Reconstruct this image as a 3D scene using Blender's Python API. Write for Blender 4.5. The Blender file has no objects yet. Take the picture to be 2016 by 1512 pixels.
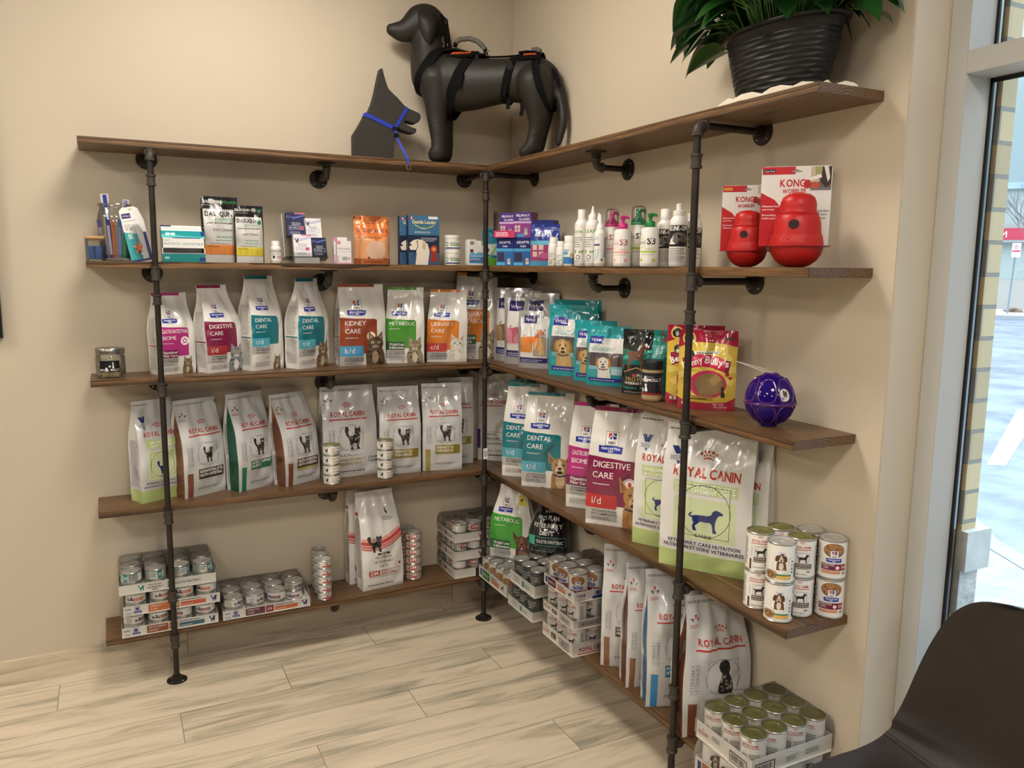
import bpy, bmesh, math, random
from mathutils import Vector, Matrix, noise
from mathutils.bvhtree import BVHTree
PI = math.pi
SC = bpy.context.scene
COL = SC.collection
# ---------------------------------------------------------------- camera, world, lights, exposure
cam_d = bpy.data.cameras.new('camera'); cam = bpy.data.objects.new('camera', cam_d); COL.objects.link(cam)
R_, U_, F_ = Vector((0.89403006, -0.4478866, 0.01038473)), Vector((0.05475574, 0.13224571, 0.98970343)), Vector((0.44464824, 0.884256, -0.142756))
cam.matrix_world = Matrix(((R_.x, U_.x, -F_.x, -1.75065), (R_.y, U_.y, -F_.y, -3.51477), (R_.z, U_.z, -F_.z, 1.63539), (0, 0, 0, 1)))
cam_d.sensor_width = 36; cam_d.lens = 36 * 1586.48 / 2016; cam_d.clip_start = 0.05; cam_d.clip_end = 300
SC.camera = cam
SC.cycles.transparent_max_bounces = 24; SC.cycles.max_bounces = 10
vs = SC.view_settings; vs.view_transform = 'Standard'; vs.look = 'None'; vs.gamma = 1; vs.use_curve_mapping = False; vs.exposure = 0.0
LAMP_E, SKY_E = 34, 1.0
CEIL = 3.1
wd = bpy.data.worlds.new('sky'); SC.world = wd; wd.use_nodes = True
wn = wd.node_tree.nodes; wl = wd.node_tree.links
bg = wn['Background']; tc = wn.new('ShaderNodeTexCoord'); sep = wn.new('ShaderNodeSeparateXYZ'); cr = wn.new('ShaderNodeValToRGB')
nz = wn.new('ShaderNodeTexNoise'); nz.inputs['Scale'].default_value = 2.2; nz.inputs['Detail'].default_value = 5
mx = wn.new('ShaderNodeMix'); mx.data_type = 'RGBA'; mx.blend_type = 'MULTIPLY'; mx.inputs[0].default_value = .25
wl.new(tc.outputs['Generated'], sep.inputs[0]); wl.new(sep.outputs['Z'], cr.inputs[0]); wl.new(tc.outputs['Generated'], nz.inputs['Vector'])
cr.color_ramp.elements[0].position = 0.0; cr.color_ramp.elements[0].color = (.50, .74, .95, 1)
cr.color_ramp.elements[1].position = .22; cr.color_ramp.elements[1].color = (.60, .90, .98, 1)
e_ = cr.color_ramp.elements.new(.55); e_.color = (1.0, 1.0, 1.0, 1)   # an overcast sky grows brighter towards the zenith
zen = wn.new('ShaderNodeMapRange'); zen.inputs[1].default_value = .18; zen.inputs[2].default_value = .9; zen.inputs[3].default_value = SKY_E; zen.inputs[4].default_value = SKY_E * 10
wl.new(sep.outputs['Z'], zen.inputs[0]); wl.new(zen.outputs[0], bg.inputs[1])
cr.color_ramp.elements[2].color = (.62, .80, 1.0, 1)
wl.new(cr.outputs[0], mx.inputs[6]); wl.new(nz.outputs['Fac'], mx.inputs[7]); wl.new(mx.outputs[2], bg.inputs[0]); bg.inputs[1].default_value = SKY_E
# ---------------------------------------------------------------- helpers
def lin(h):
    h = h.lstrip('#'); r = [int(h[i:i + 2], 16) / 255 for i in (0, 2, 4)]
    return tuple(c / 12.92 if c <= .04045 else ((c + .055) / 1.055) ** 2.4 for c in r) + (1,)
MATS = {}
def nodes(name):
    m = bpy.data.materials.new(name); m.use_nodes = True
    return m, m.node_tree.nodes, m.node_tree.links, m.node_tree.nodes['Principled BSDF']
def P(name, c, rough=.5, metal=0, spec=.5, coat=0, bump=None, var=0, emit=0, alpha=1, trans=0, ior=1.45, sheen=0):
    """procedural principled material: colour with slight noise variation, optional noise bump (scale, strength, distance)"""
    if name in MATS: return MATS[name]
    m, n, l, b = nodes(name)
    c = lin(c) if isinstance(c, str) else tuple(c) + (1,)
    b.inputs['Base Color'].default_value = c; b.inputs['Roughness'].default_value = rough; b.inputs['Metallic'].default_value = metal
    b.inputs['Specular IOR Level'].default_value = spec; b.inputs['Coat Weight'].default_value = coat; b.inputs['Coat Roughness'].default_value = .08
    b.inputs['Transmission Weight'].default_value = trans; b.inputs['IOR'].default_value = ior; b.inputs['Alpha'].default_value = alpha
    b.inputs['Sheen Weight'].default_value = sheen
    if emit: b.inputs['Emission Color'].default_value = c; b.inputs['Emission Strength'].default_value = emit
    t = n.new('ShaderNodeTexCoord')
    if var:
        z = n.new('ShaderNodeTexNoise'); z.inputs['Scale'].default_value = 14; z.inputs['Detail'].default_value = 4; l.new(t.outputs['Object'], z.inputs['Vector'])
        r = n.new('ShaderNodeValToRGB'); r.color_ramp.elements[0].position = .3; r.color_ramp.elements[1].position = .7
        r.color_ramp.elements[0].color = tuple(x * (1 - var) for x in c[:3]) + (1,); r.color_ramp.elements[1].color = tuple(min(1, x * (1 + var)) for x in c[:3]) + (1,)
        l.new(z.outputs['Fac'], r.inputs[0]); l.new(r.outputs[0], b.inputs['Base Color'])
    if bump:
        z = n.new('ShaderNodeTexNoise'); z.inputs['Scale'].default_value = bump[0]; z.inputs['Detail'].default_value = 3; z.inputs['Distortion'].default_value = bump[3] if len(bump) > 3 else 0
        if len(bump) > 4: z.noise_type = 'RIDGED_MULTIFRACTAL'; z.inputs['Detail'].default_value = 2; z.inputs['Roughness'].default_value = .45
        l.new(t.outputs['Object'], z.inputs['Vector'])
        bp = n.new('ShaderNodeBump'); bp.inputs['Strength'].default_value = bump[1]; bp.inputs['Distance'].default_value = bump[2]
        l.new(z.outputs['Fac'], bp.inputs['Height']); l.new(bp.outputs[0], b.inputs['Normal'])
    MATS[name] = m; return m
FILM_BUMP = (7, .9, .028, .8, 1)
def ink(h, kind='film'):
    if kind == 'film': return P('film print ' + h, h, rough=.2, coat=.5, bump=FILM_BUMP)
    if kind == 'foil': return P('foil print ' + h, h, rough=.3, metal=.75, bump=FILM_BUMP)
    if kind == 'gloss': return P('gloss print ' + h, h, rough=.3)
    return P('matt print ' + h, h, rough=.55)
def link(name, me, mats, parent=None, smooth=True, angle=None):
    for m in mats: me.materials.append(m)
    if smooth:
        me.polygons.foreach_set('use_smooth', [True] * len(me.polygons))
        if angle: me.set_sharp_from_angle(angle=math.radians(angle))
    me.update()
    o = bpy.data.objects.new(name, me); COL.objects.link(o)
    if parent: o.parent = parent
    return o
class MB:
    """collects verts and faces of one part; build() links it as one mesh object"""
    def __init__(s): s.v = []; s.f = []; s.m = []
    def add(s, vs_, fs, mi=0, M=None):
        b = len(s.v); s.v += [tuple(M @ Vector(v)) if M else tuple(v) for v in vs_]; s.f += [tuple(b + i for i in f) for f in fs]; s.m += [mi] * len(fs); return s
    def box(s, x0, x1, y0, y1, z0, z1, mi=0, M=None):
        v = [(x, y, z) for z in (z0, z1) for y in (y0, y1) for x in (x0, x1)]
        return s.add(v, [(0, 2, 3, 1), (4, 5, 7, 6), (0, 1, 5, 4), (2, 6, 7, 3), (0, 4, 6, 2), (1, 3, 7, 5)], mi, M)
    def lathe(s, prof, n=24, mi=0, M=None, sx=1, sy=1, cap=True):
        v = []; f = []
        for r, z in prof: v += [(r * math.cos(2 * PI * i / n) * sx, r * math.sin(2 * PI * i / n) * sy, z) for i in range(n)]
        for j in range(len(prof) - 1):
            for i in range(n): a = j * n + i; b = j * n + (i + 1) % n; f.append((a, b, b + n, a + n))
        if cap:
            if prof[0][0] > 1e-6: f.append(tuple(range(n))[::-1])
            if prof[-1][0] > 1e-6: f.append(tuple((len(prof) - 1) * n + i for i in range(n)))
        return s.add(v, f, mi, M)
    def tube(s, pts, r, n=10, mi=0, sq=1.0, caps=True, up=None):
        pts = [Vector(p) for p in pts]; rs = r if isinstance(r, (list, tuple)) else [r] * len(pts)
        v = []; f = []; N = None
        for k, p in enumerate(pts):
            t = (pts[min(k + 1, len(pts) - 1)] - pts[max(k - 1, 0)]).normalized()
            if N is None:
                N = t.cross(Vector(up) if up else (Vector((0, 0, 1)) if abs(t.z) < .9 else Vector((1, 0, 0)))).normalized()
            N = (N - t * N.dot(t)).normalized(); B = t.cross(N)
            v += [p + N * math.cos(2 * PI * i / n) * rs[k] * sq + B * math.sin(2 * PI * i / n) * rs[k] for i in range(n)]
        for j in range(len(pts) - 1):
            for i in range(n): a = j * n + i; b = j * n + (i + 1) % n; f.append((a, b, b + n, a + n))
        if caps: f.append(tuple(range(n))[::-1]); f.append(tuple((len(pts) - 1) * n + i for i in range(n)))
        return s.add(v, f, mi)
    def strip(s, pts, nrm, w, th, mi=0, closed=False):
        """flat webbing strap: pts along it, nrm outward normals, w width, th thickness"""
        n = len(pts); v = []; f = []
        for k in range(n):
            p = Vector(pts[k]); a = Vector(pts[(k - 1) % n if closed else max(k - 1, 0)]); b = Vector(pts[(k + 1) % n if closed else min(k + 1, n - 1)])
            t = (b - a).normalized(); N = Vector(nrm[k]).normalized(); S = t.cross(N).normalized()
            v += [p + S * w / 2, p - S * w / 2, p - S * w / 2 + N * th, p + S * w / 2 + N * th]
        for k in range(n if closed else n - 1):
            a = 4 * k; b = 4 * ((k + 1) % n)
            for i in range(4): f.append((a + i, a + (i + 1) % 4, b + (i + 1) % 4, b + i))
        if not closed: f += [(3, 2, 1, 0), tuple(4 * (n - 1) + i for i in range(4))]
        return s.add(v, f, mi)
    def prism(s, pts, h0, h1, mi=0, M=None, axis='y'):
        """closed outline extruded: pts are (x, z) for axis y"""
        n = len(pts)
        mk = (lambda p, h: (p[0], h, p[1])) if axis == 'y' else ((lambda p, h: (p[0], p[1], h)) if axis == 'z' else (lambda p, h: (h, p[0], p[1])))
        v = [mk(p, h0) for p in pts] + [mk(p, h1) for p in pts]
        f = [tuple(range(n)), tuple(range(2 * n - 1, n - 1, -1))] + [(i, i + n, (i + 1) % n + n, (i + 1) % n) for i in range(n)]
        return s.add(v, f, mi, M)
    def mesh(s, name, fix=True, bevel=0, seg=2, bang=30):
        me = bpy.data.meshes.new(name); me.from_pydata(s.v, [], s.f); me.polygons.foreach_set('material_index', s.m)
        if fix or bevel:
            b = bmesh.new(); b.from_mesh(me)
            if bevel:
                es = [e for e in b.edges if len(e.link_faces) == 2 and e.calc_face_angle(0) > math.radians(bang)]
                bmesh.ops.bevel(b, geom=es, offset=bevel, segments=seg, affect='EDGES', clamp_overlap=True)
            bmesh.ops.recalc_face_normals(b, faces=b.faces); b.to_mesh(me); b.free()
        return me
    def build(s, name, mats, parent=None, bevel=0, seg=2, smooth=True, angle=35, fix=True):
        mats = mats if isinstance(mats, (list, tuple)) else [mats]
        return link(name, s.mesh(name, fix, bevel, seg), mats, parent, smooth, angle)
def thing(name, label, cat, loc=(0, 0, 0), rz=0, group=None):
    o = bpy.data.objects.new(name, None); COL.objects.link(o); o.location = loc; o.rotation_euler = (0, 0, math.radians(rz)); o.empty_display_size = .05
    return tag(o, label, cat, group)
def tag(o, label, cat, group=None):
    o['label'] = label; o['category'] = cat
    if group: o['group'] = group
    return o
def struct(o): o['kind'] = 'structure'; return o
def copy_tree(o, loc, rz, label, group=None, parent=None):
    c = o.copy(); COL.objects.link(c)
    if parent: c.parent = parent
    else:
        c.location = loc; c.rotation_euler = (0, 0, math.radians(rz)); c['label'] = label
        if group: c['group'] = group
    for ch in list(o.children): copy_tree(ch, None, None, None, None, c)
    return c
def Rx(a): return Matrix.Rotation(math.radians(a), 4, 'X')
def Ry(a): return Matrix.Rotation(math.radians(a), 4, 'Y')
def Rz(a): return Matrix.Rotation(math.radians(a), 4, 'Z')
def Tr(x, y, z): return Matrix.Translation((x, y, z))
def circ(cx, cy, r, n=16, ry=None): ry = r if ry is None else ry; return [(cx + r * math.cos(2 * PI * i / n), cy + ry * math.sin(2 * PI * i / n)) for i in range(n)]
# ---------------------------------------------------------------- lettering: glyph outlines of the built-in font, laid out by hand
GL = {}
def glyph(ch, bold):
    k = (ch, bold)
    if k not in GL:
        cu = bpy.data.curves.new('g', 'FONT'); cu.body = ch; cu.resolution_u = 2; cu.offset = .027 if bold else .0
        o = bpy.data.objects.new('g', cu); COL.objects.link(o)
        me = bpy.data.meshes.new_from_object(o.evaluated_get(bpy.context.evaluated_depsgraph_get()))
        vs_ = [(v.co.x, v.co.y) for v in me.vertices]; fs = [tuple(p.vertices) for p in me.polygons]
        x0 = min([v[0] for v in vs_], default=0); x1 = max([v[0] for v in vs_], default=.3)
        GL[k] = ([(x - x0, y) for x, y in vs_], fs, x1 - x0)
        bpy.data.objects.remove(o); bpy.data.curves.remove(cu); bpy.data.meshes.remove(me)
    return GL[k]
class Art:
    """flat print in (x 0..1 across W, y 0..1 up H); every call sits one layer above the last"""
    def __init__(s, W, H, kind='film'): s.W = W; s.H = H; s.k = kind; s.v = []; s.f = []; s.m = []; s.c = []; s.L = 0
    def _c(s, c):
        if c not in s.c: s.c.append(c)
        return s.c.index(c)
    def raw(s, pts, fs, c):
        s.L += 1; b = len(s.v); s.v += [(x, y, s.L) for x, y in pts]; s.f += [tuple(b + i for i in f) for f in fs]; s.m += [s._c(c)] * len(fs); return s
    def poly(s, pts, c): return s.raw([(x * s.W, y * s.H) for x, y in pts], [tuple(range(len(pts)))], c)
    def rect(s, x0, y0, x1, y1, c, r=0):
        if r:
            W, H = s.W, s.H; r *= W; a, b_, c_, d = x0 * W, y0 * H, x1 * W, y1 * H; pts = []
            for cx, cy, a0 in ((c_ - r, b_ + r, -90), (c_ - r, d - r, 0), (a + r, d - r, 90), (a + r, b_ + r, 180)):
                pts += [(cx + r * math.cos(math.radians(a0 + t)), cy + r * math.sin(math.radians(a0 + t))) for t in (0, 30, 60, 90)]
            return s.raw(pts, [tuple(range(16))], c)
        return s.poly([(x0, y0), (x1, y0), (x1, y1), (x0, y1)], c)
    def ell(s, x, y, rx, ry, c, n=14, rot=0):
        a = math.radians(rot); W = s.W
        return s.raw([(x * W + W * (rx * math.cos(t) * math.cos(a) - ry * math.sin(t) * math.sin(a)), y * s.H + W * (rx * math.cos(t) * math.sin(a) + ry * math.sin(t) * math.cos(a))) for t in [2 * PI * i / n for i in range(n)]], [tuple(range(n))], c)
    def ring(s, x, y, r, w, c, n=24, dash=False):
        W = s.W; v = []; f = []
        for i in range(n):
            t = 2 * PI * i / n; v += [(x * W + W * (r - w) * math.cos(t), y * s.H + W * (r - w) * math.sin(t)), (x * W + W * r * math.cos(t), y * s.H + W * r * math.sin(t))]
            if not (dash and i % 4 == 0): j = (i + 1) % n; f.append((2 * i, 2 * i + 1, 2 * j + 1, 2 * j))
        return s.raw(v, f, c)
    def frame(s, x0, y0, x1, y1, w, c):
        W = s.W; h = w * s.W / s.H
        s.rect(x0, y0, x1, y0 + h, c); s.rect(x0, y1 - h, x1, y1, c); s.rect(x0, y0, x0 + w, y1, c); return s.rect(x1 - w, y0, x1, y1, c)
    def text(s, t, x, y, size, c, al='l', bold=False, sx=1, rot=0, maxw=None, arc=0):
        """size = cap height in width units; x,y = baseline anchor"""
        fs_ = size * s.W / .7; pen = 0; gl = []
        for ch in t:
            if ch == ' ': pen += .28; continue
            g = glyph(ch, bold); gl.append((pen, g)); pen += g[2] + .07
        pen -= .07; k = fs_ * sx
        if maxw and pen * k > maxw * s.W: k = maxw * s.W / pen
        x0 = {'l': 0, 'c': -pen * k / 2, 'r': -pen * k}[al]; a = math.radians(rot); V = []; Fc = []
        for px, (gv, gf, w) in gl:
            b = len(V)
            for vx, vy in gv:
                X = x0 + (px + vx) * k; Y = vy * fs_
                if arc: Y += arc * s.W * (1 - (2 * (px + vx) / pen - 1) ** 2)
                V.append((x * s.W + X * math.cos(a) - Y * math.sin(a), y * s.H + X * math.sin(a) + Y * math.cos(a)))
            Fc += [tuple(b + i for i in f) for f in gf]
        return s.raw(V, Fc, c)
    def lines(s, x0, x1, y0, y1, n, c, seed=1, fill=.45):
        """rows of print too small to read: broken grey dashes"""
        rr = random.Random(seed); pv = []; pf = []; dy = (y1 - y0) / n
        for i in range(n):
            y = y0 + dy * i; x = x0; xe = x0 + (x1 - x0) * rr.uniform(.7, 1)
            while x < xe:
                w = min((x1 - x0) * rr.uniform(.06, .16), xe - x); b = len(pv)
                pv += [(x * s.W, y * s.H), ((x + w) * s.W, y * s.H), ((x + w) * s.W, (y + dy * fill) * s.H), (x * s.W, (y + dy * fill) * s.H)]; pf.append((b, b + 1, b + 2, b + 3)); x += w + (x1 - x0) * .02
        return s.raw(pv, pf, c)
    def stroke(s, pts, w, c, closed=False):
        W, H = s.W, s.H; p = [Vector((x * W, y * H)) for x, y in pts]; n = len(p); v = []; f = []
        for k in range(n):
            a = p[(k - 1) % n] if closed or k else p[k]; b = p[(k + 1) % n] if closed or k < n - 1 else p[k]
            t = (b - a).normalized(); q = Vector((-t.y, t.x)) * w * W / 2; v += [tuple(p[k] - q), tuple(p[k] + q)]
        for k in range(n if closed else n - 1): j = (k + 1) % n; f.append((2 * k, 2 * j, 2 * j + 1, 2 * k + 1))
        return s.raw(v, f, c)
    def build(s, name, mapper, parent, gx=None, gy=None, clip=True, off=.0003, step=2.2e-5, diag=None):
        if not s.f: return None
        b = bmesh.new(); bv = [b.verts.new(v) for v in s.v]
        for f, mi in zip(s.f, s.m):
            if len(set(f)) < 3: continue
            try: fc = b.faces.new([bv[i] for i in f]); fc.material_index = mi
            except ValueError: pass
        bmesh.ops.triangulate(b, faces=[f for f in b.faces if len(f.verts) > 4])
        def cut(co, no, outer=False):
            g = b.verts[:] + b.edges[:] + b.faces[:]
            bmesh.ops.bisect_plane(b, geom=g, dist=1e-7, plane_co=co, plane_no=no, clear_outer=outer)
        if clip:
            e = 1e-5
            cut((s.W - e, 0, 0), (1, 0, 0), True); cut((e, 0, 0), (-1, 0, 0), True); cut((0, s.H - e, 0), (0, 1, 0), True); cut((0, e, 0), (0, -1, 0), True)
        for x in (gx or []): cut((x * s.W, 0, 0), (1, 0, 0))
        for y in (gy or []): cut((0, y * s.H, 0), (0, 1, 0))
        if diag:                                                     # the bag's own triangle diagonals
            nu, nt = diag; q = Vector((nu / s.W, -nt / s.H, 0)); no = q.normalized()
            for d_ in range(-nt + 1, nu): cut((d_ * s.W / nu, 0, 0), no)
        for v in b.verts: v.co = mapper(v.co.x / s.W, v.co.y / s.H, off + v.co.z * step)
        me = bpy.data.meshes.new(name); b.to_mesh(me); b.free()
        return link(name, me, [ink(c, s.k) for c in s.c], parent, smooth=False)
def flat_map(W, H, M):   # print on a flat face: M places (x, z) plane whose normal is local -y
    return lambda u, t, o: M @ Vector(((u - .5) * W, -o, t * H))
def cyl_map(R, z0, H, a_span, a0=-90, prof=None):
    """print round a can or bottle; a_span degrees centred on a0 (-90 faces local -y)"""
    def f(u, t, o):
        a = math.radians(a0 + (u - .5) * a_span); r = (prof(t) if prof else R) + o
        return Vector((r * math.cos(a), r * math.sin(a), z0 + t * H))
    return f
def gridn(n): return [i / n for i in range(1, n)]
# ---------------------------------------------------------------- large materials
def mat_wall():
    m, n, l, b = nodes('painted drywall'); b.inputs['Roughness'].default_value = .6; b.inputs['Base Color'].default_value = lin('c6b9a4')
    t = n.new('ShaderNodeTexCoord'); z = n.new('ShaderNodeTexNoise'); z.inputs['Scale'].default_value = 260; z.inputs['Detail'].default_value = 3
    bp = n.new('ShaderNodeBump'); bp.inputs['Strength'].default_value = .12; bp.inputs['Distance'].default_value = .001
    l.new(t.outputs['Object'], z.inputs['Vector']); l.new(z.outputs['Fac'], bp.inputs['Height']); l.new(bp.outputs[0], b.inputs['Normal']); return m
def mth(n, l, op, a, b_=None, c=None):
    x = n.new('ShaderNodeMath'); x.operation = op
    for i, q in enumerate((a, b_, c)):
        if q is None: continue
        if isinstance(q, (int, float)): x.inputs[i].default_value = q
        else: l.new(q, x.inputs[i])
    return x.outputs[0]
def mat_plank(name, base=True):
    """wood-look porcelain planks 1.215 x 0.209 m laid along x in thirds, with grout lines; base=False gives the skirting cut"""
    m, n, l, b = nodes(name); t = n.new('ShaderNodeTexCoord'); sp = n.new('ShaderNodeSeparateXYZ'); l.new(t.outputs['Object'], sp.inputs[0])
    X, Y = sp.outputs['X'], sp.outputs['Y']
    if base:
        r = mth(n, l, 'DIVIDE', mth(n, l, 'SUBTRACT', mth(n, l, 'MULTIPLY', Y, -1), .085), .2095)
        row = mth(n, l, 'FLOOR', r); fr = mth(n, l, 'SUBTRACT', r, row)
        xs = mth(n, l, 'DIVIDE', mth(n, l, 'ADD', mth(n, l, 'ADD', X, .78), mth(n, l, 'MULTIPLY', row, .405)), 1.215)
    else:
        row = mth(n, l, 'MULTIPLY', X, 0); fr = mth(n, l, 'ADD', row, .5); xs = mth(n, l, 'DIVIDE', mth(n, l, 'ADD', X, 1.52), 1.215)
    pi_ = mth(n, l, 'FLOOR', xs); fx = mth(n, l, 'SUBTRACT', xs, pi_)
    cb = n.new('ShaderNodeCombineXYZ'); l.new(mth(n, l, 'MULTIPLY', row, 7.31), cb.inputs[2]); l.new(mth(n, l, 'ADD', mth(n, l, 'MULTIPLY', X, 1.0), mth(n, l, 'MULTIPLY', pi_, 13.7)), cb.inputs[0]); l.new(Y if base else sp.outputs['Z'], cb.inputs[1])
    mp = n.new('ShaderNodeMapping'); l.new(cb.outputs[0], mp.inputs[0]); mp.inputs['Scale'].default_value = (1.3, 11, 1)
    z = n.new('ShaderNodeTexNoise'); z.inputs['Scale'].default_value = 1.35; z.inputs['Detail'].default_value = 7; z.inputs['Roughness'].default_value = .62; z.inputs['Distortion'].default_value = .9; l.new(mp.outputs[0], z.inputs['Vector'])
    cr = n.new('ShaderNodeValToRGB'); l.new(z.outputs['Fac'], cr.inputs[0]); e = cr.color_ramp.elements
    e[0].position = .28; e[0].color = lin('8f897b'); e[1].position = .66; e[1].color = lin('d6c8b2')
    for p, c in ((.36, 'a49c8a'), (.43, 'bbae98'), (.52, 'd0c2ac')): q = e.new(p); q.color = lin(c)
    mp2 = n.new('ShaderNodeMapping'); l.new(cb.outputs[0], mp2.inputs[0]); mp2.inputs['Scale'].default_value = (3, 60, 1)
    z2 = n.new('ShaderNodeTexNoise'); z2.inputs['Scale'].default_value = 2; z2.inputs['Detail'].default_value = 4; l.new(mp2.outputs[0], z2.inputs['Vector'])
    r2 = n.new('ShaderNodeValToRGB'); l.new(z2.outputs['Fac'], r2.inputs[0]); r2.color_ramp.elements[0].color = (.90, .89, .87, 1); r2.color_ramp.elements[1].color = (1.08, 1.06, 1.03, 1)
    mu = n.new('ShaderNodeMix'); mu.data_type = 'RGBA'; mu.blend_type = 'MULTIPLY'; mu.inputs[0].default_value = 1; l.new(cr.outputs[0], mu.inputs[6]); l.new(r2.outputs[0], mu.inputs[7])
    g1 = mth(n, l, 'LESS_THAN', mth(n, l, 'MINIMUM', fr, mth(n, l, 'SUBTRACT', 1, fr)), .008 if base else -1)
    g2 = mth(n, l, 'LESS_THAN', mth(n, l, 'MINIMUM', fx, mth(n, l, 'SUBTRACT', 1, fx)), .0015)
    g = mth(n, l, 'MAXIMUM', g1, g2)
    gm = n.new('ShaderNodeMix'); gm.data_type = 'RGBA'; l.new(g, gm.inputs[0]); l.new(mu.outputs[2], gm.inputs[6]); gm.inputs[7].default_value = lin('8f8576')
    l.new(gm.outputs[2], b.inputs['Base Color']); b.inputs['Roughness'].default_value = .42; b.inputs['Specular IOR Level'].default_value = .4
    bp = n.new('ShaderNodeBump'); bp.invert = True; bp.inputs['Strength'].default_value = .5; bp.inputs['Distance'].default_value = .002; l.new(g, bp.inputs['Height']); l.new(bp.outputs[0], b.inputs['Normal'])
    return m
def mat_board(seed):
    """dark-stained oak board, growth rings run along local x so the faces stripe and the ends show arcs"""
    m, n, l, b = nodes('stained oak'); t = n.new('ShaderNodeTexCoord'); mp = n.new('ShaderNodeMapping'); l.new(t.outputs['Object'], mp.inputs[0])
    mp.inputs['Location'].default_value = (seed * 3.1, .03 * math.sin(seed * 5), .05 + .02 * math.cos(seed * 3)); mp.inputs['Scale'].default_value = (.09, 1, 1)
    w = n.new('ShaderNodeTexWave'); w.wave_type = 'RINGS'; w.rings_direction = 'X'; w.wave_profile = 'SAW'; w.inputs['Scale'].default_value = 42; w.inputs['Distortion'].default_value = 5.5; w.inputs['Detail'].default_value = 3; w.inputs['Detail Scale'].default_value = .5
    l.new(mp.outputs[0], w.inputs['Vector'])
    cr = n.new('ShaderNodeValToRGB'); l.new(w.outputs['Fac'], cr.inputs[0]); e = cr.color_ramp.elements
    e[0].color = lin('291b10'); e[1].color = lin('8a6844'); q = e.new(.35); q.color = lin('62472e'); q = e.new(.75); q.color = lin('775736')
    mp2 = n.new('ShaderNodeMapping'); l.new(t.outputs['Object'], mp2.inputs[0]); mp2.inputs['Scale'].default_value = (6, 160, 160)
    z = n.new('ShaderNodeTexNoise'); z.inputs['Scale'].default_value = 2; z.inputs['Detail'].default_value = 5; l.new(mp2.outputs[0], z.inputs['Vector'])
    r2 = n.new('ShaderNodeValToRGB'); l.new(z.outputs['Fac'], r2.inputs[0]); r2.color_ramp.elements[0].position = .35; r2.color_ramp.elements[0].color = (.55, .5, .45, 1); r2.color_ramp.elements[1].position = .6; r2.color_ramp.elements[1].color = (1.05, 1.05, 1.05, 1)
    mu = n.new('ShaderNodeMix'); mu.data_type = 'RGBA'; mu.blend_type = 'MULTIPLY'; mu.inputs[0].default_value = 1; l.new(cr.outputs[0], mu.inputs[6]); l.new(r2.outputs[0], mu.inputs[7])
    l.new(mu.outputs[2], b.inputs['Base Color']); b.inputs['Roughness'].default_value = .38
    bp = n.new('ShaderNodeBump'); bp.inputs['Strength'].default_value = .25; bp.inputs['Distance'].default_value = .001; l.new(z.outputs['Fac'], bp.inputs['Height']); l.new(bp.outputs[0], b.inputs['Normal'])
    return m
WALL = mat_wall(); FLOOR = mat_plank('porcelain plank floor'); SKIRT = mat_plank('porcelain plank skirting', False)
IRON = P('black iron pipe', '3a3531', rough=.42, metal=.65, var=.25, bump=(90, .25, .001)); IRON2 = P('cast iron fitting', '48423c', rough=.55, metal=.5, var=.2, bump=(220, .4, .001))
STEEL = P('bright steel', 'b8b6b0', rough=.25, metal=1); WHITE = P('white painted frame', 'bdbdb8', rough=.45)
DEPTH, TH = .2231, .0248
SH = (2.0781, 1.6438, 1.2099, .7129, .2069)
# ---------------------------------------------------------------- room shell
T = .12
struct(MB().box(-9.5, .145, -12, 0, -.12, 0).build('floor', FLOOR, smooth=False))
struct(MB().box(-9.5, .14, -12, .12, CEIL, CEIL + .1).build('ceiling', P('ceiling tile', '9a958c', rough=.85), smooth=False))  # out of view; colour darkened to cut bounce light under the shelves
struct(MB().box(-9.5, .145, 0, T, 0, CEIL).build('wall_back', WALL, smooth=False))
struct(MB().box(0, .145, -2.14, -.0001, 0, CEIL).build('wall_right', WALL, bevel=.003, smooth=False))
struct(MB().box(-9.62, -9.5, -12.12, .12, 0, CEIL).build('wall_left', P('taupe painted wall', '857b6e', rough=.7), smooth=False))  # unseen wall, its colour kept dark so less light bounces back
struct(MB().box(-9.5, .145, -12.12, -12, 0, CEIL).build('wall_front', P('taupe painted wall', '857b6e', rough=.7), smooth=False))  # unseen too, same dark colour to hold down the bounce
struct(MB().box(-9.5, -.0101, -.010, -.0002, 0, .100).build('baseboard_back', SKIRT, smooth=False))
o = struct(MB().box(-2.14, 0, -.010, -.0002, 0, .100).build('baseboard_right', SKIRT, smooth=False)); o.rotation_euler = (0, 0, PI / 2); o.location = (-.0001, 0, 0)
o.location = (-.0002, 0, 0); o.rotation_euler = (0, 0, PI / 2)
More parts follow.
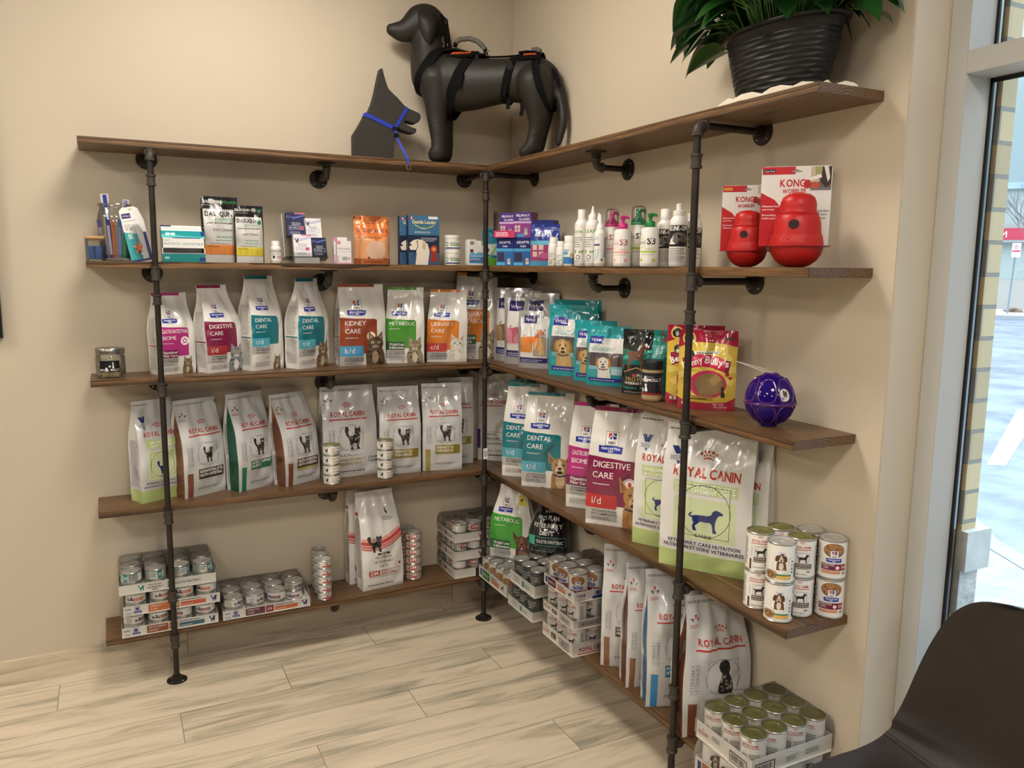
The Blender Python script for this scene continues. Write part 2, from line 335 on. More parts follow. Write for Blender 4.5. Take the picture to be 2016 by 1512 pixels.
# shop window: the frame stands on the wall's outer half, one tall pane and a transom pane
fr = MB()
Y0, Y1, X0, X1 = -2.1405, -11.99, .128, .235
fr.box(X0, X1, Y0 - .052, Y0, 0, CEIL)                     # jamb
fr.box(X0, X1, Y1, Y0 - .052, 2.108, 2.162)                 # transom rail
fr.box(X0, X1, Y1, Y0 - .052, 0, .08); fr.box(X0, X1, Y1, Y0 - .052, CEIL - .06, CEIL)
for y in (-4.1, -6.05): fr.box(X0, X1, y - .026, y + .026, .08, CEIL - .06)
win = struct(fr.build('window_1', WHITE, bevel=.0015, smooth=False))
GASK = P('black rubber gasket', '0c0c0d', rough=.5); GLASS = None
def mat_glass(name='window glass', tint=(1, 1, 1), gl=.06):
    m = bpy.data.materials.new(name); m.use_nodes = True; n = m.node_tree.nodes; l = m.node_tree.links; n.clear()
    t = n.new('ShaderNodeBsdfTransparent'); t.inputs[0].default_value = tint + (1,); g = n.new('ShaderNodeBsdfGlossy'); g.inputs['Roughness'].default_value = .03
    f = n.new('ShaderNodeFresnel'); f.inputs[0].default_value = 1.45; x = n.new('ShaderNodeMixShader'); o = n.new('ShaderNodeOutputMaterial')
    a = n.new('ShaderNodeMath'); a.operation = 'MULTIPLY_ADD'; a.inputs[1].default_value = .8; a.inputs[2].default_value = gl * .2; l.new(f.outputs[0], a.inputs[0])
    l.new(a.outputs[0], x.inputs[0]); l.new(t.outputs[0], x.inputs[1]); l.new(g.outputs[0], x.inputs[2]); l.new(x.outputs[0], o.inputs[0]); return m
GLASS = mat_glass()
gk = MB(); XG = .222
ys = [(-2.1925, -4.074), (-4.126, -6.024), (-6.076, -11.99)]
for a, b_ in ys:
    for z0, z1 in ((.08, 2.108), (2.162, CEIL - .06)):
        gk.box(XG - .001, XG + .006, a - .007, a, z0, z1); gk.box(XG - .001, XG + .006, b_, b_ + .007, z0, z1); gk.box(XG - .001, XG + .006, b_, a, z1 - .011, z1); gk.box(XG - .001, XG + .006, b_, a, z0, z0 + .008)
        gk.box(XG + .016, XG + .022, a - .004, a, z0, z1)
gk.build('gasket', GASK, win, smooth=False)
sp_ = MB()
for a, b_ in ys:
    for z0, z1 in ((.08, 2.108), (2.162, CEIL - .06)): sp_.box(XG + .0065, XG + .0155, a - .006, a, z0, z1)
sp_.build('spacer_bar', STEEL, win, smooth=False)
for a, b_ in ys:
    for z0, z1 in ((.08, 2.108), (2.162, CEIL - .06)): MB().box(XG + .0225, XG + .0265, b_, a, z0, z1).build('window_pane', GLASS, win, smooth=False)
# ceiling lights: recessed troffers, the room's own lamps
for i, (x, y, w) in enumerate(((-1.25, -1.1, 'nearest the shelf corner'), (-1.25, -3.6, 'by the window, behind the viewer'), (-3.65, -1.1, 'over the left wall'), (-3.25, -3.5, 'over the middle of the room'), (-.95, -6.0, 'by the window, farther back'), (-3.25, -6.0, 'farther back in the middle'), (-5.7, -1.0, 'far along the left wall'), (-5.7, -3.5, 'on the far left side'))):
    t = thing('ceiling_light', 'white recessed ceiling light panel ' + w, 'ceiling light', (x, y, CEIL), group='recessed ceiling light panels')
    MB().box(-.32, .32, -.32, .32, -.006, -.0005).box(-.30, .30, -.30, .30, -.009, -.006).build('frame', P('light trim', 'eeeeea', rough=.4), t, smooth=False)
    MB().box(-.285, .285, -.285, .285, -.014, -.0095).build('diffuser', P('lit diffuser', (1.0, .925, .825), rough=.6, emit=LAMP_E), t, smooth=False)
# ---------------------------------------------------------------- shelves: dark-stained boards on black pipe
names = ('top', 'second', 'third', 'fourth', 'bottom')
xl = (-1.8115, -1.8085, -1.8184, -1.8205, -1.8223); yr = (-2.069, -2.074, -2.058, -2.074, -2.066)
BM = [mat_board(i) for i in range(4)]
for i, z in enumerate(SH):
    L = -xl[i] - DEPTH - .0006
    o = MB().box(-L / 2, L / 2, -DEPTH / 2, DEPTH / 2, -TH, 0).build('shelf_board', BM[i % 4], bevel=.0012, smooth=False)
    o.location = (xl[i] + L / 2, -DEPTH / 2 - .0004, z); tag(o, 'dark-stained wooden shelf board along the left wall, %s of five' % names[i], 'shelf', 'shelf boards on the left wall')
    L = -yr[i]
    o = MB().box(-L / 2, L / 2, -DEPTH / 2, DEPTH / 2, -TH, 0).build('shelf_board', BM[(i + 2) % 4], bevel=.0012, smooth=False)
    o.location = (-DEPTH / 2 - .0004, -L / 2 - .0004, z); o.rotation_euler = (0, 0, PI / 2); tag(o, 'dark-stained wooden shelf board along the right wall, %s of five' % names[i], 'shelf', 'shelf boards on the right wall')
PR = .0107
def pipe(a, b, parent, name='pipe', r=PR): return MB().tube([a, b], r, 16).build(name, IRON, parent)
def sleeve(c, ax, L, r, parent, name='coupling'):
    """pipe fitting: body with a raised band at each end"""
    M = Tr(*c) @ {'z': Matrix(), 'x': Ry(90), 'y': Rx(90)}[ax]; h = L / 2
    return MB().lathe([(PR, -h), (r + .0028, -h), (r + .0028, -h + .007), (r, -h + .009), (r, h - .009), (r + .0028, h - .007), (r + .0028, h), (PR, h)], 18, M=M, cap=False).build(name, IRON2, parent)
def flange(c, M, parent, name='flange'):
    m = MB(); m.lathe([(.0107, .022), (.0165, .022), (.0175, .008), (.030, .005), (.038, .0045), (.0385, .0005), (.0, .0005)][::-1], 28, M=Tr(*c) @ M)
    for k in range(4):
        a = PI / 4 + k * PI / 2; m.lathe([(0, .0062), (.0022, .0062), (.0034, .0052), (.0034, .0040)], 10, mi=1, M=Tr(*c) @ M @ Tr(.0285 * math.cos(a), .0285 * math.sin(a), 0), cap=False)
    return m.build(name, [IRON, STEEL], parent)
def elbow(c, d0, d1, parent):
    """90 degree bend: c is the corner, d0/d1 directions of its two mouths"""
    c, a, b = Vector(c), Vector(d0), Vector(d1); R = .020; pts = [c + a * R]
    for k in range(1, 6): t = k / 6 * PI / 2; pts.append(c + a * R + b * R - a * R * math.sin(t) - b * R * math.cos(t))
    pts.append(c + b * R); m = MB().tube([pts[0] + a * .004] + pts + [pts[-1] + b * .004], .0142, 16)
    for p, d in ((pts[0], a), (pts[-1], b)): m.tube([p + d * .001, p + d * .009], .0178, 16)
    return m.build('elbow', IRON2, parent)
ZT = [z - TH - .0175 for z in SH]
def post(base, dirs, label, extra, couplings):
    """upright with floor flange, tees under every shelf, arms back to the wall flanges and sleeve couplings"""
    t = thing('pipe_post', label, 'pipe', base, group='black iron pipe uprights')
    flange((0, 0, 0), Matrix(), t, 'floor_flange'); top = ZT[0]
    pipe((0, 0, .01), (0, 0, top - (.018 if len(dirs) == 1 else .0)), t, 'upright')
    for z in couplings: sleeve((0, 0, z), 'z', .040, .0142, t)
    for i, z in enumerate(ZT):
        if i == 0 and len(dirs) == 1: elbow((0, 0, z), (0, 0, -1), dirs[0][0], t)
        else:
            sleeve((0, 0, z - (.012 if i == 0 else 0)), 'z', .052 if i else .034, .0148, t, 'tee')
        for d, reach in dirs:
            d = Vector(d)
            if not (i == 0 and len(dirs) == 1): sleeve(Vector((0, 0, z)) + d * .021, 'x' if d.x else 'y', .020, .0142, t, 'tee_branch')
            if i == 0 and len(dirs) == 2: pass
            pipe(Vector((0, 0, z)) + d * .02, Vector((0, 0, z)) + d * (reach - .006), t, 'arm')
            M = Rx(90) if d.y else Ry(-90)
            flange(Vector((0, 0, z)) + d * (reach - .0006), M, t, 'wall_flange')
    return t
PO = -.2425
post((-1.581, PO, 0), [((0, 1, 0), .2425)], 'black iron pipe upright at the left end of the left shelves', None, (1.937, 1.505, .351))
post((-.2425, PO, 0), [((0, 1, 0), .2425), ((1, 0, 0), .2425)], 'black iron pipe upright in the inner corner of the shelves', None, (1.946, 1.516, .37))
post((-.2425, -1.657, 0), [((1, 0, 0), .2425)], 'black iron pipe upright near the window end of the right shelves', None, (1.938, 1.499, .34))
for i, z in enumerate(SH):
    for side in (0, 1):
        if side and i == 4: pass
        t = thing('pipe_bracket', 'black iron elbow pipe bracket under the %s shelf of the %s wall' % (names[i], ('left', 'right')[side]), 'bracket', (-.915, 0, 0) if not side else (0, -.972, 0), 0 if not side else -90, 'black iron pipe brackets')
        zz = z - TH - .055
        flange((0, -.0006, zz), Rx(90), t, 'wall_flange'); pipe((0, -.01, zz), (0, -.125, zz), t, 'arm'); elbow((0, -.142, zz), (0, 1, 0), (0, 0, 1), t)
        pipe((0, -.142, zz + .02), (0, -.142, z - TH - .008), t, 'riser'); flange((0, -.142, z - TH - .0003), Rx(180), t, 'shelf_flange')
tag(MB().box(-.0008, 0, -.011, .011, 0, .05).add([(-.001, -.009 + .0022 * k + (.0008 if a else 0), z) for k in range(8) for a in (0, 1) for z in (.012, .04)], [(4 * k, 4 * k + 2, 4 * k + 3, 4 * k + 1) for k in range(8)], 1).build('barcode_sticker', [ink('e8e6e0', 'matt'), ink('222222', 'matt')], smooth=False), 'small white barcode sticker on the corner pipe upright', 'sticker').location = (-.2425, PO - .0112, .77)
SC.objects['barcode_sticker'].rotation_euler = (0, 0, PI / 2)
# black picture frame just inside the left edge
t = thing('picture_frame', 'black picture frame on the wall at the left edge', 'picture frame', (-2.098, 0, 1.36))
MB().box(-.03, 0, -.03, -.0005, 0, 1.35).box(-.85, -.82, -.03, -.0005, 0, 1.35).box(-.82, -.03, -.03, -.0005, 0, .03).box(-.82, -.03, -.03, -.0005, 1.32, 1.35).build('frame', P('black frame', '101010', rough=.35), t, smooth=False)
MB().box(-.82, -.03, -.012, -.0006, .03, 1.32).build('picture', P('picture mount', 'c9c4b8', rough=.6), t, smooth=False)
# ---------------------------------------------------------------- outside the window
GZ = -.12
def mat_ground(name, c1, c2, sc, rough, bump=.3):
    m, n, l, b = nodes(name); t = n.new('ShaderNodeTexCoord'); z = n.new('ShaderNodeTexNoise'); z.inputs['Scale'].default_value = sc; z.inputs['Detail'].default_value = 8; z.inputs['Roughness'].default_value = .7
    l.new(t.outputs['Object'], z.inputs['Vector']); r = n.new('ShaderNodeValToRGB'); l.new(z.outputs['Fac'], r.inputs[0]); r.color_ramp.elements[0].position = .38; r.color_ramp.elements[0].color = lin(c1); r.color_ramp.elements[1].position = .6; r.color_ramp.elements[1].color = lin(c2)
    l.new(r.outputs[0], b.inputs['Base Color']); b.inputs['Roughness'].default_value = rough
    bp = n.new('ShaderNodeBump'); bp.inputs['Strength'].default_value = bump; bp.inputs['Distance'].default_value = .01; l.new(z.outputs['Fac'], bp.inputs['Height']); l.new(bp.outputs[0], b.inputs['Normal']); return m
def outd(name, bm, m, smooth=False): o = bm.build(name, m, smooth=smooth); return struct(o)
outd('ground', MB().box(2.0, 90, -40, 70, GZ - .25, GZ - .12), mat_ground('wet asphalt with slush', '50535c', '777c86', .9, .35))
# pavement, its edge running past the window, and the kerb
outd('pavement', MB().prism([(.30, -20), (2.55, -20), (2.55, -1.75), (3.3, -.32), (9, 6), (9, 8), (.30, 8)], GZ - .3, GZ, axis='z'), mat_ground('snow-dusted concrete', '7c8189', '91969f', 6, .8))
outd('kerb', MB().prism([(2.56, -20), (2.70, -20), (2.70, -1.80), (3.44, -.38), (9.1, 5.9), (9.0, 6.0), (3.31, -.31), (2.56, -1.74)], GZ - .2, GZ + .004, axis='z'), P('kerb concrete', '88898a', rough=.8, var=.15))
outd('bay_line', MB().prism([(5.9, 1.3), (6.05, 1.2), (9.5, 2.9), (9.5, 3.2)], GZ - .12, GZ - .114, axis='z'), P('bay line paint', 'a8b4b2', rough=.7))
def mat_brick(name):
    m, n, l, b = nodes(name); t = n.new('ShaderNodeTexCoord'); mp = n.new('ShaderNodeMapping'); l.new(t.outputs['Object'], mp.inputs[0]); mp.inputs['Rotation'].default_value = (math.radians(90), 0, 0); mp.inputs['Location'].default_value = (.05, 0, 0)
    k = n.new('ShaderNodeTexBrick'); k.inputs['Color1'].default_value = lin('c6ae84'); k.inputs['Color2'].default_value = lin('b39c78'); k.inputs['Mortar'].default_value = lin('8a8478'); k.inputs['Scale'].default_value = 1
    k.inputs['Brick Width'].default_value = .30; k.inputs['Row Height'].default_value = .0815; k.inputs['Mortar Size'].default_value = .0055; k.inputs['Mortar Smooth'].default_value = .1
    l.new(mp.outputs[0], k.inputs['Vector']); l.new(k.outputs[0], b.inputs['Base Color']); b.inputs['Roughness'].default_value = .85
    bp = n.new('ShaderNodeBump'); bp.inputs['Strength'].default_value = .8; bp.inputs['Distance'].default_value = .006; bp.invert = True; l.new(k.outputs['Fac'], bp.inputs['Height']); l.new(bp.outputs[0], b.inputs['Normal']); return m
outd('brick_pier', MB().box(.2505, .308, -2.206, .2, .955, CEIL + .3), mat_brick('buff brick'))
outd('pier_stone', MB().box(.2505, .350, -2.225, .2, .845, .9548), P('cast stone', 'b9b7ae', rough=.85, var=.12, bump=(60, .4, .004)))
outd('pier_base', MB().box(.2505, .325, -2.212, .2, GZ, .8448), P('rough base stone', 'b3b0a6', rough=.95, var=.2, bump=(45, 1, .01)))
# far side of the car park: long low building with a red sign band, kerb, shrubs, sign post and bare tree
dv = Vector((.855, .518, 0)); sv = Vector((.518, -.855, 0)); MF = Matrix(((sv.x, dv.x, 0, -1.75 + dv.x * 46), (sv.y, dv.y, 0, -3.51 + dv.y * 46), (0, 0, 1, 0), (0, 0, 0, 1)))
def far(t): t.matrix_world = MF; return t
t = far(thing('store_building', 'long low pale building across the car park with a red sign band', 'building'))
MB().box(-9, 30, 0, 9, GZ - .2, 5.6).build('wall', P('pale block wall', '9ea39b', rough=.9, var=.08), t, smooth=False)
MB().box(-9.1, 30.1, -.15, 9.2, 5.6, 5.9).build('roof_edge', P('roof flashing', '9fb0bd', rough=.6), t, smooth=False)
MB().box(-9, 30, -.06, 0, GZ - .2, 1.3).build('plinth', P('plinth render', 'a89f94', rough=.9), t, smooth=False)
MB().box(-3, 30, -.30, -.01, 3.19, 3.75).build('sign_band', P('red sign band', 'b83248', rough=.5), t, smooth=False)
MB().box(-3.05, 30, -.34, -.01, 3.08, 3.19).build('sign_ledge', P('grey ledge', '8f8f8c', rough=.7), t, smooth=False)
A = Art(1.2, 1.2, 'matt'); A.text('M', .2, .12, .25, 'f2e8e8'); A.build('sign_letter', flat_map(1.2, 1.2, Tr(-.75, -.302, 3.17)), t, clip=False)
struct(far(MB().box(-14, 40, -7.6, -7.2, GZ - .2, GZ + .05).build('kerb', P('far kerb', '9c9c9e', rough=.8), smooth=False)))
struct(far(MB().box(-14, 40, -7.2, .1, GZ - .2, GZ + .02).build('ground', mat_ground('planting bed', '9d8f80', 'd0cfd2', 2, .9), smooth=False)))
rnd = random.Random(4)
for k, lb in enumerate(('brown winter shrub across the car park, left of the sign post', 'brown winter shrub across the car park, right of the sign post', 'brown winter shrub farthest right across the car park')):
    m = MB()
    for j in range(160):
        a = rnd.uniform(0, 2 * PI); e = rnd.uniform(.2, 1.4); L = rnd.uniform(.2, .40); d = Vector((math.cos(a) * math.cos(e) * 1.5, math.sin(a) * math.cos(e), math.sin(e) * .8))
        m.tube([(0, 0, 0), d * L * .5, d * L + Vector((0, 0, -.05))], [.02, .016, .006], 4)
    o = m.build('shrub', P('dry shrub', '8a7460', rough=.9), smooth=False); tag(o, lb, 'shrub', 'winter shrubs across the car park'); o.matrix_world = MF @ Tr(-1.6 + k * 1.35, -3.5, GZ)
t = far(thing('sign_post', 'grey post with a small no-parking sign across the car park', 'sign')); off = Tr(1.75, -5, GZ)
MB().tube([(-.46, -5, GZ), (-.36, -5, 2.75)], .035, 8).build('post', P('galvanised post', '7f8a93', rough=.5, metal=.4), t)
MB().box(-.51, -.19, -5.08, -5.04, 2.3, 2.9).build('sign_plate', P('white plate', 'e6e6ea', rough=.5), t, smooth=False)
A = Art(.32, .6, 'matt'); A.ring(.5, .75, .3, .07, 'c8324a'); A.text('P', .5, .66, .28, '333333', 'c', bold=True); A.rect(.05, .38, .95, .5, 'c8324a'); A.build('sign_print', flat_map(.32, .6, Tr(-.35, -5.0805, 2.3)), t, clip=False)
m = MB()
def branch(p, d, L, r, dep):
    q = p + d * L; m.tube([p, (p + q) / 2 + Vector((rnd.uniform(-1, 1), 0, rnd.uniform(-1, 1))) * L * .06, q], [r, r * .8, r * .6], 4)
    if dep:
        for _ in range(3): branch(p + d * L * rnd.uniform(.5, 1), (d + Vector((rnd.uniform(-.7, .7), rnd.uniform(-.4, .4), rnd.uniform(-.3, .5)))).normalized(), L * .68, r * .55, dep - 1)
branch(Vector((.5, -4.5, GZ)), Vector((.08, 0, 1)).normalized(), 2.6, .07, 5)
tag(far(m.build('bare_tree', P('bare bark', '6f6a68', rough=.9), smooth=False)), 'thin leafless tree in front of the pale building', 'tree')
# ---------------------------------------------------------------- shared product pieces
def sm(t, a, b):
    t = max(0, min(1, (t - a) / (b - a))); return t * t * (3 - 2 * t)
PAPER = P('white paper label', 'e9e6df', rough=.5)
def film(h, foil=False): return P(('foil bag ' if foil else 'film bag ') + h, h, rough=.26 if foil else .18, metal=.55 if foil else 0, coat=.15 if foil else .8, bump=FILM_BUMP)
class Bag:
    """soft bag lofted from base to top seal; front faces local -y. e = edge depth share (1 boxy gusset, .05 pillow pouch)"""
    NU, NT, NS = 18, 26, 4
    def __init__(s, name, label, cat, xy, w, yaw, z, H, D, mat, seed=1, e=1.0, top=.55, tw=.93, lean=0, sx=0, bulge=.012, wr=1.0, group=None, gus=.35, side=None, belly=0, tilt=0):
        NU, NT, NS = s.NU, s.NT, s.NS
        a = math.radians(yaw); d = Vector((math.cos(a), math.sin(a))); nn = Vector((-d.y, d.x)); c = Vector(xy) + d * w / 2 + nn * D / 2
        s.root = thing(name, label, cat, (c.x, c.y, z + .0004), yaw, group); s.W, s.H, s.D = w, H, D; s.z = z
        rows = []
        for j in range(NT + 1):
            t = j / NT; hd = D / 2 * (1 - sm(t, top, 1.0) * .97) * (.93 + .07 * min(1, t * 8)); 
            hw = w / 2 * (1 + belly * math.sin(PI * min(1, t * 1.25)) - (1 - tw) * sm(t, top * .8, .93)) + .004 * noise.noise(Vector((seed, t * 3, 1))) * wr * sm(t, .1, .4)
            cy = lean * sm(t, .25, 1) * 1.0 + D / 2 * 0; cx = sx * t * t; hd = max(hd, .0014)
            b = bulge * math.sin(PI * min(1, t * 1.05 + .03)) * (1 - sm(t, .8, 1)); am = wr * (.0035 + .0085 * sm(t, .4, .75)) * (1 - sm(t, .93, .99)) * sm(t, .0, .12)
            g = gus * D / 2 * (.25 + .75 * sm(t, top * .7, .95)) * (1 - .3 * sm(t, .97, 1)); zz = t * H
            def fx(u, sg):
                q = Vector((u * 2.1 * w / .18, t * 3.2 * H / .35, seed * 7 + sg)); n = noise.noise(q) + .6 * noise.noise(q * 2.1 + Vector((5, u * 2, 0)))
                y = hd * (e + (1 - e) * math.sqrt(max(0, 1 - u * u))) + b * (1 - u ** 4) + am * n * (1 - abs(u) ** 6)
                return (cx + u * hw, cy - sg * y, zz)
            front = [fx(-1 + 2 * i / NU, 1) for i in range(NU + 1)]
            back = [fx(1 - 2 * i / NU, -1) for i in range(NU + 1)]
            def sd(p, q, sg):
                o = []
                for i in range(1, NS):
                    k = i / NS; f = 1 - abs(2 * k - 1); bx = g * f if e > .5 else 0
                    o.append((p[0] + (q[0] - p[0]) * k - sg * bx + .002 * wr * noise.noise(Vector((k * 3, t * 9, seed + sg))), p[1] + (q[1] - p[1]) * k, zz))
                return o
            right = sd(front[-1], back[0], 1); left = sd(back[-1], front[0], -1)
            rows.append(front + right + back + left)
        n = len(rows[0]); v = [p for r in rows for p in r]; f = []; mi = []
        for j in range(NT):
            for i in range(n):
                A0, B0, C0, D0 = j * n + i, j * n + (i + 1) % n, (j + 1) * n + (i + 1) % n, (j + 1) * n + i; f += [(A0, B0, C0), (A0, C0, D0)]; mi += [1 if side and (NU <= i < NU + NS or i >= 2 * NU + NS + 1) and j < NT * .93 else 0] * 2
        f.append(tuple(range(n))[::-1]); mi.append(0); f.append(tuple(NT * n + i for i in range(n))); mi.append(0)
        me = bpy.data.meshes.new('bag_body'); me.from_pydata(v, [], f); me.polygons.foreach_set('material_index', mi)
        s.body = link('bag_body', me, [mat] + ([side] if side else []), s.root, True, 50)
        s.G = [r[:NU + 1] for r in rows]; s.GL = [[r[-(NS - 1) - 1]] + r[-(NS - 1):] + [r[0]] for r in rows]; s.GR = [r[NU:NU + NS + 1] for r in rows]
    def mapper(s, G):
        nt, nu = len(G) - 1, len(G[0]) - 1
        def f(u, t, o):
            x = min(max(u, 0), 1) * nu; y = min(max(t, 0), 1) * nt; i = min(int(x), nu - 1); j = min(int(y), nt - 1); a = x - i; b = y - j
            p00, p10, p01, p11 = (Vector(G[j][i]), Vector(G[j][i + 1]), Vector(G[j + 1][i]), Vector(G[j + 1][i + 1]))
            if a >= b: p = p00 + (p10 - p00) * a + (p11 - p10) * b
            else: p = p00 + (p01 - p00) * b + (p11 - p01) * a
            du = (p10 - p00) * (1 - b) + (p11 - p01) * b; dt = (p01 - p00) * (1 - a) + (p11 - p10) * a
            return p + du.cross(dt).normalized() * o
        return f
    def art(s, kind='film'): return Art(s.W, s.H, kind)
    def put(s, A, name='front_print', G=None):
        G = G or s.G; o = A.build(name, s.mapper(G), s.root, gridn(len(G[0]) - 1), gridn(len(G) - 1), off=.0006, diag=(len(G[0]) - 1, len(G) - 1))
        if o: o.data.polygons.foreach_set('use_smooth', [True] * len(o.data.polygons))
        return o
    def side_text(s, c='8d8a88', band=None, seed=1, right=False, bg=None):
        G = s.GR if right else s.GL
        A = Art(s.D, s.H, 'film')
        if bg: A.rect(0, 0, 1, .95, bg)
        A.lines(.12, .88, .06, .34, 22, c, seed); A.lines(.12, .88, .38, .70, 26, c, seed + 1)
        if band: A.rect(.08, .345, .92, .36, band)
        s.put(A, 'side_print', G)
# animal and mark artwork ------------------------------------------------------
CAT_STAND = [(.10, .62), (.03, .78), (.02, .92), (.10, 1.0), (.20, .97), (.24, .86), (.20, .74), (.24, .62), (.34, .60), (.50, .62), (.56, .72), (.55, .86), (.60, .98), (.66, .90), (.76, .90), (.84, .98), (.87, .86), (.88, .74), (.82, .64), (.84, .50), (.80, .34), (.78, .16), (.82, .03), (.66, .02), (.66, .14), (.62, .28), (.52, .30), (.46, .28), (.44, .14), (.48, .03), (.32, .02), (.33, .14), (.28, .30), (.24, .44), (.18, .54)]
DOG_STAND = [(.00, .60), (.05, .72), (.12, .76), (.10, .70), (.06, .60), (.14, .62), (.30, .66), (.55, .66), (.66, .72), (.70, .86), (.78, .95), (.88, .93), (1.0, .84), (.99, .77), (.88, .74), (.84, .66), (.80, .52), (.78, .38), (.78, .18), (.83, .05), (.83, .0), (.72, .0), (.71, .18), (.68, .34), (.62, .40), (.48, .38), (.36, .40), (.28, .30), (.20, .20), (.24, .05), (.25, .0), (.15, .0), (.12, .18), (.16, .32), (.12, .42), (.12, .52), (.06, .54)]
DOG_SIT = [(.30, .0), (.22, .10), (.24, .28), (.32, .46), (.36, .62), (.30, .66), (.24, .80), (.30, .94), (.42, 1.0), (.56, .98), (.62, .88), (.64, .74), (.60, .62), (.66, .50), (.74, .34), (.78, .16), (.74, .0)]
def sil(A, pts, x, y, w, h, c): return A.poly([(x + a * w, y + b * h) for a, b in pts], c)
def stripes(A, x, y, w, h, c, n, seed):
    rr = random.Random(seed)
    for _ in range(n):
        a = x + w * rr.uniform(.28, .82); b = y + h * rr.uniform(.12, .85); A.ell(a, b, w * .09, w * .022, c, 6, rr.uniform(20, 160))
def cat_bust(A, x, y, s, c='7d6a52', dark='3a2f26', face='c9b79c', eye='b7b24a', seed=1, long=False):
    """sitting cat seen from the front: chest, head, ears, eyes, muzzle and tabby bars; s = width"""
    k = A.W / A.H; rr = random.Random(seed)
    A.poly([(x - s * .42, y), (x - s * .46, y + s * .5 * k), (x - s * .3, y + s * .85 * k), (x + s * .3, y + s * .85 * k), (x + s * .46, y + s * .45 * k), (x + s * .5, y)], c)
    for i in range(9 if not long else 3): A.ell(x + s * rr.uniform(-.34, .36), y + s * rr.uniform(.06, .72) * k, s * .13, s * .03, dark, 6, rr.uniform(-40, 40))
    A.ell(x, y + s * .35 * k, s * .16, s * .30, face, 10)
    hy = y + s * .98 * k
    for sg in (-1, 1):
        A.poly([(x + sg * s * .34, hy + s * .08 * k), (x + sg * s * .33, hy + s * .56 * k), (x + sg * s * .06, hy + s * .30 * k)], c)
        A.poly([(x + sg * s * .29, hy + s * .14 * k), (x + sg * s * .29, hy + s * .44 * k), (x + sg * s * .12, hy + s * .28 * k)], 'b58f80')
    A.ell(x, hy, s * .38, s * .33, c, 16)
    for i in range(3): A.ell(x + (i - 1) * s * .09, hy + s * .22 * k, s * .018, s * .09, dark, 6)
    for sg in (-1, 1):
        A.ell(x + sg * s * .28, hy - s * .04 * k, s * .09, s * .02, dark, 6, sg * -20); A.ell(x + sg * s * .26, hy - s * .13 * k, s * .09, s * .02, dark, 6, sg * -30)
        A.ell(x + sg * s * .15, hy + s * .06 * k, s * .075, s * .06, 'e8e2d0', 10); A.ell(x + sg * s * .15, hy + s * .06 * k, s * .06, s * .055, eye, 10); A.ell(x + sg * s * .15, hy + s * .06 * k, s * .022, s * .05, '111111', 8)
        A.ell(x + sg * s * .065, hy - s * .14 * k, s * .085, s * .07, face, 10)
    A.ell(x, hy - s * .07 * k, s * .045, s * .03, 'a0665c', 6); A.stroke([(x - s * .08, hy - s * .19 * k), (x, hy - s * .15 * k), (x + s * .08, hy - s * .19 * k)], s * .015, dark)
def dog_bust(A, x, y, s, c='a97d4a', dark='6b4a2b', face='d8c6a0', ear='up', tongue=True, chest=None):
    k = A.W / A.H; hy = y + s * 1.0 * k
    A.poly([(x - s * .38, y), (x - s * .36, y + s * .55 * k), (x - s * .22, y + s * .95 * k), (x + s * .25, y + s * .95 * k), (x + s * .42, y + s * .55 * k), (x + s * .5, y)], c)
    A.ell(x + s * .02, y + s * .36 * k, s * .2, s * .36, chest or face, 12)
    A.stroke([(x - s * .3, y + s * .62 * k), (x, y + s * .55 * k), (x + s * .3, y + s * .62 * k)], s * .06, '2c2a55')
    for sg in (-1, 1):
        if ear == 'up':
            A.poly([(x + sg * s * .18, hy + s * .22 * k), (x + sg * s * .52, hy + s * .62 * k), (x + sg * s * .46, hy + s * .1 * k)], c); A.poly([(x + sg * s * .25, hy + s * .22 * k), (x + sg * s * .45, hy + s * .48 * k), (x + sg * s * .42, hy + s * .15 * k)], dark)
        else: A.ell(x + sg * s * .36, hy + s * .02 * k, s * .13, s * .30, dark, 12, sg * 12)
    A.ell(x, hy, s * .36, s * .36, c, 18); A.ell(x, hy - s * .02 * k, s * .09, s * .34, face, 10)
    A.ell(x, hy - s * .18 * k, s * .19, s * .19, face, 14)
    for sg in (-1, 1): A.ell(x + sg * s * .155, hy + s * .07 * k, s * .05, s * .045, '20160f', 10); A.ell(x + sg * s * .165, hy + s * .085 * k, s * .014, s * .014, 'f2efe8', 6)
    A.ell(x, hy - s * .10 * k, s * .085, s * .06, '171310', 10)
    A.ell(x, hy - s * .27 * k, s * .13, s * .07, '2a1712', 12)
    if tongue: A.ell(x, hy - s * .33 * k, s * .065, s * .10, 'd48080', 10)
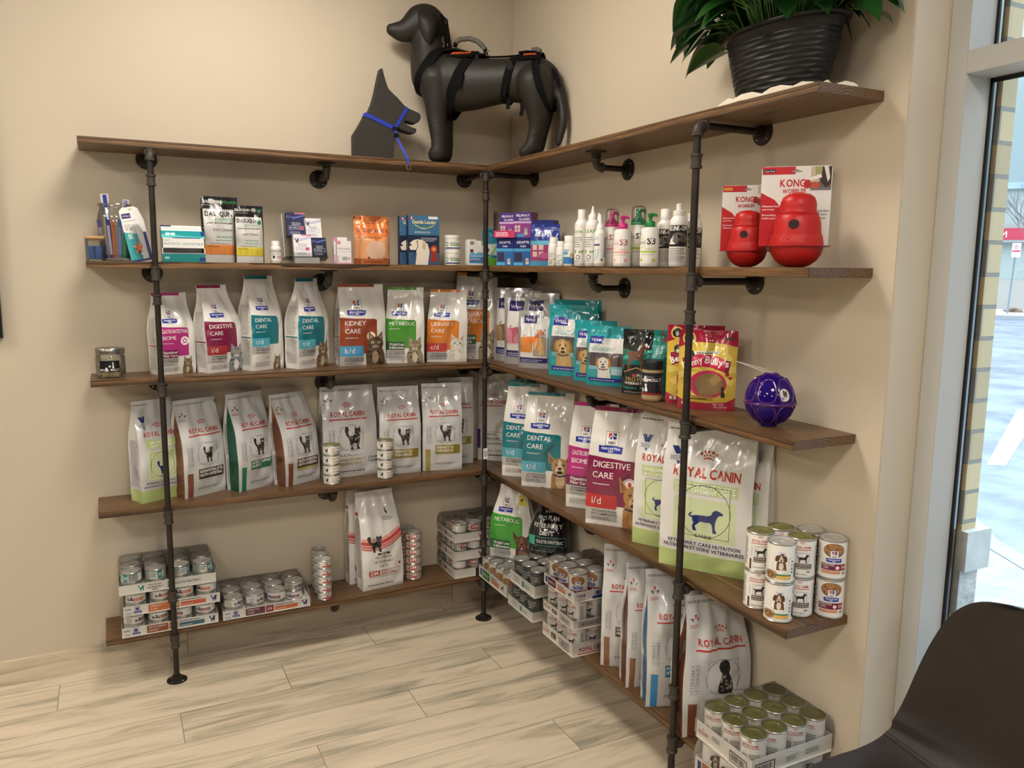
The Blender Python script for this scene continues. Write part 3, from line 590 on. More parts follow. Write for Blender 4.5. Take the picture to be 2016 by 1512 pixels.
def hill_logo(A, x, y, w):
    """boxed mark: red and blue quarter swirl over the name, blue banner below; x,y = lower left of the box"""
    k = A.W / A.H; h = w * 1.0 * k
    A.rect(x, y, x + w, y + h, '2a2a33'); A.rect(x + w * .03, y + h * .03, x + w * .97, y + h * .97, 'eeece8')
    A.poly([(x + w * .2, y + h * .5), (x + w * .2, y + h * .9), (x + w * .48, y + h * .9), (x + w * .44, y + h * .72)], 'c8402f')
    A.poly([(x + w * .2, y + h * .48), (x + w * .42, y + h * .68), (x + w * .46, y + h * .48)], 'f0eee8'); A.poly([(x + w * .5, y + h * .9), (x + w * .8, y + h * .9), (x + w * .8, y + h * .66), (x + w * .55, y + h * .8)], '2c3f94')
    A.poly([(x + w * .24, y + h * .46), (x + w * .52, y + h * .74), (x + w * .8, y + h * .62), (x + w * .8, y + h * .46)], '2c3f94'); A.rect(x + w * .50, y + h * .46, x + w * .56, y + h * .66, 'eeece8')
    A.text("Hill's", x + w * .5, y + h * .12, w * .20, '1c1c22', 'c', bold=True)
    b0 = x - w * .48; b1 = x + w * 1.45; t = y - w * .02 * k; bt = y - w * .55 * k
    A.poly([(b0, t), (b1, t), (b1 - w * .05, bt + w * .05 * k), (x + w * .5, bt), (b0 + w * .05, bt + w * .05 * k)], '27389a')
    A.text('PRESCRIPTION', x + w * .5, t - w * .27 * k, w * .15, 'f2f2f2', 'c', bold=True, maxw=w * 1.7); A.text('DIET', x + w * .5, t - w * .47 * k, w * .14, 'f2f2f2', 'c', bold=True)
def crown(A, x, y, w, c='b53228'):
    k = A.W / A.H
    for i in range(5):
        a = (i - 2) * .36; A.ell(x + w * .62 * math.sin(a), y + w * (.62 * math.cos(a) - .12) * k, w * .078, w * .078, c, 8)
        if i < 4: a = (i - 1.5) * .38; A.ell(x + w * .45 * math.sin(a), y + w * (.45 * math.cos(a) - .12) * k, w * .052, w * .052, c, 8)
    A.stroke([(x + w * .36 * math.sin(a), y + w * (.30 * math.cos(a) - .12) * k) for a in (-.9, -.45, 0, .45, .9)], w * .07, c)
def royal(A, x, y, w, c='b53228', bar=True):
    """crown over the two-word name; x,y centre of the name's baseline, w its width"""
    k = A.W / A.H
    crown(A, x, y + w * .235 * k, w * .28, c); A.text('ROYAL CANIN', x, y, w * .135, c, 'c', bold=True, maxw=w)
    if bar: A.rect(x - w * .56, y - w * .10 * k, x + w * .56, y - w * .065 * k, c)
def hills_bag(b, title, panel, sub=None, subc=None, animal='cat', mark=None, **kw):
    """front art of the white boxed-logo bags: top strip, mark, colour panel with title, sub panel, grey panel, roundels, animal"""
    A = b.art(); k = A.W / A.H; p = b.W
    A.rect(.0, .965, .80, 1.0, panel); hill_logo(A, .25, .685, .21)
    y1 = .575; y0 = .575 - 1.26 * k * .58
    A.poly([(0, y1 + .02), (.3, y1 + .008), (.74, y1), (.79, y1 - .015), (.79, y0), (0, y0)], panel)
    ts = .095 if len(title) > 1 else .10; yy = y1 - .115 * k - .01
    for i, ln in enumerate(title): A.text(ln, .10, yy - i * .165 * k, kw.get('ts', ts), 'ece8e4', maxw=.68)
    A.lines(.11, .45, yy - len(title) * .165 * k + .06 * k, yy - len(title) * .165 * k + .10 * k, 1, 'c8c4c0', 3)
    s1 = y0 + .17 * k; s0 = y0 - .05 * k
    if sub:
        A.rect(0, s0, .50, s1, subc, .02)
        if isinstance(sub, (list, tuple)):
            for i, ln in enumerate(sub): A.text(ln, .10, s1 - (.10 + .085 * i) * k, .062, 'ece8e4', bold=True, maxw=.38)
        else: A.text(sub, .10, (s0 + s1) / 2 - .045 * k, .115, 'ece8e4', bold=False)
    A.rect(0, s0 - .20 * k, .49, s0, 'b4b2ae'); A.text('VETERINARIAN', .10, s0 - .065 * k, .038, '3c3c3c', bold=True); A.text('RECOMMENDED', .10, s0 - .115 * k, .038, '3c3c3c', bold=True); A.lines(.10, .44, s0 - .18 * k, s0 - .13 * k, 2, '6c6a68', 5)
    ry = s0 - .30 * k
    A.ring(.16, ry, .045, .006, '8f9096', 14); A.ring(.30, ry, .05, .006, '8f9096', 6); A.ring(.44, ry, .05, .006, 'cf8a5e', 14); A.ell(.44, ry, .02, .02, 'b85a3a', 6)
    A.lines(.08, .55, .045, .10, 4, '8d8a88', 6, .35)
    if mark == 'dots': A.ell(.68, (y1 + y0) / 2 + .01, .115, .115, 'f0e6ea', 16); [A.ell(.68 + .05 * math.cos(q), (y1 + y0) / 2 + .01 + .05 * k * math.sin(q), .024, .024, panel, 8) for q in (.4, 1.6, 2.9, 4.2, 5.4)]
    if mark == 'ring': A.ell(.68, (y1 + y0) / 2 + .0, .10, .10, 'f0e6ea', 16); A.ring(.68, (y1 + y0) / 2, .085, .008, panel, 16); A.ell(.69, (y1 + y0) / 2, .03, .045, 'b8483a', 8)
    if mark == 'badge': A.ell(.66, (y1 + y0) / 2, .10, .10, 'ecd9b0', 16); A.ring(.66, (y1 + y0) / 2, .10, .012, 'd08a5a', 16)
    if animal == 'cat': cat_bust(A, .76, .0, kw.get('as_', .46), **kw.get('an', {}))
    elif animal == 'dog': dog_bust(A, .78, .0, kw.get('as_', .47), **kw.get('an', {}))
    b.put(A); b.side_text(band=panel, seed=len(title[0]))
def royal_bag(b, band, bandc, lines_, sidec=None, animal='cat', title2=None, name_y=.66, right=False):
    """silver bag: crown and name, vertical lettering, outlined square and circle with a standing animal, colour band"""
    A = b.art(); k = A.W / A.H
    A.lines(.03, .75, .945, .965, 2, '4a4844', 2, .4)
    A.poly([(.06, .845), (.12, .845), (.11, .82)], '5b5a5a'); A.poly([(.13, .87), (.17, .87), (.15, .835)], 'b53228'); A.poly([(.18, .845), (.24, .845), (.19, .82)], '5b5a5a'); A.lines(.05, .25, .785, .81, 2, 'b86a5e', 3, .5)
    royal(A, .54, name_y, .68)
    A.text('VETERINARY', .14, .32, .055, '8d8b89', rot=90, maxw=.6); A.text('VETERINAIRE', .21, .32, .055, '8d8b89', rot=90, maxw=.64)
    fy = .555; A.frame(.33, fy - .46 * k, .79, fy, .006, '8a8886'); A.ring(.56, fy - .25 * k, .26, .007, '5f5d5c', 28, True)
    if animal == 'cat':
        sil(A, CAT_STAND, .42, fy - .46 * k, .34, .42 * k, '2c2926'); stripes(A, .42, fy - .46 * k, .34, .42 * k, '9c9894', 16, 3)
        A.ell(.664, fy - .46 * k + .42 * k * .76, .045, .03, '8d8984', 8)
    elif animal == 'kitten': sil(A, CAT_STAND, .45, fy - .44 * k, .24, .36 * k, '2c2926'); stripes(A, .45, fy - .44 * k, .24, .36 * k, 'b0aca6', 12, 5)
    elif animal == 'dog':
        sil(A, DOG_SIT, .40, fy - .50 * k, .40, .50 * k, '262422'); stripes(A, .44, fy - .48 * k, .3, .3 * k, 'b8b4ae', 18, 8)
    y = fy - .56 * k
    if band:
        h = (.085 * len(lines_) + .05) * k; A.rect(.31, y - h, .93, y, bandc)
        for i, ln in enumerate(lines_): A.text(ln, .335, y - (.085 * (i + 1)) * k, .062, 'e6e2da', bold=True, sx=.8, maxw=.56)
        if title2: A.rect(.31, y - h - .06 * k, .93, y - h, title2)
    A.rect(.07, .005, .19, .255, sidec or bandc)
    A.lines(.30, .88, .075, .10, 2, '55534f', 4, .4)
    b.put(A)
    if sidec: b.side_text('5a3a2c' if sidec in ('7a4630', '8a5a3c') else '24533f' if sidec == '1f7a58' else '2f6a96' if sidec == '2a7fb8' else '8d8a88', None, 7)
# containers --------------------------------------------------------------------
LIDG = P('olive gold can lid', '8d8a55', rough=.33, metal=.55); LIDS = P('silver can lid', 'c6c3bc', rough=.38, metal=.45); TIN = P('tin can wall', 'b9b6ae', rough=.3, metal=.85)
CANS = {}
def can_proto(kind):
    """can: tin body with rolled rims, lid with stepped panel, ring pull, wrapped paper label with its print"""
    if kind in CANS: return CANS[kind]
    R, H, lid, fn = CANK[kind]
    r = bpy.data.objects.new('food_can', None); r.empty_display_size = .02
    m = MB().lathe([(0, 0), (R - .004, 0), (R - .0035, .0008), (R - .0006, .0005), (R, .0014), (R, .003), (R - .0016, .0045), (R - .0016, H - .0045), (R, H - .003), (R, H - .0012), (R - .0012, H), (R - .0030, H), (R - .0034, H - .003)], 28, cap=False); m.build('can_body', TIN, r, fix=False)
    L = MB().lathe([(R - .0033, H - .0012), (R - .0036, H - .0036), (R - .007, H - .0034), (R - .009, H - .0024), (R * .62, H - .0022), (R * .60, H - .0028), (0, H - .0028)], 28, cap=False).build('lid', lid, r, fix=False)
    pt = MB(); q = [(R * .05 + R * .17 * math.cos(a), R * .13 * math.sin(a), H - .0012) for a in [2 * PI * i / 14 for i in range(14)]]
    pt.tube(q + [q[0]], .0011, 5).box(R * .22, R * .52, -R * .08, R * .08, H - .0022, H - .0006); pt.build('ring_pull', lid, L)
    p = MB().lathe([(R - .0012, .0052), (R - .0012, H - .0052)], 28, cap=False).build('paper_label', PAPER, r, fix=False)
    A = Art(2 * PI * R * .5, H - .011, 'gloss'); fn(A); A.build('label_print', cyl_map(R - .0012, .0055, H - .011, 180), p, gridn(12), None, off=.0003)
    CANS[kind] = r; return r
def can(kind, x, y, z, rz, label, group):
    return copy_tree(can_proto(kind), (x, y, z + .0003), rz, label, group)
def a_txt(bandc, txt=None, side='8d8a88', dots=False):
    def f(A):
        k = A.W / A.H; A.rect(.34, .0, .66, 1, 'e9e6df'); A.rect(.30, .0, .72, .42, bandc)
        if txt: A.text(txt, .51, .1, .10, 'ece8e4', 'c', bold=True)
        A.lines(.02, .26, .1, .9, 7, side, 3); A.lines(.76, .98, .1, .9, 7, side, 4); A.rect(.06, .2, .20, .8, '4d4a48') if dots else None
    return f
def a_en(A): A.rect(0, 0, 1, 1, 'a9aaa6'); A.rect(.28, 0, .72, 1, 'e5e3dc'); A.rect(.52, 0, .74, 1, '2b8f8b'); A.text('EN', .63, .35, .085, 'e6f0ee', 'c', bold=True); A.lines(.30, .5, .2, .8, 5, '55534f', 3); A.lines(.03, .25, .1, .9, 8, '77756f', 5); A.rect(0, .93, 1, 1, '2b8f8b')
def a_dm(A): A.rect(0, 0, 1, 1, 'a5a19b'); A.rect(.22, 0, .72, 1, 'dcd8d0'); A.rect(.40, .10, .70, .98, 'b23c2c'); A.text('DM', .55, .42, .115, 'efe9e2', 'c', bold=True); A.lines(.44, .66, .15, .35, 3, 'e3b4a8', 4); A.lines(.24, .38, .3, .8, 4, '6a6762', 3); A.ell(.39, .45, .035, .08, '9a6242', 8); A.rect(0, .94, 1, 1, 'b23c2c')
def a_dms(A): A.rect(.40, .0, .98, .32, 'c2412f'); A.lines(.46, .9, .55, .9, 4, '77605a', 3); sil(A, CAT_STAND, .55, .3, .1, .4, '2c2926'); A.lines(.03, .34, .1, .9, 8, '77756f', 5); A.frame(.38, .02, .99, .98, .01, '9a9893')
def a_urc(A): royal(A, .66, .62, .34, bar=False); A.frame(.14, .10, .44, .92, .008, '7b7974'); sil(A, CAT_STAND, .20, .16, .18, .66, '2c2926'); A.lines(.50, .84, .12, .5, 4, 'b4a860', 3); A.rect(.7, .1, .9, .3, '8d8f9a')
def a_hcat(pc):
    def f(A): A.rect(.5, .22, .82, .62, pc); A.lines(.53, .8, .34, .52, 2, 'ecdcd2', 4); A.ell(.34, .42, .05, .05, '8c6a48', 8); A.rect(.40, .3, .5, .5, '27389a'); A.rect(.42, .52, .48, .75, '2c3f94'); A.lines(.02, .24, .1, .9, 8, '8d8a88', 5); A.rect(0, .0, 1, .06, '8f9096')
    return f
def a_rcd(A):   # gastrointestinal dog can, 385 g
    k = A.W / A.H; royal(A, .5, .80, .40); A.frame(.38, .38, .68, .68, .006, '8a8886'); A.ring(.53, .53, .13, .006, '5f5d5c', 20, True); sil(A, DOG_STAND, .40, .38, .27, .27, '2c2926')
    A.rect(.36, .22, .74, .36, '4b2f22'); A.text('GASTROINTESTINAL', .55, .30, .028, 'e6e2da', 'c', bold=True, maxw=.36); A.text('GASTRO-INTESTINAL', .55, .24, .028, 'e6e2da', 'c', bold=True, maxw=.36)
    A.rect(.26, .0, .31, .30, '5b3524'); A.lines(.35, .72, .06, .10, 1, '55534f', 4); A.ell(.66, .15, .05, .018, '8f5434', 8); A.lines(.02, .2, .1, .9, 20, '77756f', 5); A.lines(.84, .98, .2, .9, 18, '77756f', 6)
    A.text('VETERINARY', .325, .38, .03, '8d8b89', rot=90, maxw=.26)
def a_hpup(A):  # puppy stew can
    A.rect(.44, .70, .58, .82, '2a2a33'); A.rect(.445, .705, .575, .815, 'eeece8'); A.poly([(.46, .80), (.51, .80), (.49, .76)], 'c8402f'); A.poly([(.46, .745), (.56, .745), (.56, .80), (.52, .79)], '2c3f94'); A.text("Hill's", .51, .712, .028, '1c1c22', 'c', bold=True)
    A.rect(.33, .60, .72, .68, '9a9a9c', .01); A.rect(.335, .604, .715, .676, 'efece6', .01); A.text('HEALTHY ADVANTAGE', .525, .625, .026, '8a8a8c', 'c', maxw=.34)
    A.ell(.50, .44, .19, .19, 'c2bfb8', 22); A.ell(.50, .44, .18, .18, 'ece8e0', 22); dog_bust(A, .50, .32, .26, c='6e4526', dark='4e2f1a', face='e0d4c0', ear='flop', tongue=False)
    for q, cc in ((.60, '6b4a8c'), (.50, 'd08a4a'), (.40, 'a2483c'), (.30, '3f7a4a')): A.ell(.76, q - .03, .025, .025, cc, 10)
    A.ell(.27, .17, .17, .11, 'b9b4a8', 18); A.ell(.27, .17, .15, .09, '8a6236', 18)
    rr = random.Random(2)
    for _ in range(14): A.ell(.27 + rr.uniform(-.11, .11), .17 + rr.uniform(-.03, .03), .025, .016, rr.choice(['a97a42', '6d8a44', 'c9823c', '5c3c20']), 6, rr.uniform(0, 180))
    A.rect(.40, .17, .74, .205, '3c7a4c'); A.rect(.42, .07, .74, .165, 'e0b45c'); A.rect(.84, .1, .93, .5, '4d4a48'); A.lines(.84, .98, .75, .95, 5, '77756f', 2)
def a_hid(A):   # digestive dog can
    A.ell(.52, .78, .24, .16, '5c4028', 20); A.ell(.52, .79, .23, .14, 'a5754a', 20); rr = random.Random(5)
    for _ in range(16): A.ell(.52 + rr.uniform(-.17, .17), .79 + rr.uniform(-.05, .05), .03, .018, rr.choice(['8a5c36', 'b98a58', '75492a']), 6, rr.uniform(0, 180))
    hill_logo(A, .44, .56, .18); A.rect(.24, .22, .78, .40, '6d1f3a'); A.rect(.68, .22, .82, .40, 'a82c2c'); A.text('DIGESTIVE', .26, .335, .045, 'ece8e4', maxw=.30); A.text('CARE', .26, .26, .045, 'ece8e4'); A.text('i/d', .75, .28, .06, 'ece8e4', 'c', bold=True)
    A.ell(.61, .30, .045, .045, 'ecd5da', 10); A.rect(.26, .12, .68, .20, 'd4906a'); sil(A, DOG_STAND, .72, .10, .10, .09, '1c1c30'); A.lines(.02, .2, .1, .9, 18, '77756f', 5)
def a_dark(A): A.rect(0, 0, 1, 1, '4a4c4d'); A.text('PRO PLAN', .5, .72, .06, 'd8d6d0', 'c', bold=True); A.text('VETERINARY', .5, .6, .055, 'd8d6d0', 'c', bold=True); A.text('DIETS', .5, .48, .055, 'd8d6d0', 'c', bold=True); A.rect(.34, .14, .66, .38, '2b8f8b'); A.text('EN', .5, .2, .10, 'e6f0ee', 'c', bold=True); A.lines(.03, .26, .1, .9, 18, '8c8e8e', 5); A.lines(.76, .97, .1, .9, 18, '8c8e8e', 6)
def a_met(A): A.ell(.5, .62, .26, .17, '5c4028', 20); A.ell(.5, .63, .25, .15, 'b08350', 20); hill_logo(A, .44, .34, .16); A.rect(.2, .08, .8, .2, '3c8a3a'); A.lines(.02, .2, .1, .9, 18, '77756f', 5)
def a_rclid(A): royal(A, .5, .8, .4); A.rect(.30, .1, .42, .55, '4d4a48'); A.lines(.48, .8, .1, .6, 8, '77756f', 4); A.lines(.02, .26, .1, .9, 14, '9a98a0', 5); sil(A, DOG_SIT, .82, .2, .14, .3, '2c2926'); [A.rect(.30 + .02 * i, .06, .31 + .02 * i, .62, 'e9e6df') for i in range(6)]
CANK = {'en': (.0384, .0405, LIDS, a_en), 'uri': (.0384, .0405, LIDS, a_hcat('d8743a')), 'kid': (.0384, .0405, LIDS, a_hcat('9a4a2c')), 'dig': (.0384, .0405, LIDS, a_hcat('6d1f3a')),
        'dm': (.0385, .0365, LIDS, a_dm), 'dmt': (.0358, .0400, LIDS, a_dm), 'dms': (.0315, .0352, LIDS, a_dms), 'urc': (.0365, .0422, LIDG, a_urc),
        'rcdt': (.0370, .1030, LIDG, a_rcd), 'hidt': (.0370, .1030, LIDS, a_hid), 'hput': (.0358, .0960, LIDS, a_hpup), 'rcd': (.0380, .1080, LIDG, a_rcd), 'hpup': (.0380, .1080, LIDS, a_hpup), 'hid': (.0380, .1080, LIDS, a_hid), 'dark': (.0358, .1040, LIDS, a_dark), 'met': (.0358, .1000, LIDS, a_met), 'rclid': (.0358, .1010, LIDG, a_rclid)}
SHRINK = mat_glass('clear shrink film', (.985, .985, .985), .12)
def tray(label, x, y, z, yaw, w, d, h, art_front, art_side, group=None, filmh=None, face='e8e5de', art_right=None):
    """open cardboard tray; origin at its front left bottom corner, printed on front (local -y) and left side (local -x)"""
    a = math.radians(yaw); t = thing('cardboard_tray', label, 'cardboard tray', (x, y, z + .0003), yaw, group); q = .0016
    m = MB().box(0, w, 0, d, 0, q).box(0, w, 0, q, q, h).box(0, w, d - q, d, q, h).box(0, q, q, d - q, q, h).box(w - q, w, q, d - q, q, h)
    m.build('tray_wall', [P('white tray board ' + face, face, rough=.6)], t, smooth=False)
    if art_front: A = Art(w, h, 'matt'); art_front(A); A.build('front_print', flat_map(w, h, Tr(w / 2, 0, 0)), t, off=.0003)
    if art_side: A = Art(d, h, 'matt'); art_side(A); A.build('side_print', flat_map(d, h, Tr(0, d / 2, 0) @ Rz(-90)), t, off=.0003)
    if art_right: A = Art(d, h, 'matt'); art_right(A); A.build('end_print', flat_map(d, h, Tr(w, d / 2, 0) @ Rz(90)), t, off=.0003)
    if filmh:
        v = []; f = []; N = 10; M_ = 8; e = .004
        def pt(i, j, top): 
            u, s_ = i / N, j / M_; return (u * w, s_ * d, top)
        # tented film: walls lean in to the can tops, top surface dips between cans
        ring = [(-e + (w + 2 * e) * i / N, -e) for i in range(N)] + [(w + e, -e + (d + 2 * e) * j / M_) for j in range(M_)] + [(w + e - (w + 2 * e) * i / N, d + e) for i in range(N)] + [(-e, d + e - (d + 2 * e) * j / M_) for j in range(M_)]
        rn = random.Random(int(x * 100)); n = len(ring); cx, cy = w / 2, d / 2
        for lv, (zz, sc) in enumerate(((h * .25, 1.0), (h * 1.0, .998), (filmh * .75, .975), (filmh + .001, .93), (filmh + .0035, .80), (filmh + .003, .4))):
            for i, (px, py) in enumerate(ring):
                k = rn.uniform(-1, 1) * (.0016 if 1 < lv < 5 else 0); v.append((cx + (px - cx) * sc + k, cy + (py - cy) * sc + k, zz + k * .5))
        for L_ in range(5):
            for i in range(n): f.append((L_ * n + i, L_ * n + (i + 1) % n, (L_ + 1) * n + (i + 1) % n, (L_ + 1) * n + i))
        f.append(tuple(5 * n + i for i in range(n)))
        MB().add(v, f).build('shrink_film', SHRINK, t, smooth=True, fix=True)
    return t
ORD = ('first', 'second', 'third', 'fourth', 'fifth', 'sixth')
def fill(kind, tx, ty, tz, yaw, nx, ny, layers, what, group, x0=.0, y0=.0, seed=1, rows=None):
    """cans standing in a tray: nx across the front, ny deep, one or two layers; every can its own thing"""
    R, H = CANK[kind][0], CANK[kind][1]; a = math.radians(yaw); rr = random.Random(seed); st = 2 * R + .0008
    for L in range(layers):
        for j in range(ny):
            for i in range(nx):
                if L < layers - 1 and j > 0 and i > 0: continue          # hidden below the top layer
                if rows and (L, j) not in rows and L < layers - 1: continue
                lx = x0 + R + .0022 + i * st; ly = y0 + R + .0022 + j * st; X = tx + lx * math.cos(a) - ly * math.sin(a); Y = ty + lx * math.sin(a) + ly * math.cos(a)
                lay = '' if layers == 1 else (', upper layer' if L == layers - 1 else ', lower layer')
                can(kind, X, Y, tz + .0022 + L * (H + .0006), yaw + rr.uniform(-50, 50), '%s, %s row %s%s' % (what, ('front', 'second', 'third', 'back')[j], ORD[i], lay), group)
def box_item(name, label, cat, x, y, z, yaw, w, d, h, col, fn=None, side=None, group=None, lean=0, kind='gloss', sidecol=None):
    """carton: folded card box with print on the front; origin at the front left bottom corner"""
    t = thing(name, label, cat, (x, y, z + .0003), yaw, group); M = Rx(-lean) if lean else Matrix()
    m = MB().box(0, w, 0, d, 0, h, 0, M); m.build('carton', [P('carton ' + (sidecol or col), sidecol or col, rough=.4)], t, bevel=.0008, smooth=False)
    if fn: A = Art(w, h, kind); A.rect(0, 0, 1, 1, col); fn(A); A.build('front_print', (lambda u, t_, o: M @ Vector((u * w, -o, t_ * h))), t)
    if side: A = Art(d, h, kind); side(A); A.build('side_print', (lambda u, t_, o: M @ Vector((-o, d - u * d, t_ * h))), t)
    return t
# ---------------------------------------------------------------- bags, third shelf (white boxed-logo bags), left run
WB = film('e4e1db'); Z3, Z4, Z5, Z2 = SH[2], SH[3], SH[4], SH[1]
GH = 'white pet food bags on the third shelf'
H = lambda nm, lb, xy, w, yaw, z, Hh, D, sx=0, seed=1, **k: Bag('pet_food_bag', lb, 'pet food bag', xy, w, yaw, z, Hh, D, WB, seed=seed, sx=sx, **k)
b = H('', 'white cat food bag with magenta panel behind the left pipe, third shelf', (-1.583, -.158), .150, 22, Z3, .315, .080, .0, 2, lean=.012, group=GH); hills_bag(b, ('GASTROINTESTINAL', 'BIOME'), 'b02c78', ('Digestive/', 'Fiber Care'), '7c1f55', 'cat', 'dots', as_=.30)
b = H('', 'white cat food bag with dark maroon DIGESTIVE CARE panel, third shelf', (-1.405, -.165), .163, 26, Z3, .345, .080, -.025, 3, lean=.010, group=GH, tw=.8); hills_bag(b, ('DIGESTIVE', 'CARE'), '7d1c45', 'i/d', 'a83436', 'cat', an=dict(c='8d9093', dark='3c3d3f', face='e4e2de'))
b = H('', 'tallest white bag with teal DENTAL CARE panel, third shelf left of its twin', (-1.235, -.160), .155, 28, Z3, .382, .088, 0, 4, lean=.006, group=GH, tw=.88); hills_bag(b, ('DENTAL', 'CARE'), '14707c', 't/d', '4fa6bd', 'cat', as_=.26)
b = H('', 'white bag with teal DENTAL CARE panel beside the kidney bag, third shelf', (-1.052, -.165), .165, 29, Z3, .372, .085, .012, 5, lean=.008, group=GH, tw=.72); hills_bag(b, ('DENTAL', 'CARE'), '14707c', 't/d', '4fa6bd', 'cat')
b = H('', 'white cat food bag with rust-brown KIDNEY CARE panel, third shelf', (-.868, -.118), .205, 2, Z3, .348, .080, .006, 6, tw=.98, group=GH); hills_bag(b, ('KIDNEY', 'CARE'), '8e4226', 'k/d', '4a9cc8', 'cat', 'badge', an=dict(c='5e4c3a', dark='2a211a', face='a8937a'))
b = H('', 'white cat food bag with bright green METABOLIC panel, third shelf', (-.658, -.092), .170, -20, Z3, .335, .066, .006, 7, group=GH); hills_bag(b, ('METABOLIC',), '4a8f34', ('Weight Loss', '& Maintenance'), '2c5c34', 'cat', an=dict(c='8c8068', dark='38322a', face='cfc4ac'), ts=.09)
b = H('', 'white cat food bag with orange URINARY CARE panel and fluffy white cat, third shelf', (-.470, -.108), .180, -20, Z3, .325, .066, .012, 8, group=GH); hills_bag(b, ('URINARY', 'CARE'), 'd07a2c', 'c/d', 'c23d3a', 'cat', as_=.46, an=dict(c='d8d0c2', dark='a89c8a', face='eee8de', eye='7fb0b8', long=True))
b = H('', 'tall white bag with orange URINARY METABOLIC panel in the corner, third shelf', (-.318, -.060), .205, -18, Z3, .402, .050, .010, 9, group=GH); hills_bag(b, ('URINARY +', 'METABOLIC'), 'c87428', ('c/d + Metabolic', 'Weight'), '2c5c34', 'cat', an=dict(c='9b8f7a', dark='3c352c', face='d6ccb6'))
# right run, third shelf: treat pouches
SIL = film('c4c4c6', True); TEAL = film('1f9aa4'); GP = 'treat pouches on the third shelf of the right wall'
def pouch(lb, xy, w, yaw, z, Hh, D, mat, seed, sx=0, **k): k.setdefault('e', .12); k.setdefault('top', .45); k.setdefault('tw', 1.0); k.setdefault('gus', 0); return Bag('treat_pouch', lb, 'treat pouch', xy, w, yaw, z, Hh, D, mat, seed=seed, sx=sx, **k)
def cet(b, c, dog, brand=True, top=.80):
    A = b.art(); k = A.W / A.H
    A.rect(.12, .12, .88, top + .02, 'dcdad6'); A.rect(.12, .28, .88 if c != 'd89048' else .5, top * .62, c); sil(A, DOG_STAND, .2, .29, .6, .62 * k, dog)
    A.rect(.16, top - .08, .56, top + .06, '2c2766'); A.text('Virbac', .36, top - .04, .085, 'e8e6f0', 'c'); A.text('C.E.T.', .60, top * .74, .075, '3a3560', sx=1.1); A.lines(.55, .86, top * .64, top * .72, 3, '55525f', 4)
    A.rect(.10, .10, .90, .19, '2c2766'); A.lines(.14, .8, .115, .17, 2, 'b4b2cc', 4); A.lines(.1, .9, .905, .925, 1, '6e6e70', 3); A.ell(.5, .945, .014, .014, '2c2c2c', 8)
    b.put(A)
b = pouch('silver treat pouch with tan panel, rearmost in the corner of the third shelf', (-.165, -.155), .19, -50, Z3, .335, .035, SIL, 11, group=GP); cet(b, 'a2835e', '7c5f40')
b = pouch('silver treat pouch with pink panel and dog outline, third shelf', (-.175, -.285), .175, -50, Z3, .327, .04, SIL, 12, group=GP); cet(b, 'cf8494', 'b85f74')
b = pouch('tall silver treat pouch behind the orange one, third shelf', (-.125, -.385), .165, -52, Z3, .318, .02, SIL, 13, group=GP); cet(b, 'c9c7c4', 'b5b3b0', top=.84)
b = pouch('silver treat pouch with orange panel and chew sticks, third shelf', (-.182, -.435), .160, -52, Z3, .245, .04, SIL, 14, group=GP); cet(b, 'd89048', 'e8813a', top=.86)
A = b.art(); rr = random.Random(3); A.rect(.52, .22, .86, .55, 'a88a5e'); [A.ell(.69 + rr.uniform(-.12, .12), .38 + rr.uniform(-.1, .1), .035, .16, rr.choice(['c9a66e', 'b38e58', 'd6b884']), 8, rr.uniform(-20, 20)) for _ in range(9)]; b.put(A, 'chew_picture')
def veg(b, brand='ce', dog='golden'):
    A = b.art(); k = A.W / A.H
    A.rect(.10, .56, .90, .80, 'd9d8d2'); A.rect(.10, .34, .90, .56, '5e5552'); rr = random.Random(8)
    for i in range(14): A.rect(.11 + i * .056, .34, .14 + i * .056, .56, rr.choice(['6e605c', '4d4442', '7b6d66']))
    A.rect(.10, .28, .90, .34, '7fb8c4'); A.rect(.10, .71, .42, .83, '27308a'); A.text('Virbac', .26, .75, .07, 'e8e6f0', 'c'); A.text('C.E.T.', .2, .66, .05, '3d6d74')
    A.text('VEGGIEDENT', .17, .59, .075, '2b8f98', sx=.85, maxw=.70); A.lines(.18, .6, .50, .575, 4, '4a4a66', 4)
    if dog == 'golden': dog_bust(A, .36, .13, .40, c='c09a62', dark='a07c48', face='d8bc88', ear='flop', tongue=False, chest='caa870')
    else: dog_bust(A, .45, .13, .34, c='e0dcd0', dark='b8803c', face='e8e4dc', ear='flop')
    A.rect(.62, .20, .90, .30, 'a9cdd4'); A.rect(.10, .08, .92, .14, '27308a'); A.lines(.14, .86, .095, .125, 1, 'b4b8dc', 4); A.rect(.02, .885, .98, .892, '2f8791'); A.ell(.5, .93, .018, .018, '0f5a62', 8); b.put(A)
b = pouch('large teal dog chew pouch, hindmost of the teal ones', (-.135, -.665), .21, -52, Z3, .30, .03, TEAL, 15, group=GP); veg(b)
b = pouch('large teal dog chew pouch with golden retriever, third shelf', (-.180, -.700), .205, -53, Z3, .282, .04, TEAL, 16, group=GP); veg(b)
b = pouch('small teal dog chew pouch half hidden behind its twin', (-.172, -.885), .170, -53, Z3, .232, .035, TEAL, 17, group=GP); veg(b, dog='golden')
b = pouch('small teal dog chew pouch with white and tan terrier, foremost', (-.185, -.995), .170, -53, Z3, .218, .04, TEAL, 18, group=GP); veg(b, dog='terrier')
b = pouch('black and teal treat pouch with brown hound beside the treat bottle', (-.180, -1.225), .165, -50, Z3, .222, .04, film('1d2020'), 19, group=GP)
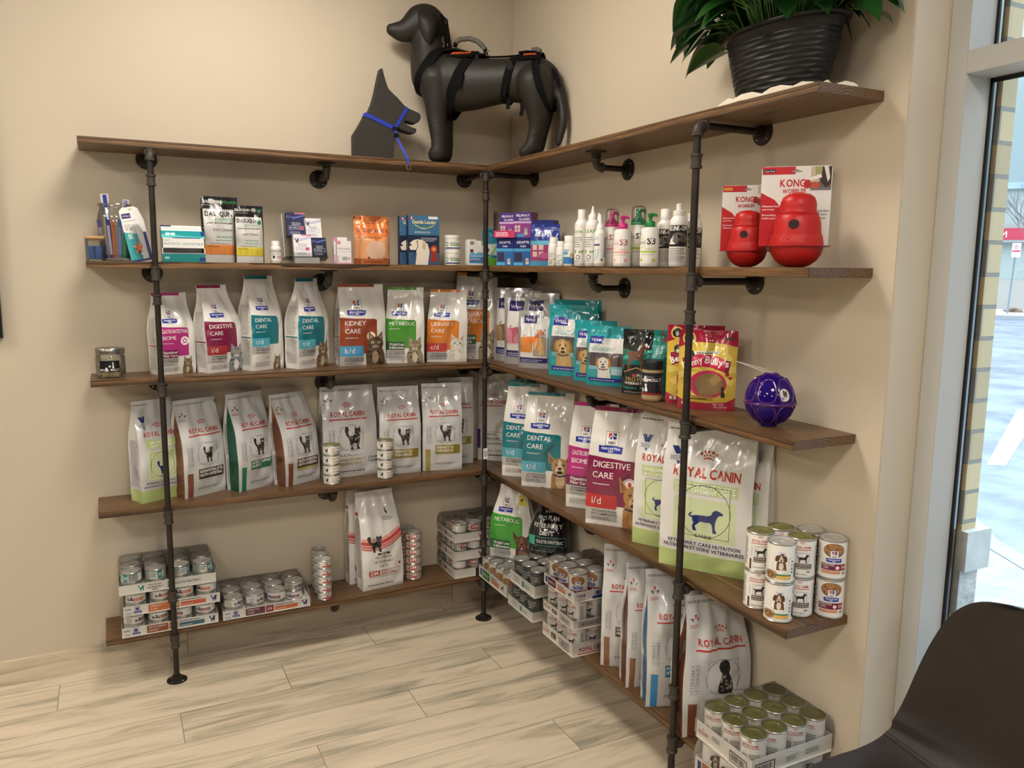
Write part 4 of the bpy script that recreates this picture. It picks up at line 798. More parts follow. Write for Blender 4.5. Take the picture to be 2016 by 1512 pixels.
A = b.art(); k = A.W / A.H; A.rect(.64, .0, 1, 1, '188a80'); A.poly([(0, .70), (.64, .62), (.64, .48), (0, .45)], '14665f'); A.poly([(0, .58), (.64, .70), (.64, .66), (0, .52)], '2aa294'); A.rect(0, .0, .64, .42, '15181a')
sil(A, DOG_STAND, .08, .36, .48, .62 * k, '6b4a38'); A.poly([(.76, .96), (.86, .90), (.80, .84), (.92, .80), (.95, .86), (.88, .91), (.86, .97)], '7a4632'); A.lines(.68, .96, .58, .78, 9, '7fc4bc', 4)
A.stroke([(.06, .34), (.34, .42), (.64, .34)], .02, 'b0935a'); A.rect(.26, .275, .34, .32, 'b8403a'); A.text('PURINA', .36, .28, .055, 'e8e6e0', bold=True); A.text('PRO PLAN', .12, .205, .085, 'b89c62', maxw=.52); A.text('VETERINARY DIETS', .08, .155, .05, 'e8e6e0', bold=True, maxw=.56)
A.text('Bouchees', .42, .085, .055, '2aa294', bold=True); A.text('Digestive', .05, .085, .05, '2aa294', bold=True, maxw=.34); A.lines(.06, .8, .02, .05, 2, '9a9a98', 3); b.put(A)
def bully(b):
    A = b.art(); k = A.W / A.H
    A.poly([(.0, .15), (.15, .105), (.5, .09), (.85, .11), (1, .16), (1, .80), (.75, .84), (.25, .85), (0, .78)], 'd6b646'); rr = random.Random(3)
    for i in range(12):
        a = i / 12 * 2 * PI; A.poly([(.5, .48), (.5 + .5 * math.cos(a), .48 + .34 * math.sin(a)), (.5 + .5 * math.cos(a + .26), .48 + .34 * math.sin(a + .26))], 'e4cf6e')
    A.ell(.17, .90, .11, .11, 'e0c94e', 18); A.ell(.17, .90, .085, .085, '1a1a1a', 16); A.ell(.17, .89, .035, .045, 'c8c4bc', 8); A.text('100%', .77, .88, .06, '2f4a3a', 'l', bold=True)
    A.text('BENNY BULLYS', .56, .965, .02, '2a1a1a', 'c', bold=True)
    A.ell(.52, .33, .32, .25, 'c2305a', 28); A.ell(.55, .33, .25, .20, '8a7248', 24)
    for i in range(7): A.poly([(x_, y_ * k + .23) for x_, y_ in ((lambda cx, cy, a, s_: [(cx + s_ * math.cos(a + q), cy + s_ * math.sin(a + q)) for q in (0, 1.3, PI, 4.4)])(.34 + rr.uniform(0, .42), rr.uniform(.0, .34), rr.uniform(0, 3), .11))], rr.choice(['a98c5c', '9a7c4e', 'b59a6c', '8d7046']))
    n = 12; top = [(.06 + .84 * i / n, .60 + .10 * math.sin(PI * (.15 + .8 * i / n))) for i in range(n + 1)]; bot = [(x_ * .9 + .05, y_ - .15) for x_, y_ in top]
    A.poly([top[0]] + bot[:1] + [bot[1], top[1]], '8a1c3c'); [A.poly([top[i], bot[i], bot[i + 1], top[i + 1]], '8a1c3c' if i in (0, 1, n - 1) else 'c8284f') for i in range(n)]
    A.text("Benny", .10, .515, .11, 'f0ece6', bold=True, rot=22, sx=.85, maxw=.36); A.text("Bully's", .45, .60, .12, 'f0ece6', bold=True, rot=-10, sx=.9, maxw=.46)
    A.poly([(.25, .735), (.7, .745), (.72, .715), (.27, .70)], 'c9c7c2'); A.lines(.29, .68, .71, .735, 1, '3c3c3c', 3); A.ell(.2, .70, .07, .08, '22201e', 12); A.ell(.2, .675, .035, .035, 'd8d4cc', 8)
    for x_, y_ in ((.83, .46), (.88, .42)): A.ell(x_, y_, .02, .02, 'a82a34', 8); A.ell(x_ + .03, y_, .02, .02, 'a82a34', 8); A.poly([(x_ - .02, y_ - .002), (x_ + .05, y_ - .002), (x_ + .015, y_ - .03)], 'a82a34')
    A.poly([(.2, .19), (.62, .17), (.62, .12), (.2, .14)], 'b08a3c'); A.lines(.23, .6, .135, .165, 1, '3a2a14', 4); sil(A, DOG_SIT, .72, .17, .13, .14, '3a3836')
    A.rect(.08, .06, .20, .10, 'e6dcd8'); A.rect(.12, .065, .16, .095, 'b02a34'); A.text('NET WT.', .62, .065, .035, 'e8d8dc'); A.text('80 g (2.8 oz)', .64, .035, .03, 'e8d8dc'); b.put(A)
RED = film('a81f3c')
b = pouch('red and yellow dog treat pouch, the rear one half behind the right pipe', (-.165, -1.455), .175, -44, Z3, .252, .03, RED, 20, group=GP); bully(b)
b = pouch('red and yellow dog treat pouch, the front one right of the pipe', (-.190, -1.548), .172, -42, Z3, .243, .035, RED, 21, group=GP); bully(b)
# ---------------------------------------------------------------- fourth shelf: silver crowned bags, left run
SB = film('c9c8c6'); GR = 'silver pet food bags on the fourth shelf'
R4 = lambda lb, xy, w, yaw, z, Hh, D, seed, side=None, **k: Bag('pet_food_bag', lb, 'pet food bag', xy, w, yaw, z, Hh, D, k.pop('mat', SB), seed=seed, side=side, **k)
def dev(b, name=('DEVELOPMENT PUPPY', 'DEVELOPPEMENT CHIOT'), dog=True):
    A = b.art(); k = A.W / A.H; A.rect(0, 0, 1, .125, 'b6c880'); A.lines(.03, .5, .955, .975, 1, '6a6a66', 3)
    A.poly([(.08, .845), (.15, .845), (.17, .82), (.19, .845), (.26, .845), (.21, .79), (.13, .79)], '2a3c78'); A.lines(.07, .27, .75, .785, 3, '5a6488', 3); A.poly([(.14, .745), (.20, .745), (.17, .72)], '2a3c78')
    royal(A, .50, .655, .74, c='b5391f', bar=False); A.rect(.15, .545, .86, .625, 'bccc92'); A.text(name[0], .5, .585, .045, 'eef0e2', 'c', bold=True, maxw=.66); A.text(name[1], .5, .55, .045, 'eef0e2', 'c', bold=True, maxw=.66)
    A.rect(.16, .225, .84, .515, 'ccd8ac'); A.frame(.22, .25, .78, .25 + .56 * k, .006, '4d5a3c'); A.ring(.5, .24 + .30 * k, .29, .007, '4d5a3c', 30)
    if dog: sil(A, DOG_STAND, .33, .29, .38, .27 * k, '1f2f6e')
    else: sil(A, CAT_STAND, .36, .27, .30, .32 * k, '1f2f6e')
    A.text('CANINE' if dog else 'FELINE', .5, .245, .035, '3a3a44', 'c', bold=True); A.text('VETERINARY CARE NUTRITION', .5, .185, .038, '2b2f5c', 'c', bold=True, maxw=.80); A.text('NUTRITION ET SOINS VETERINAIRES', .5, .15, .038, '2b2f5c', 'c', bold=True, maxw=.88)
    b.put(A); G = b.GL; S = Art(b.D, b.H, 'film'); S.rect(0, 0, 1, .125, 'b6c880'); S.lines(.15, .85, .16, .62, 34, '77799a', 2); b.put(S, 'side_print', G)
b = R4('pale green and silver bag behind the left pipe, fourth shelf', (-1.668, -.172), .170, 25, Z4, .395, .085, 31, lean=.012, group=GR, tw=.95); dev(b, ('NEUTERED CAT', 'CHAT STERILISE'), False)
b = R4('silver bag with copper side and kitten drawing, fourth shelf', (-1.513, -.172), .185, 27, Z4, .388, .085, 32, film('8f5a40', True), group=GR, tw=1.0, lean=.015); royal_bag(b, 1, '3f2a22', ('GASTROINTESTINAL KITTEN', 'GASTRO-INTESTINAL'), '7a4630', 'kitten')
b = R4('silver bag with dark green side and SATIETY band, fourth shelf', (-1.306, -.162), .175, 29, Z4, .400, .082, 33, film('1b6a4e', True), group=GR, tw=1.0, lean=.02, sx=-.004); royal_bag(b, 1, '1d6a50', ('SATIETY SUPPORT', 'SATIETE'), '1f7a58', 'cat')
b = R4('silver bag with copper side, standing cat and olive strip, fourth shelf', (-1.118, -.158), .183, 27, Z4, .388, .082, 34, film('8f5a40', True), group=GR, tw=.96, lean=.022, sx=-.03); royal_bag(b, 1, '3f2a22', ('GASTROINTESTINAL', 'GASTRO-INTESTINAL'), '7a4630', 'cat', 'a8a468')
b = R4('widest silver bag on the left wall, MULTI urinary, behind the small can towers', (-.945, -.100), .245, 3, Z4, .402, .078, 35, group=GR, tw=.97, sx=-.003)
A = b.art(); k = A.W / A.H; A.lines(.03, .75, .945, .965, 2, '4a4844', 2, .4); A.poly([(.04, .86), (.10, .86), (.09, .83)], '5b5a5a'); A.poly([(.11, .875), (.15, .875), (.13, .85)], 'b53228'); A.poly([(.16, .86), (.22, .86), (.17, .83)], '5b5a5a'); A.lines(.03, .22, .80, .825, 2, 'b86a5e', 3)
royal(A, .46, .675, .62); A.text('URINARY', .14, .38, .045, '8d8b89', rot=90); A.text('URINAIRE', .20, .38, .045, '8d8b89', rot=90); A.ring(.5, .44, .24, .006, '6b6a69', 28, True); A.frame(.30, .31, .72, .31 + .42 * k, .005, '8a8886'); sil(A, CAT_STAND, .38, .30, .34, .44 * k, '2c2926'); stripes(A, .38, .30, .34, .44 * k, '9c9894', 18, 4)
A.text('MULTI', .27, .235, .042, '55534f', sx=1.3); A.lines(.48, .72, .24, .255, 1, '8a8886', 2); A.text('URINARY SO AGING 7+', .27, .185, .045, 'a98b4a', bold=True, maxw=.48); A.text('URINAIRE SO AGE 7+', .27, .14, .045, 'a98b4a', bold=True, maxw=.42); A.text('CALM', .82, .19, .042, '4a4a52', bold=True); A.text('CALM', .82, .15, .042, '4a4a52', bold=True); A.lines(.27, .9, .06, .085, 1, '55534f', 4); b.put(A)
b.side_text(seed=3)
b = R4('silver cat bag with olive URINARY SO band, the left one', (-.698, -.125), .185, -6, Z4, .392, .075, 36, group=GR, tw=1.0, sx=-.003); royal_bag(b, 1, '8a7a2c', ('URINARY SO', 'URINAIRE SO'), '9c8c40', 'cat')
b = R4('silver cat bag with olive URINARY SO band, the right one in front', (-.502, -.135), .182, -12, Z4, .399, .062, 37, group=GR, tw=1.0); royal_bag(b, 1, '8a7a2c', ('URINARY SO', 'URINAIRE SO'), '9c8c40', 'cat')
b = R4('silver cat bag mostly hidden behind the right olive banded bag', (-.395, -.052), .17, -13, Z4, .412, .036, 38, group=GR, tw=1.0, e=.6); royal_bag(b, 1, '8a7a2c', ('URINARY SO', 'URINAIRE SO'), '9c8c40', 'cat', name_y=.68)
# fourth shelf, right run
b = R4('silver dental bag with violet edge in the corner of the fourth shelf', (-.185, -.035), .185, -38, Z4, .425, .05, 39, group=GR, tw=.97, e=.7)
A = b.art(); k = A.W / A.H; A.lines(.05, .3, .80, .84, 3, 'b86a5e', 3); royal(A, .45, .66, .66); A.ring(.5, .46, .24, .006, '8a8886', 24, True); sil(A, DOG_STAND, .32, .38, .36, .26 * k, 'c8c6c4'); A.frame(.18, .24, .82, .34, .01, '3c3450'); A.text('DENTAL', .22, .295, .055, '2f2a44', bold=True); A.text('DENTAIRE', .22, .25, .055, '2f2a44', bold=True); A.rect(0, .14, .09, .36, '5a3f86'); A.lines(.15, .8, .19, .22, 2, '3c3a38', 2); A.text('NET WEIGHT / POIDS', .12, .11, .04, '3c3a38'); A.lines(.12, .7, .06, .09, 1, '3c3a38', 2); b.put(A)
b = H('', 'white dog bag with teal top seal, hindmost of the dental bags, fourth shelf', (-.150, -.285), .17, -44, Z4, .423, .035, .0, 40, group=GR); hills_bag(b, ('DENTAL', 'CARE'), '14707c', 't/d', '4fa6bd', 'dog')
b = H('', 'white dog bag with teal DENTAL CARE panel, the middle one, fourth shelf', (-.205, -.350), .195, -44, Z4, .418, .048, .012, 41, group=GR); hills_bag(b, ('DENTAL', 'CARE'), '14707c', 't/d', '4fa6bd', 'dog')
b = H('', 'white dog bag with teal panel and fluffy tan small dog, fourth shelf', (-.205, -.540), .215, -43, Z4, .405, .055, .012, 42, group=GR); hills_bag(b, ('DENTAL', 'CARE'), '14707c', 't/d', '4fa6bd', 'dog', an=dict(c='b08558', dark='7a5636', face='e0cdb0', tongue=False, chest='d8bf98'), as_=.46)
b = H('', 'white dog bag with magenta panel partly behind the maroon one, fourth shelf', (-.185, -.880), .19, -50, Z4, .415, .045, .015, 43, group=GR); hills_bag(b, ('GASTROINTESTINAL', 'BIOME'), 'b02c78', ('Digestive/', 'Fiber Care'), '7c1f55', 'dog')
b = H('', 'big white bag with maroon DIGESTIVE CARE panel and smiling tan dog', (-.225, -1.090), .235, -49, Z4, .432, .060, .012, 44, group=GR); hills_bag(b, ('DIGESTIVE', 'CARE'), '7d1c45', 'i/d', 'c02c2c', 'dog', 'ring', an=dict(c='b4824a', dark='8a5c34', face='dcb884', chest='c89c60'), as_=.50)
b = R4('pale green and white puppy bag standing behind the big one, fourth shelf', (-.190, -1.335), .22, -60, Z4, .445, .062, 45, group=GR, tw=.97, mat=film('dcdad6')); dev(b)
b = R4('narrow pale green bag side showing behind the big puppy bag', (-.075, -1.60), .20, -78, Z4, .42, .05, 47, group=GR, mat=film('dcdad6')); dev(b)
b = R4('biggest puppy food bag, white and pale green, right of the pipe on the fourth shelf', (-.228, -1.535), .285, -58, Z4, .452, .070, 46, group=GR, tw=.98, mat=film('dcdad6')); dev(b)
# ---------------------------------------------------------------- fourth shelf cans
for s_, (cx, cy, w) in enumerate(((-.926, -.123, 'left tower before the MULTI bag'), (-.688, -.155, 'right tower between two silver bags'))):
    if s_ == 0: cy = -.155
    for i in range(4): can('urc', cx, cy - .01, Z4 + i * .0427, -12 + 5 * s_, 'small gold-lidded can, %s from bottom, %s' % (ORD[i], w), 'small gold lidded can towers')
for nm, kd, x, y, d_ in (('gold-lidded dog food can at the left', 'rcd', -.176, -1.915, 0), ('white puppy stew can with silver lid at the front', 'hpup', -.185, -2.003, 0), ('gold-lidded dog food can in the middle front', 'rcd', -.108, -2.000, 0), ('maroon banded stew can with silver lid at the right', 'hid', -.0400, -2.043, 0), ('gold-lidded can at the back', 'rcd', -.100, -1.916, 0), ('silver-lidded can at the back right by the wall', 'hid', -.0395, -1.964, 0)):
    for i in range(2): can(kd, x, y, Z4 + i * .1085, -42 + random.Random(int(x * 999)).uniform(-6, 6), nm + (', lower one' if i == 0 else ', upper one') + ', fourth shelf', 'stacked dog food cans by the window end')
# ---------------------------------------------------------------- bottom shelf, left run
def t_hills(num, pc, ttl, sc, st, bc, cat=True):
    def f(A):
        k = A.W / A.H; A.text(num, .02, .60, .018, '2b2f5c', bold=True); A.rect(.115, .42, .165, .92, '2c3f94'); A.rect(.12, .45, .16, .88, 'e8e5de'); A.rect(.125, .5, .155, .8, '2c3f94'); A.poly([(.10, .40), (.185, .40), (.18, .15), (.105, .15)], '27389a'); A.lines(.108, .177, .2, .36, 1, 'e8e5f0', 2); A.lines(.02, .09, .1, .4, 3, '8a8892', 2)
        A.rect(.25, .12, .47, .88, pc); ln = ttl.split('/'); [A.text(q, .27, .58 - .32 * i, .022, 'ece8e4', maxw=.18) for i, q in enumerate(ln)]
        A.rect(.48, .12, .57, .88, sc, .004); A.text(st, .525, .38, .030, 'ece8e4', 'c', bold=True); A.lines(.585, .86, .76, .9, 1, '2b2f5c', 3, .6); A.rect(.585, .18, .85, .62, bc); A.lines(.6, .75, .3, .45, 1, 'f0dcd0', 3)
        sil(A, CAT_STAND, .90, .15, .075, .7, '2a2f74')
    return f
def t_pp(c, name=None):
    def f(A): sil(A, CAT_STAND, .19, .22, .07, .62, c); A.text('PRO PLAN', .36, .66, .018, '3a3835', 'c', bold=True); A.text('VETERINARY', .36, .38, .018, '3a3835', 'c', bold=True); A.text('DIETS', .36, .12, .018, '3a3835', 'c', bold=True); A.rect(.49, .18, .56, .82, c); A.text('EN', .525, .38, .03, 'ece8e4', 'c', bold=True); A.frame(.56, .18, .84, .82, .002, c); A.text('GASTROENTERIC', .70, .42, .024, '3a3835', 'c', bold=True, maxw=.26)
    return f
TW, TD, YT = .3505, .2308, -.2313
def ltray(lb, x, z, art, kind, what, seed, skip=()):
    tray(lb, x, YT, z, 0, TW, TD, .0385, art, None, 'cardboard trays on the bottom shelf', filmh=.0870)
    for L in range(2):
        for j in range(3):
            for i in range(4):
                if (L == 0 and j > 0 and i > 0 and not (i == 3 and skip)) or (i, j) in skip: continue
                can(kind, x + .0450 + i * .0868, YT + .0402 + j * .0769, z + .0020 + L * .0411, random.Random(seed * 99 + L * 12 + j * 4 + i).uniform(-60, 60), '%s: %s row, %s from left%s' % (what, ('front', 'second', 'third')[j], ORD[i], ', upper' if L else ', lower'), 'cat food cans in cardboard trays')
ltray('white cardboard can tray with brown and blue panels, lowest of the left three', -1.766, Z5, t_hills('2698', '9a4a2c', 'SANTE RENALE/KIDNEY', 'c8762e', 'k/d', '1d6a80'), 'kid', 'silver can, lowest left tray', 1)
ltray('white cardboard can tray with orange URINARY CARE panel, middle of three', -1.757, Z5 + .0855, t_hills('6238', 'd0702a', 'URINARY/CARE', 'b88a3c', 'c/d', 'd8603a'), 'uri', 'silver can, middle left tray', 2)
ltray('white cardboard can tray with teal cat, topmost of the left three', -1.768, Z5 + .1710, t_pp('1f8f86'), 'en', 'teal-banded can, topmost left tray', 3)
ltray('white cardboard can tray with maroon DIGESTIVE CARE panel on its own', -1.397, Z5, t_hills('4628', '6d1f3a', 'DIGESTIVE/CARE', '9a2c30', 'i/d', 'd8703a'), 'dig', 'silver can, maroon panelled tray', 4, ((3, 0),))
for q, (x, y, w) in enumerate(((-.972, -.176, 'front'), (-.968, -.106, 'middle'), (-.962, -.037, 'rear'))):
    for i in range(5): can('dms', x, y, Z5 + i * .0356, -6 + q * 7, 'tiny red and white can, %s from bottom of the %s tower' % (ORD[i], w), 'tiny cat food can towers')
for q, (x, y, w) in enumerate(((-.541, -.112, 'front'), (-.552, -.0395, 'rear'))):
    for i in range(6): can('dm', x, y, Z5 + i * .0369, -32 - 14 * q, 'red DM can, %s from bottom of the %s six-can tower' % (ORD[i], w), 'red DM can towers')
PPW = film('dedbd6')
def dmart(b):
    A = b.art(); k = A.W / A.H
    n = 12; up = [(i / n, .53 + .10 * ((i / n - .35) ** 2) * 2.2) for i in range(n + 1)]
    for w_, c_, o_ in ((.145, 'd89a94', 0), (.05, 'b8443e', .005), (.03, 'c8655e', .07), (.02, 'b8443e', .11)): A.stroke([(x_, y_ - .05 - o_ * .6 + .02 * x_) for x_, y_ in up], w_ * 1.4, c_)
    sil(A, CAT_STAND, .12, .39, .42, .40 * k, '2e2a27'); stripes(A, .12, .39, .42, .40 * k, '7d7770', 14, 5)
    A.poly([(.68, .82), (.72, .86), (.70, .80), (.74, .78), (.71, .75), (.67, .79)], '3a3835'); A.lines(.58, .86, .70, .745, 4, '6a6864', 4)
    A.rect(.36, .362, .66, .382, '2c1c1a'); A.text('PURINA', .51, .365, .030, 'e8e4de', 'c', bold=True); A.text('PRO PLAN', .50, .322, .060, '38332f', 'c'); A.text('VETERINARY', .50, .276, .060, '38332f', 'c', maxw=.62); A.text('DIETS', .50, .230, .060, '38332f', 'c')
    A.frame(.14, .145, .90, .20, .008, 'b23c2c'); A.rect(.14, .145, .40, .20, 'b23c2c'); A.text('DM', .27, .155, .085, 'efe9e2', 'c', bold=True); A.text('DIETETIC', .44, .178, .030, 'b23c2c', bold=True, sx=1.5, maxw=.44); A.text('MANAGEMENT', .44, .155, .030, 'b23c2c', bold=True, sx=1.3, maxw=.44)
    A.ell(.89, .245, .035, .03, '7a2c34', 8); A.lines(.14, .9, .128, .138, 1, '6a6864', 2); A.lines(.12, .92, .045, .065, 1, '55534f', 4); b.put(A)
    S = Art(b.D, b.H, 'film'); S.rect(.1, .76, .9, .79, 'b23c2c'); S.lines(.15, .9, .12, .74, 30, '6f6c68', 3); b.put(S, 'side_print', b.GL)
b = Bag('pet_food_bag', 'tall white cat food bag with pink swoosh and red DM box, in front', 'pet food bag', (-.803, -.185), .195, 6, Z5, .440, .072, PPW, seed=51, tw=.90, sx=-.02, lean=.02, top=.6, group='white DM cat food bags'); dmart(b)
b = Bag('pet_food_bag', 'tall white cat food bag half hidden behind the pink swoosh bag', 'pet food bag', (-.835, -.082), .18, 4, Z5, .455, .06, PPW, seed=52, tw=.97, sx=-.0, top=.6, group='white DM cat food bags'); dmart(b)
# corner pile of red DM trays
def t_dm(dark=False):
    def f(A):
        if dark: A.rect(.36, .0, 1, .95, '1c1c1e'); c = 'e6e2da'
        else: c = 'b23c2c'
        sil(A, CAT_STAND, .40, .2, .10, .6, c); c2 = 'e6e2da' if dark else '3a3835'; A.text('PRO PLAN', .62, .68, .024, c2, 'c', bold=True); A.text('VETERINARY', .62, .42, .024, c2, 'c', bold=True); A.text('DIETS', .62, .16, .024, c2, 'c', bold=True); A.rect(.76, .15, .84, .85, 'b23c2c')
        A.frame(.02, .1, .34, .9, .002, '9a9890') if not dark else None
    return f
def t_dml(A): A.frame(.03, .12, .97, .88, .002, '9a9890'); A.rect(.10, .25, .20, .75, 'b23c2c'); A.text('DM', .15, .38, .03, 'efe9e2', 'c', bold=True); A.rect(.45, .3, .55, .7, 'b23c2c'); A.lines(.6, .9, .3, .7, 4, '7a7770', 3)
XD, YD = -.379, -.2215
for q in range(3):
    zt = Z5 + q * .0858; nm = ('lowest', 'middle', 'topmost')[q]
    tray('white cardboard tray of red cans in the corner, %s of three' % nm, XD, YD, zt, 0, .2912, .2210, .0420, t_dm(q == 0), t_dml, 'corner trays of red cans', filmh=.0855)
    for L in range(2):
        for j in range(3):
            for i in range(4):
                if L == 0 and j > 0 and i > 0: continue
                can('dmt', XD + .0385 + i * .0714, YD + .0385 + j * .0718, zt + .002 + L * .0409, random.Random(q * 50 + L * 12 + j * 4 + i).choice([-20, 10, -40, 120]), 'red and grey can, %s corner tray: %s row, %s from left, %s' % (nm, ('front', 'second', 'third')[j], ORD[i], 'upper' if L else 'lower'), 'red cans in the corner trays')
# ---------------------------------------------------------------- bottom shelf, right run: trays face local -y = world -x
def rtray(lb, y0, z, n, m, kind, h, art, artR, what, x0=-.2765, nx=3, film=None, seed=1, group='can trays on the right bottom shelf', only_front=False):
    R, Hc = CANK[kind][0], CANK[kind][1]; st = 2 * R + .0008; w = n * st + .0044; d = m * st + .0044
    tray(lb, x0, y0, z, -90, w, d, h, art, None, group, filmh=film or Hc + .003, art_right=artR)
    for j in range(m):
        for i in range(n):
            if only_front and j > 0 and i < n - 1: continue
            can(kind, x0 + .0022 + R + j * st, y0 - (.0022 + R + i * st), z + .002, -90 + random.Random(seed * 31 + i * 7 + j).uniform(10, 60), '%s: %s row, %s from its far end' % (what, ('front', 'second', 'third', 'wall side')[j], ORD[i]), 'cans standing in the right wall trays')
def tr_h(num, pc, t1, green=False):
    def f(A): A.rect(.05, .2, .12, .8, '2c3f94'); A.rect(.14, .12, .40, .88, pc); A.text(t1, .16, .38, .035, 'ece8e4', maxw=.2, bold=True); A.rect(.46, .2, .72, .6, 'd4906a'); A.lines(.46, .72, .68, .85, 1, '2b2f5c', 3); sil(A, DOG_STAND, .80, .2, .10, .6, '2a2f74')
    return f
def tr_hR(num, pc, tx='DIGESTIVE'):
    def f(A): A.text(num, .05, .45, .05, '3b3f8c', bold=True); A.lines(.05, .25, .12, .35, 2, '5a5c94', 3); A.rect(.38, .4, .50, .92, '2c3f94'); A.rect(.39, .44, .49, .88, 'e8e5de'); A.rect(.405, .5, .475, .82, '2c3f94'); A.rect(.34, .12, .54, .4, '27389a'); A.rect(.62, .12, 1, .9, pc); A.text(tx, .65, .5, .04, 'ece8e4', maxw=.32)
    return f
def bars(A, x0, x1, y0, y1, seed=1):
    A.rect(x0, y0, x1, y1, '2a2826'); A.rect(x0 + .012, y0 + .06, x1 - .012, y1 - .06, 'e8e5de'); rr = random.Random(seed); x = x0 + .03
    while x < x1 - .04: w = rr.choice([.006, .010, .014]); A.rect(x, y0 + .12, x + w, y1 - .12, '2a2826'); x += w + rr.choice([.006, .01])
def tr_rc(A): royal(A, .13, .48, .20, bar=True); bars(A, .56, .88, .15, .75, 2); A.rect(.30, .3, .46, .7, '5c3a2a'); A.lines(.32, .44, .38, .62, 2, 'e0d8cc', 3)
def tr_rcR(A): bars(A, .10, .62, .22, .78, 3)
def tr_rcR2(A): royal(A, .38, .32, .5)
def tr_ge(A): A.text('PRO PLAN', .28, .62, .03, '3a3835', 'c'); A.text('VETERINARY DIETS', .28, .32, .022, '3a3835', 'c'); A.rect(.5, .25, .58, .75, '2b8f8b'); A.lines(.6, .85, .35, .65, 2, '2b8f8b', 3)
def tr_geR(A): sil(A, DOG_STAND, .30, .2, .22, .6, '1c7c70'); A.lines(.6, .9, .3, .7, 3, '3a3835', 3)
rtray('white can tray with green panels nearest the corner, right bottom shelf', -.2240, Z5, 4, 3, 'met', .055, tr_h('7012', '3c8a3a', 'METABOLIC'), tr_hR('', '3c8a3a', 'METABOLIC'), 'stew can, corner tray of right wall', x0=-.2585, seed=2)
rtray('white can tray with teal dog, lower of two, right bottom shelf', -.562, Z5, 3, 3, 'dark', .042, tr_ge, tr_geR, 'dark grey can, lower teal dog tray', seed=3, x0=-.2745)
rtray('white can tray with teal dog, upper of two, right bottom shelf', -.580, Z5 + .1095, 3, 3, 'dark', .050, tr_ge, tr_geR, 'dark grey can, upper teal dog tray', seed=4, x0=-.2745)
rtray('white can tray with red crown logo end, lowest of three, right wall', -.882, Z5, 3, 3, 'rcdt', .053, tr_rc, tr_rcR2, 'gold-lidded can, lowest right wall tray', x0=-.280, seed=5)
rtray('white can tray with barcode end, middle of three, right wall', -.885, Z5 + .1062, 3, 3, 'rcdt', .037, tr_rc, tr_rcR, 'gold-lidded can, middle right wall tray', x0=-.280, seed=6)
rtray('white can tray numbered 7008, topmost of three, right wall', -.887, Z5 + .2135, 3, 3, 'hidt', .041, tr_h('7008', '6d1f3a', 'DIGESTIVE'), tr_hR('7008', '6d1f3a'), 'stew can, tray numbered 7008', x0=-.280, seed=7)
def tr_near(A): royal(A, .13, .45, .18); A.lines(.30, .48, .5, .75, 3, '6a6864', 3); bars(A, .62, .92, .12, .72, 5)
def tr_nearR(A): bars(A, .04, .28, .18, .72, 6); A.lines(.42, .58, .3, .62, 4, '6a6864', 3); A.lines(.66, .88, .35, .65, 4, '6a6864', 8)
rtray('white can tray of puppy stew cans under the gold-lidded tray, near the window', -1.838, Z5, 3, 4, 'hput', .045, tr_h('', 'b8743c', 'STEW'), None, 'puppy stew can, lower tray by the chair', x0=-.3030, seed=8)
rtray('white can tray of twelve big gold-lidded cans, nearest the chair', -1.838, Z5 + .1015, 3, 4, 'rclid', .053, tr_near, tr_nearR, 'gold-lidded can, upper tray by the chair', x0=-.3030, seed=9)
# bags on the right run's bottom shelf; two stand on the trays of cans
b = H('', 'white dog bag with green METABOLIC panel and brown dog, behind the corner tray', (-.221, -.264), .205, -48, Z5 + .1045, .352, .048, .0, 61, tw=.62, lean=.01, group='bags on the right bottom shelf'); hills_bag(b, ('METABOLIC',), '3f9a34', ('Weight Loss', '& Maintenance'), '1f5c38', 'dog', an=dict(c='5a3620', dark='3c2416', face='8a5a38', ear='up'), ts=.085, as_=.42)
A = b.art(); A.rect(.72, .72, .95, .84, 'd8c23c'); sil(A, DOG_STAND, .76, .75, .14, .07, '2c3a2c'); b.put(A, 'yellow_sticker')
b = Bag('pet_food_bag', 'glossy black food bag with teal top lying back behind the teal dog trays', 'pet food bag', (-.195, -.575), .185, -47, Z5 + .1095 + .1062, .262, .085, film('161718'), seed=62, tw=.62, lean=.05, top=.3, bulge=.02, wr=1.6, e=.5)
A = b.art(); A.rect(.05, .80, .95, 1, '1c7a70'); A.text('PURINA', .5, .68, .05, 'd8d6d0', 'c', bold=True); A.text('PRO PLAN', .5, .58, .085, 'e2e0da', 'c', bold=True); A.text('VETERINARY', .5, .47, .085, 'e2e0da', 'c', bold=True, maxw=.8); A.text('DIETS', .5, .36, .085, 'e2e0da', 'c', bold=True); A.frame(.06, .18, .94, .33, .012, '3fa596'); A.rect(.06, .18, .22, .33, '3fa596'); A.text('GASTROENTERIC', .26, .225, .075, 'd8e4e0', bold=True, maxw=.64); A.lines(.1, .8, .07, .1, 1, '8a8a88', 3); b.put(A)
b = R4('tall silver bag with copper-brown stripe beside the three trays, bottom shelf', (-.215, -1.200), .165, -35, Z5, .448, .075, 63, film('7d4a34', True), group='bags on the right bottom shelf', tw=.97); royal_bag(b, 1, '3f2a22', ('GASTROINTESTINAL', 'HIGH ENERGY'), '8a5a3c', 'dog')
b = R4('silver bag turned to show its copper side, second from the trays', (-.225, -1.375), .155, -18, Z5, .438, .080, 64, film('7d4a34', True), group='bags on the right bottom shelf', tw=.97); royal_bag(b, 1, '3f2a22', ('GASTROINTESTINAL', 'MODERATE CALORIE'), '8a5a3c', 'dog')
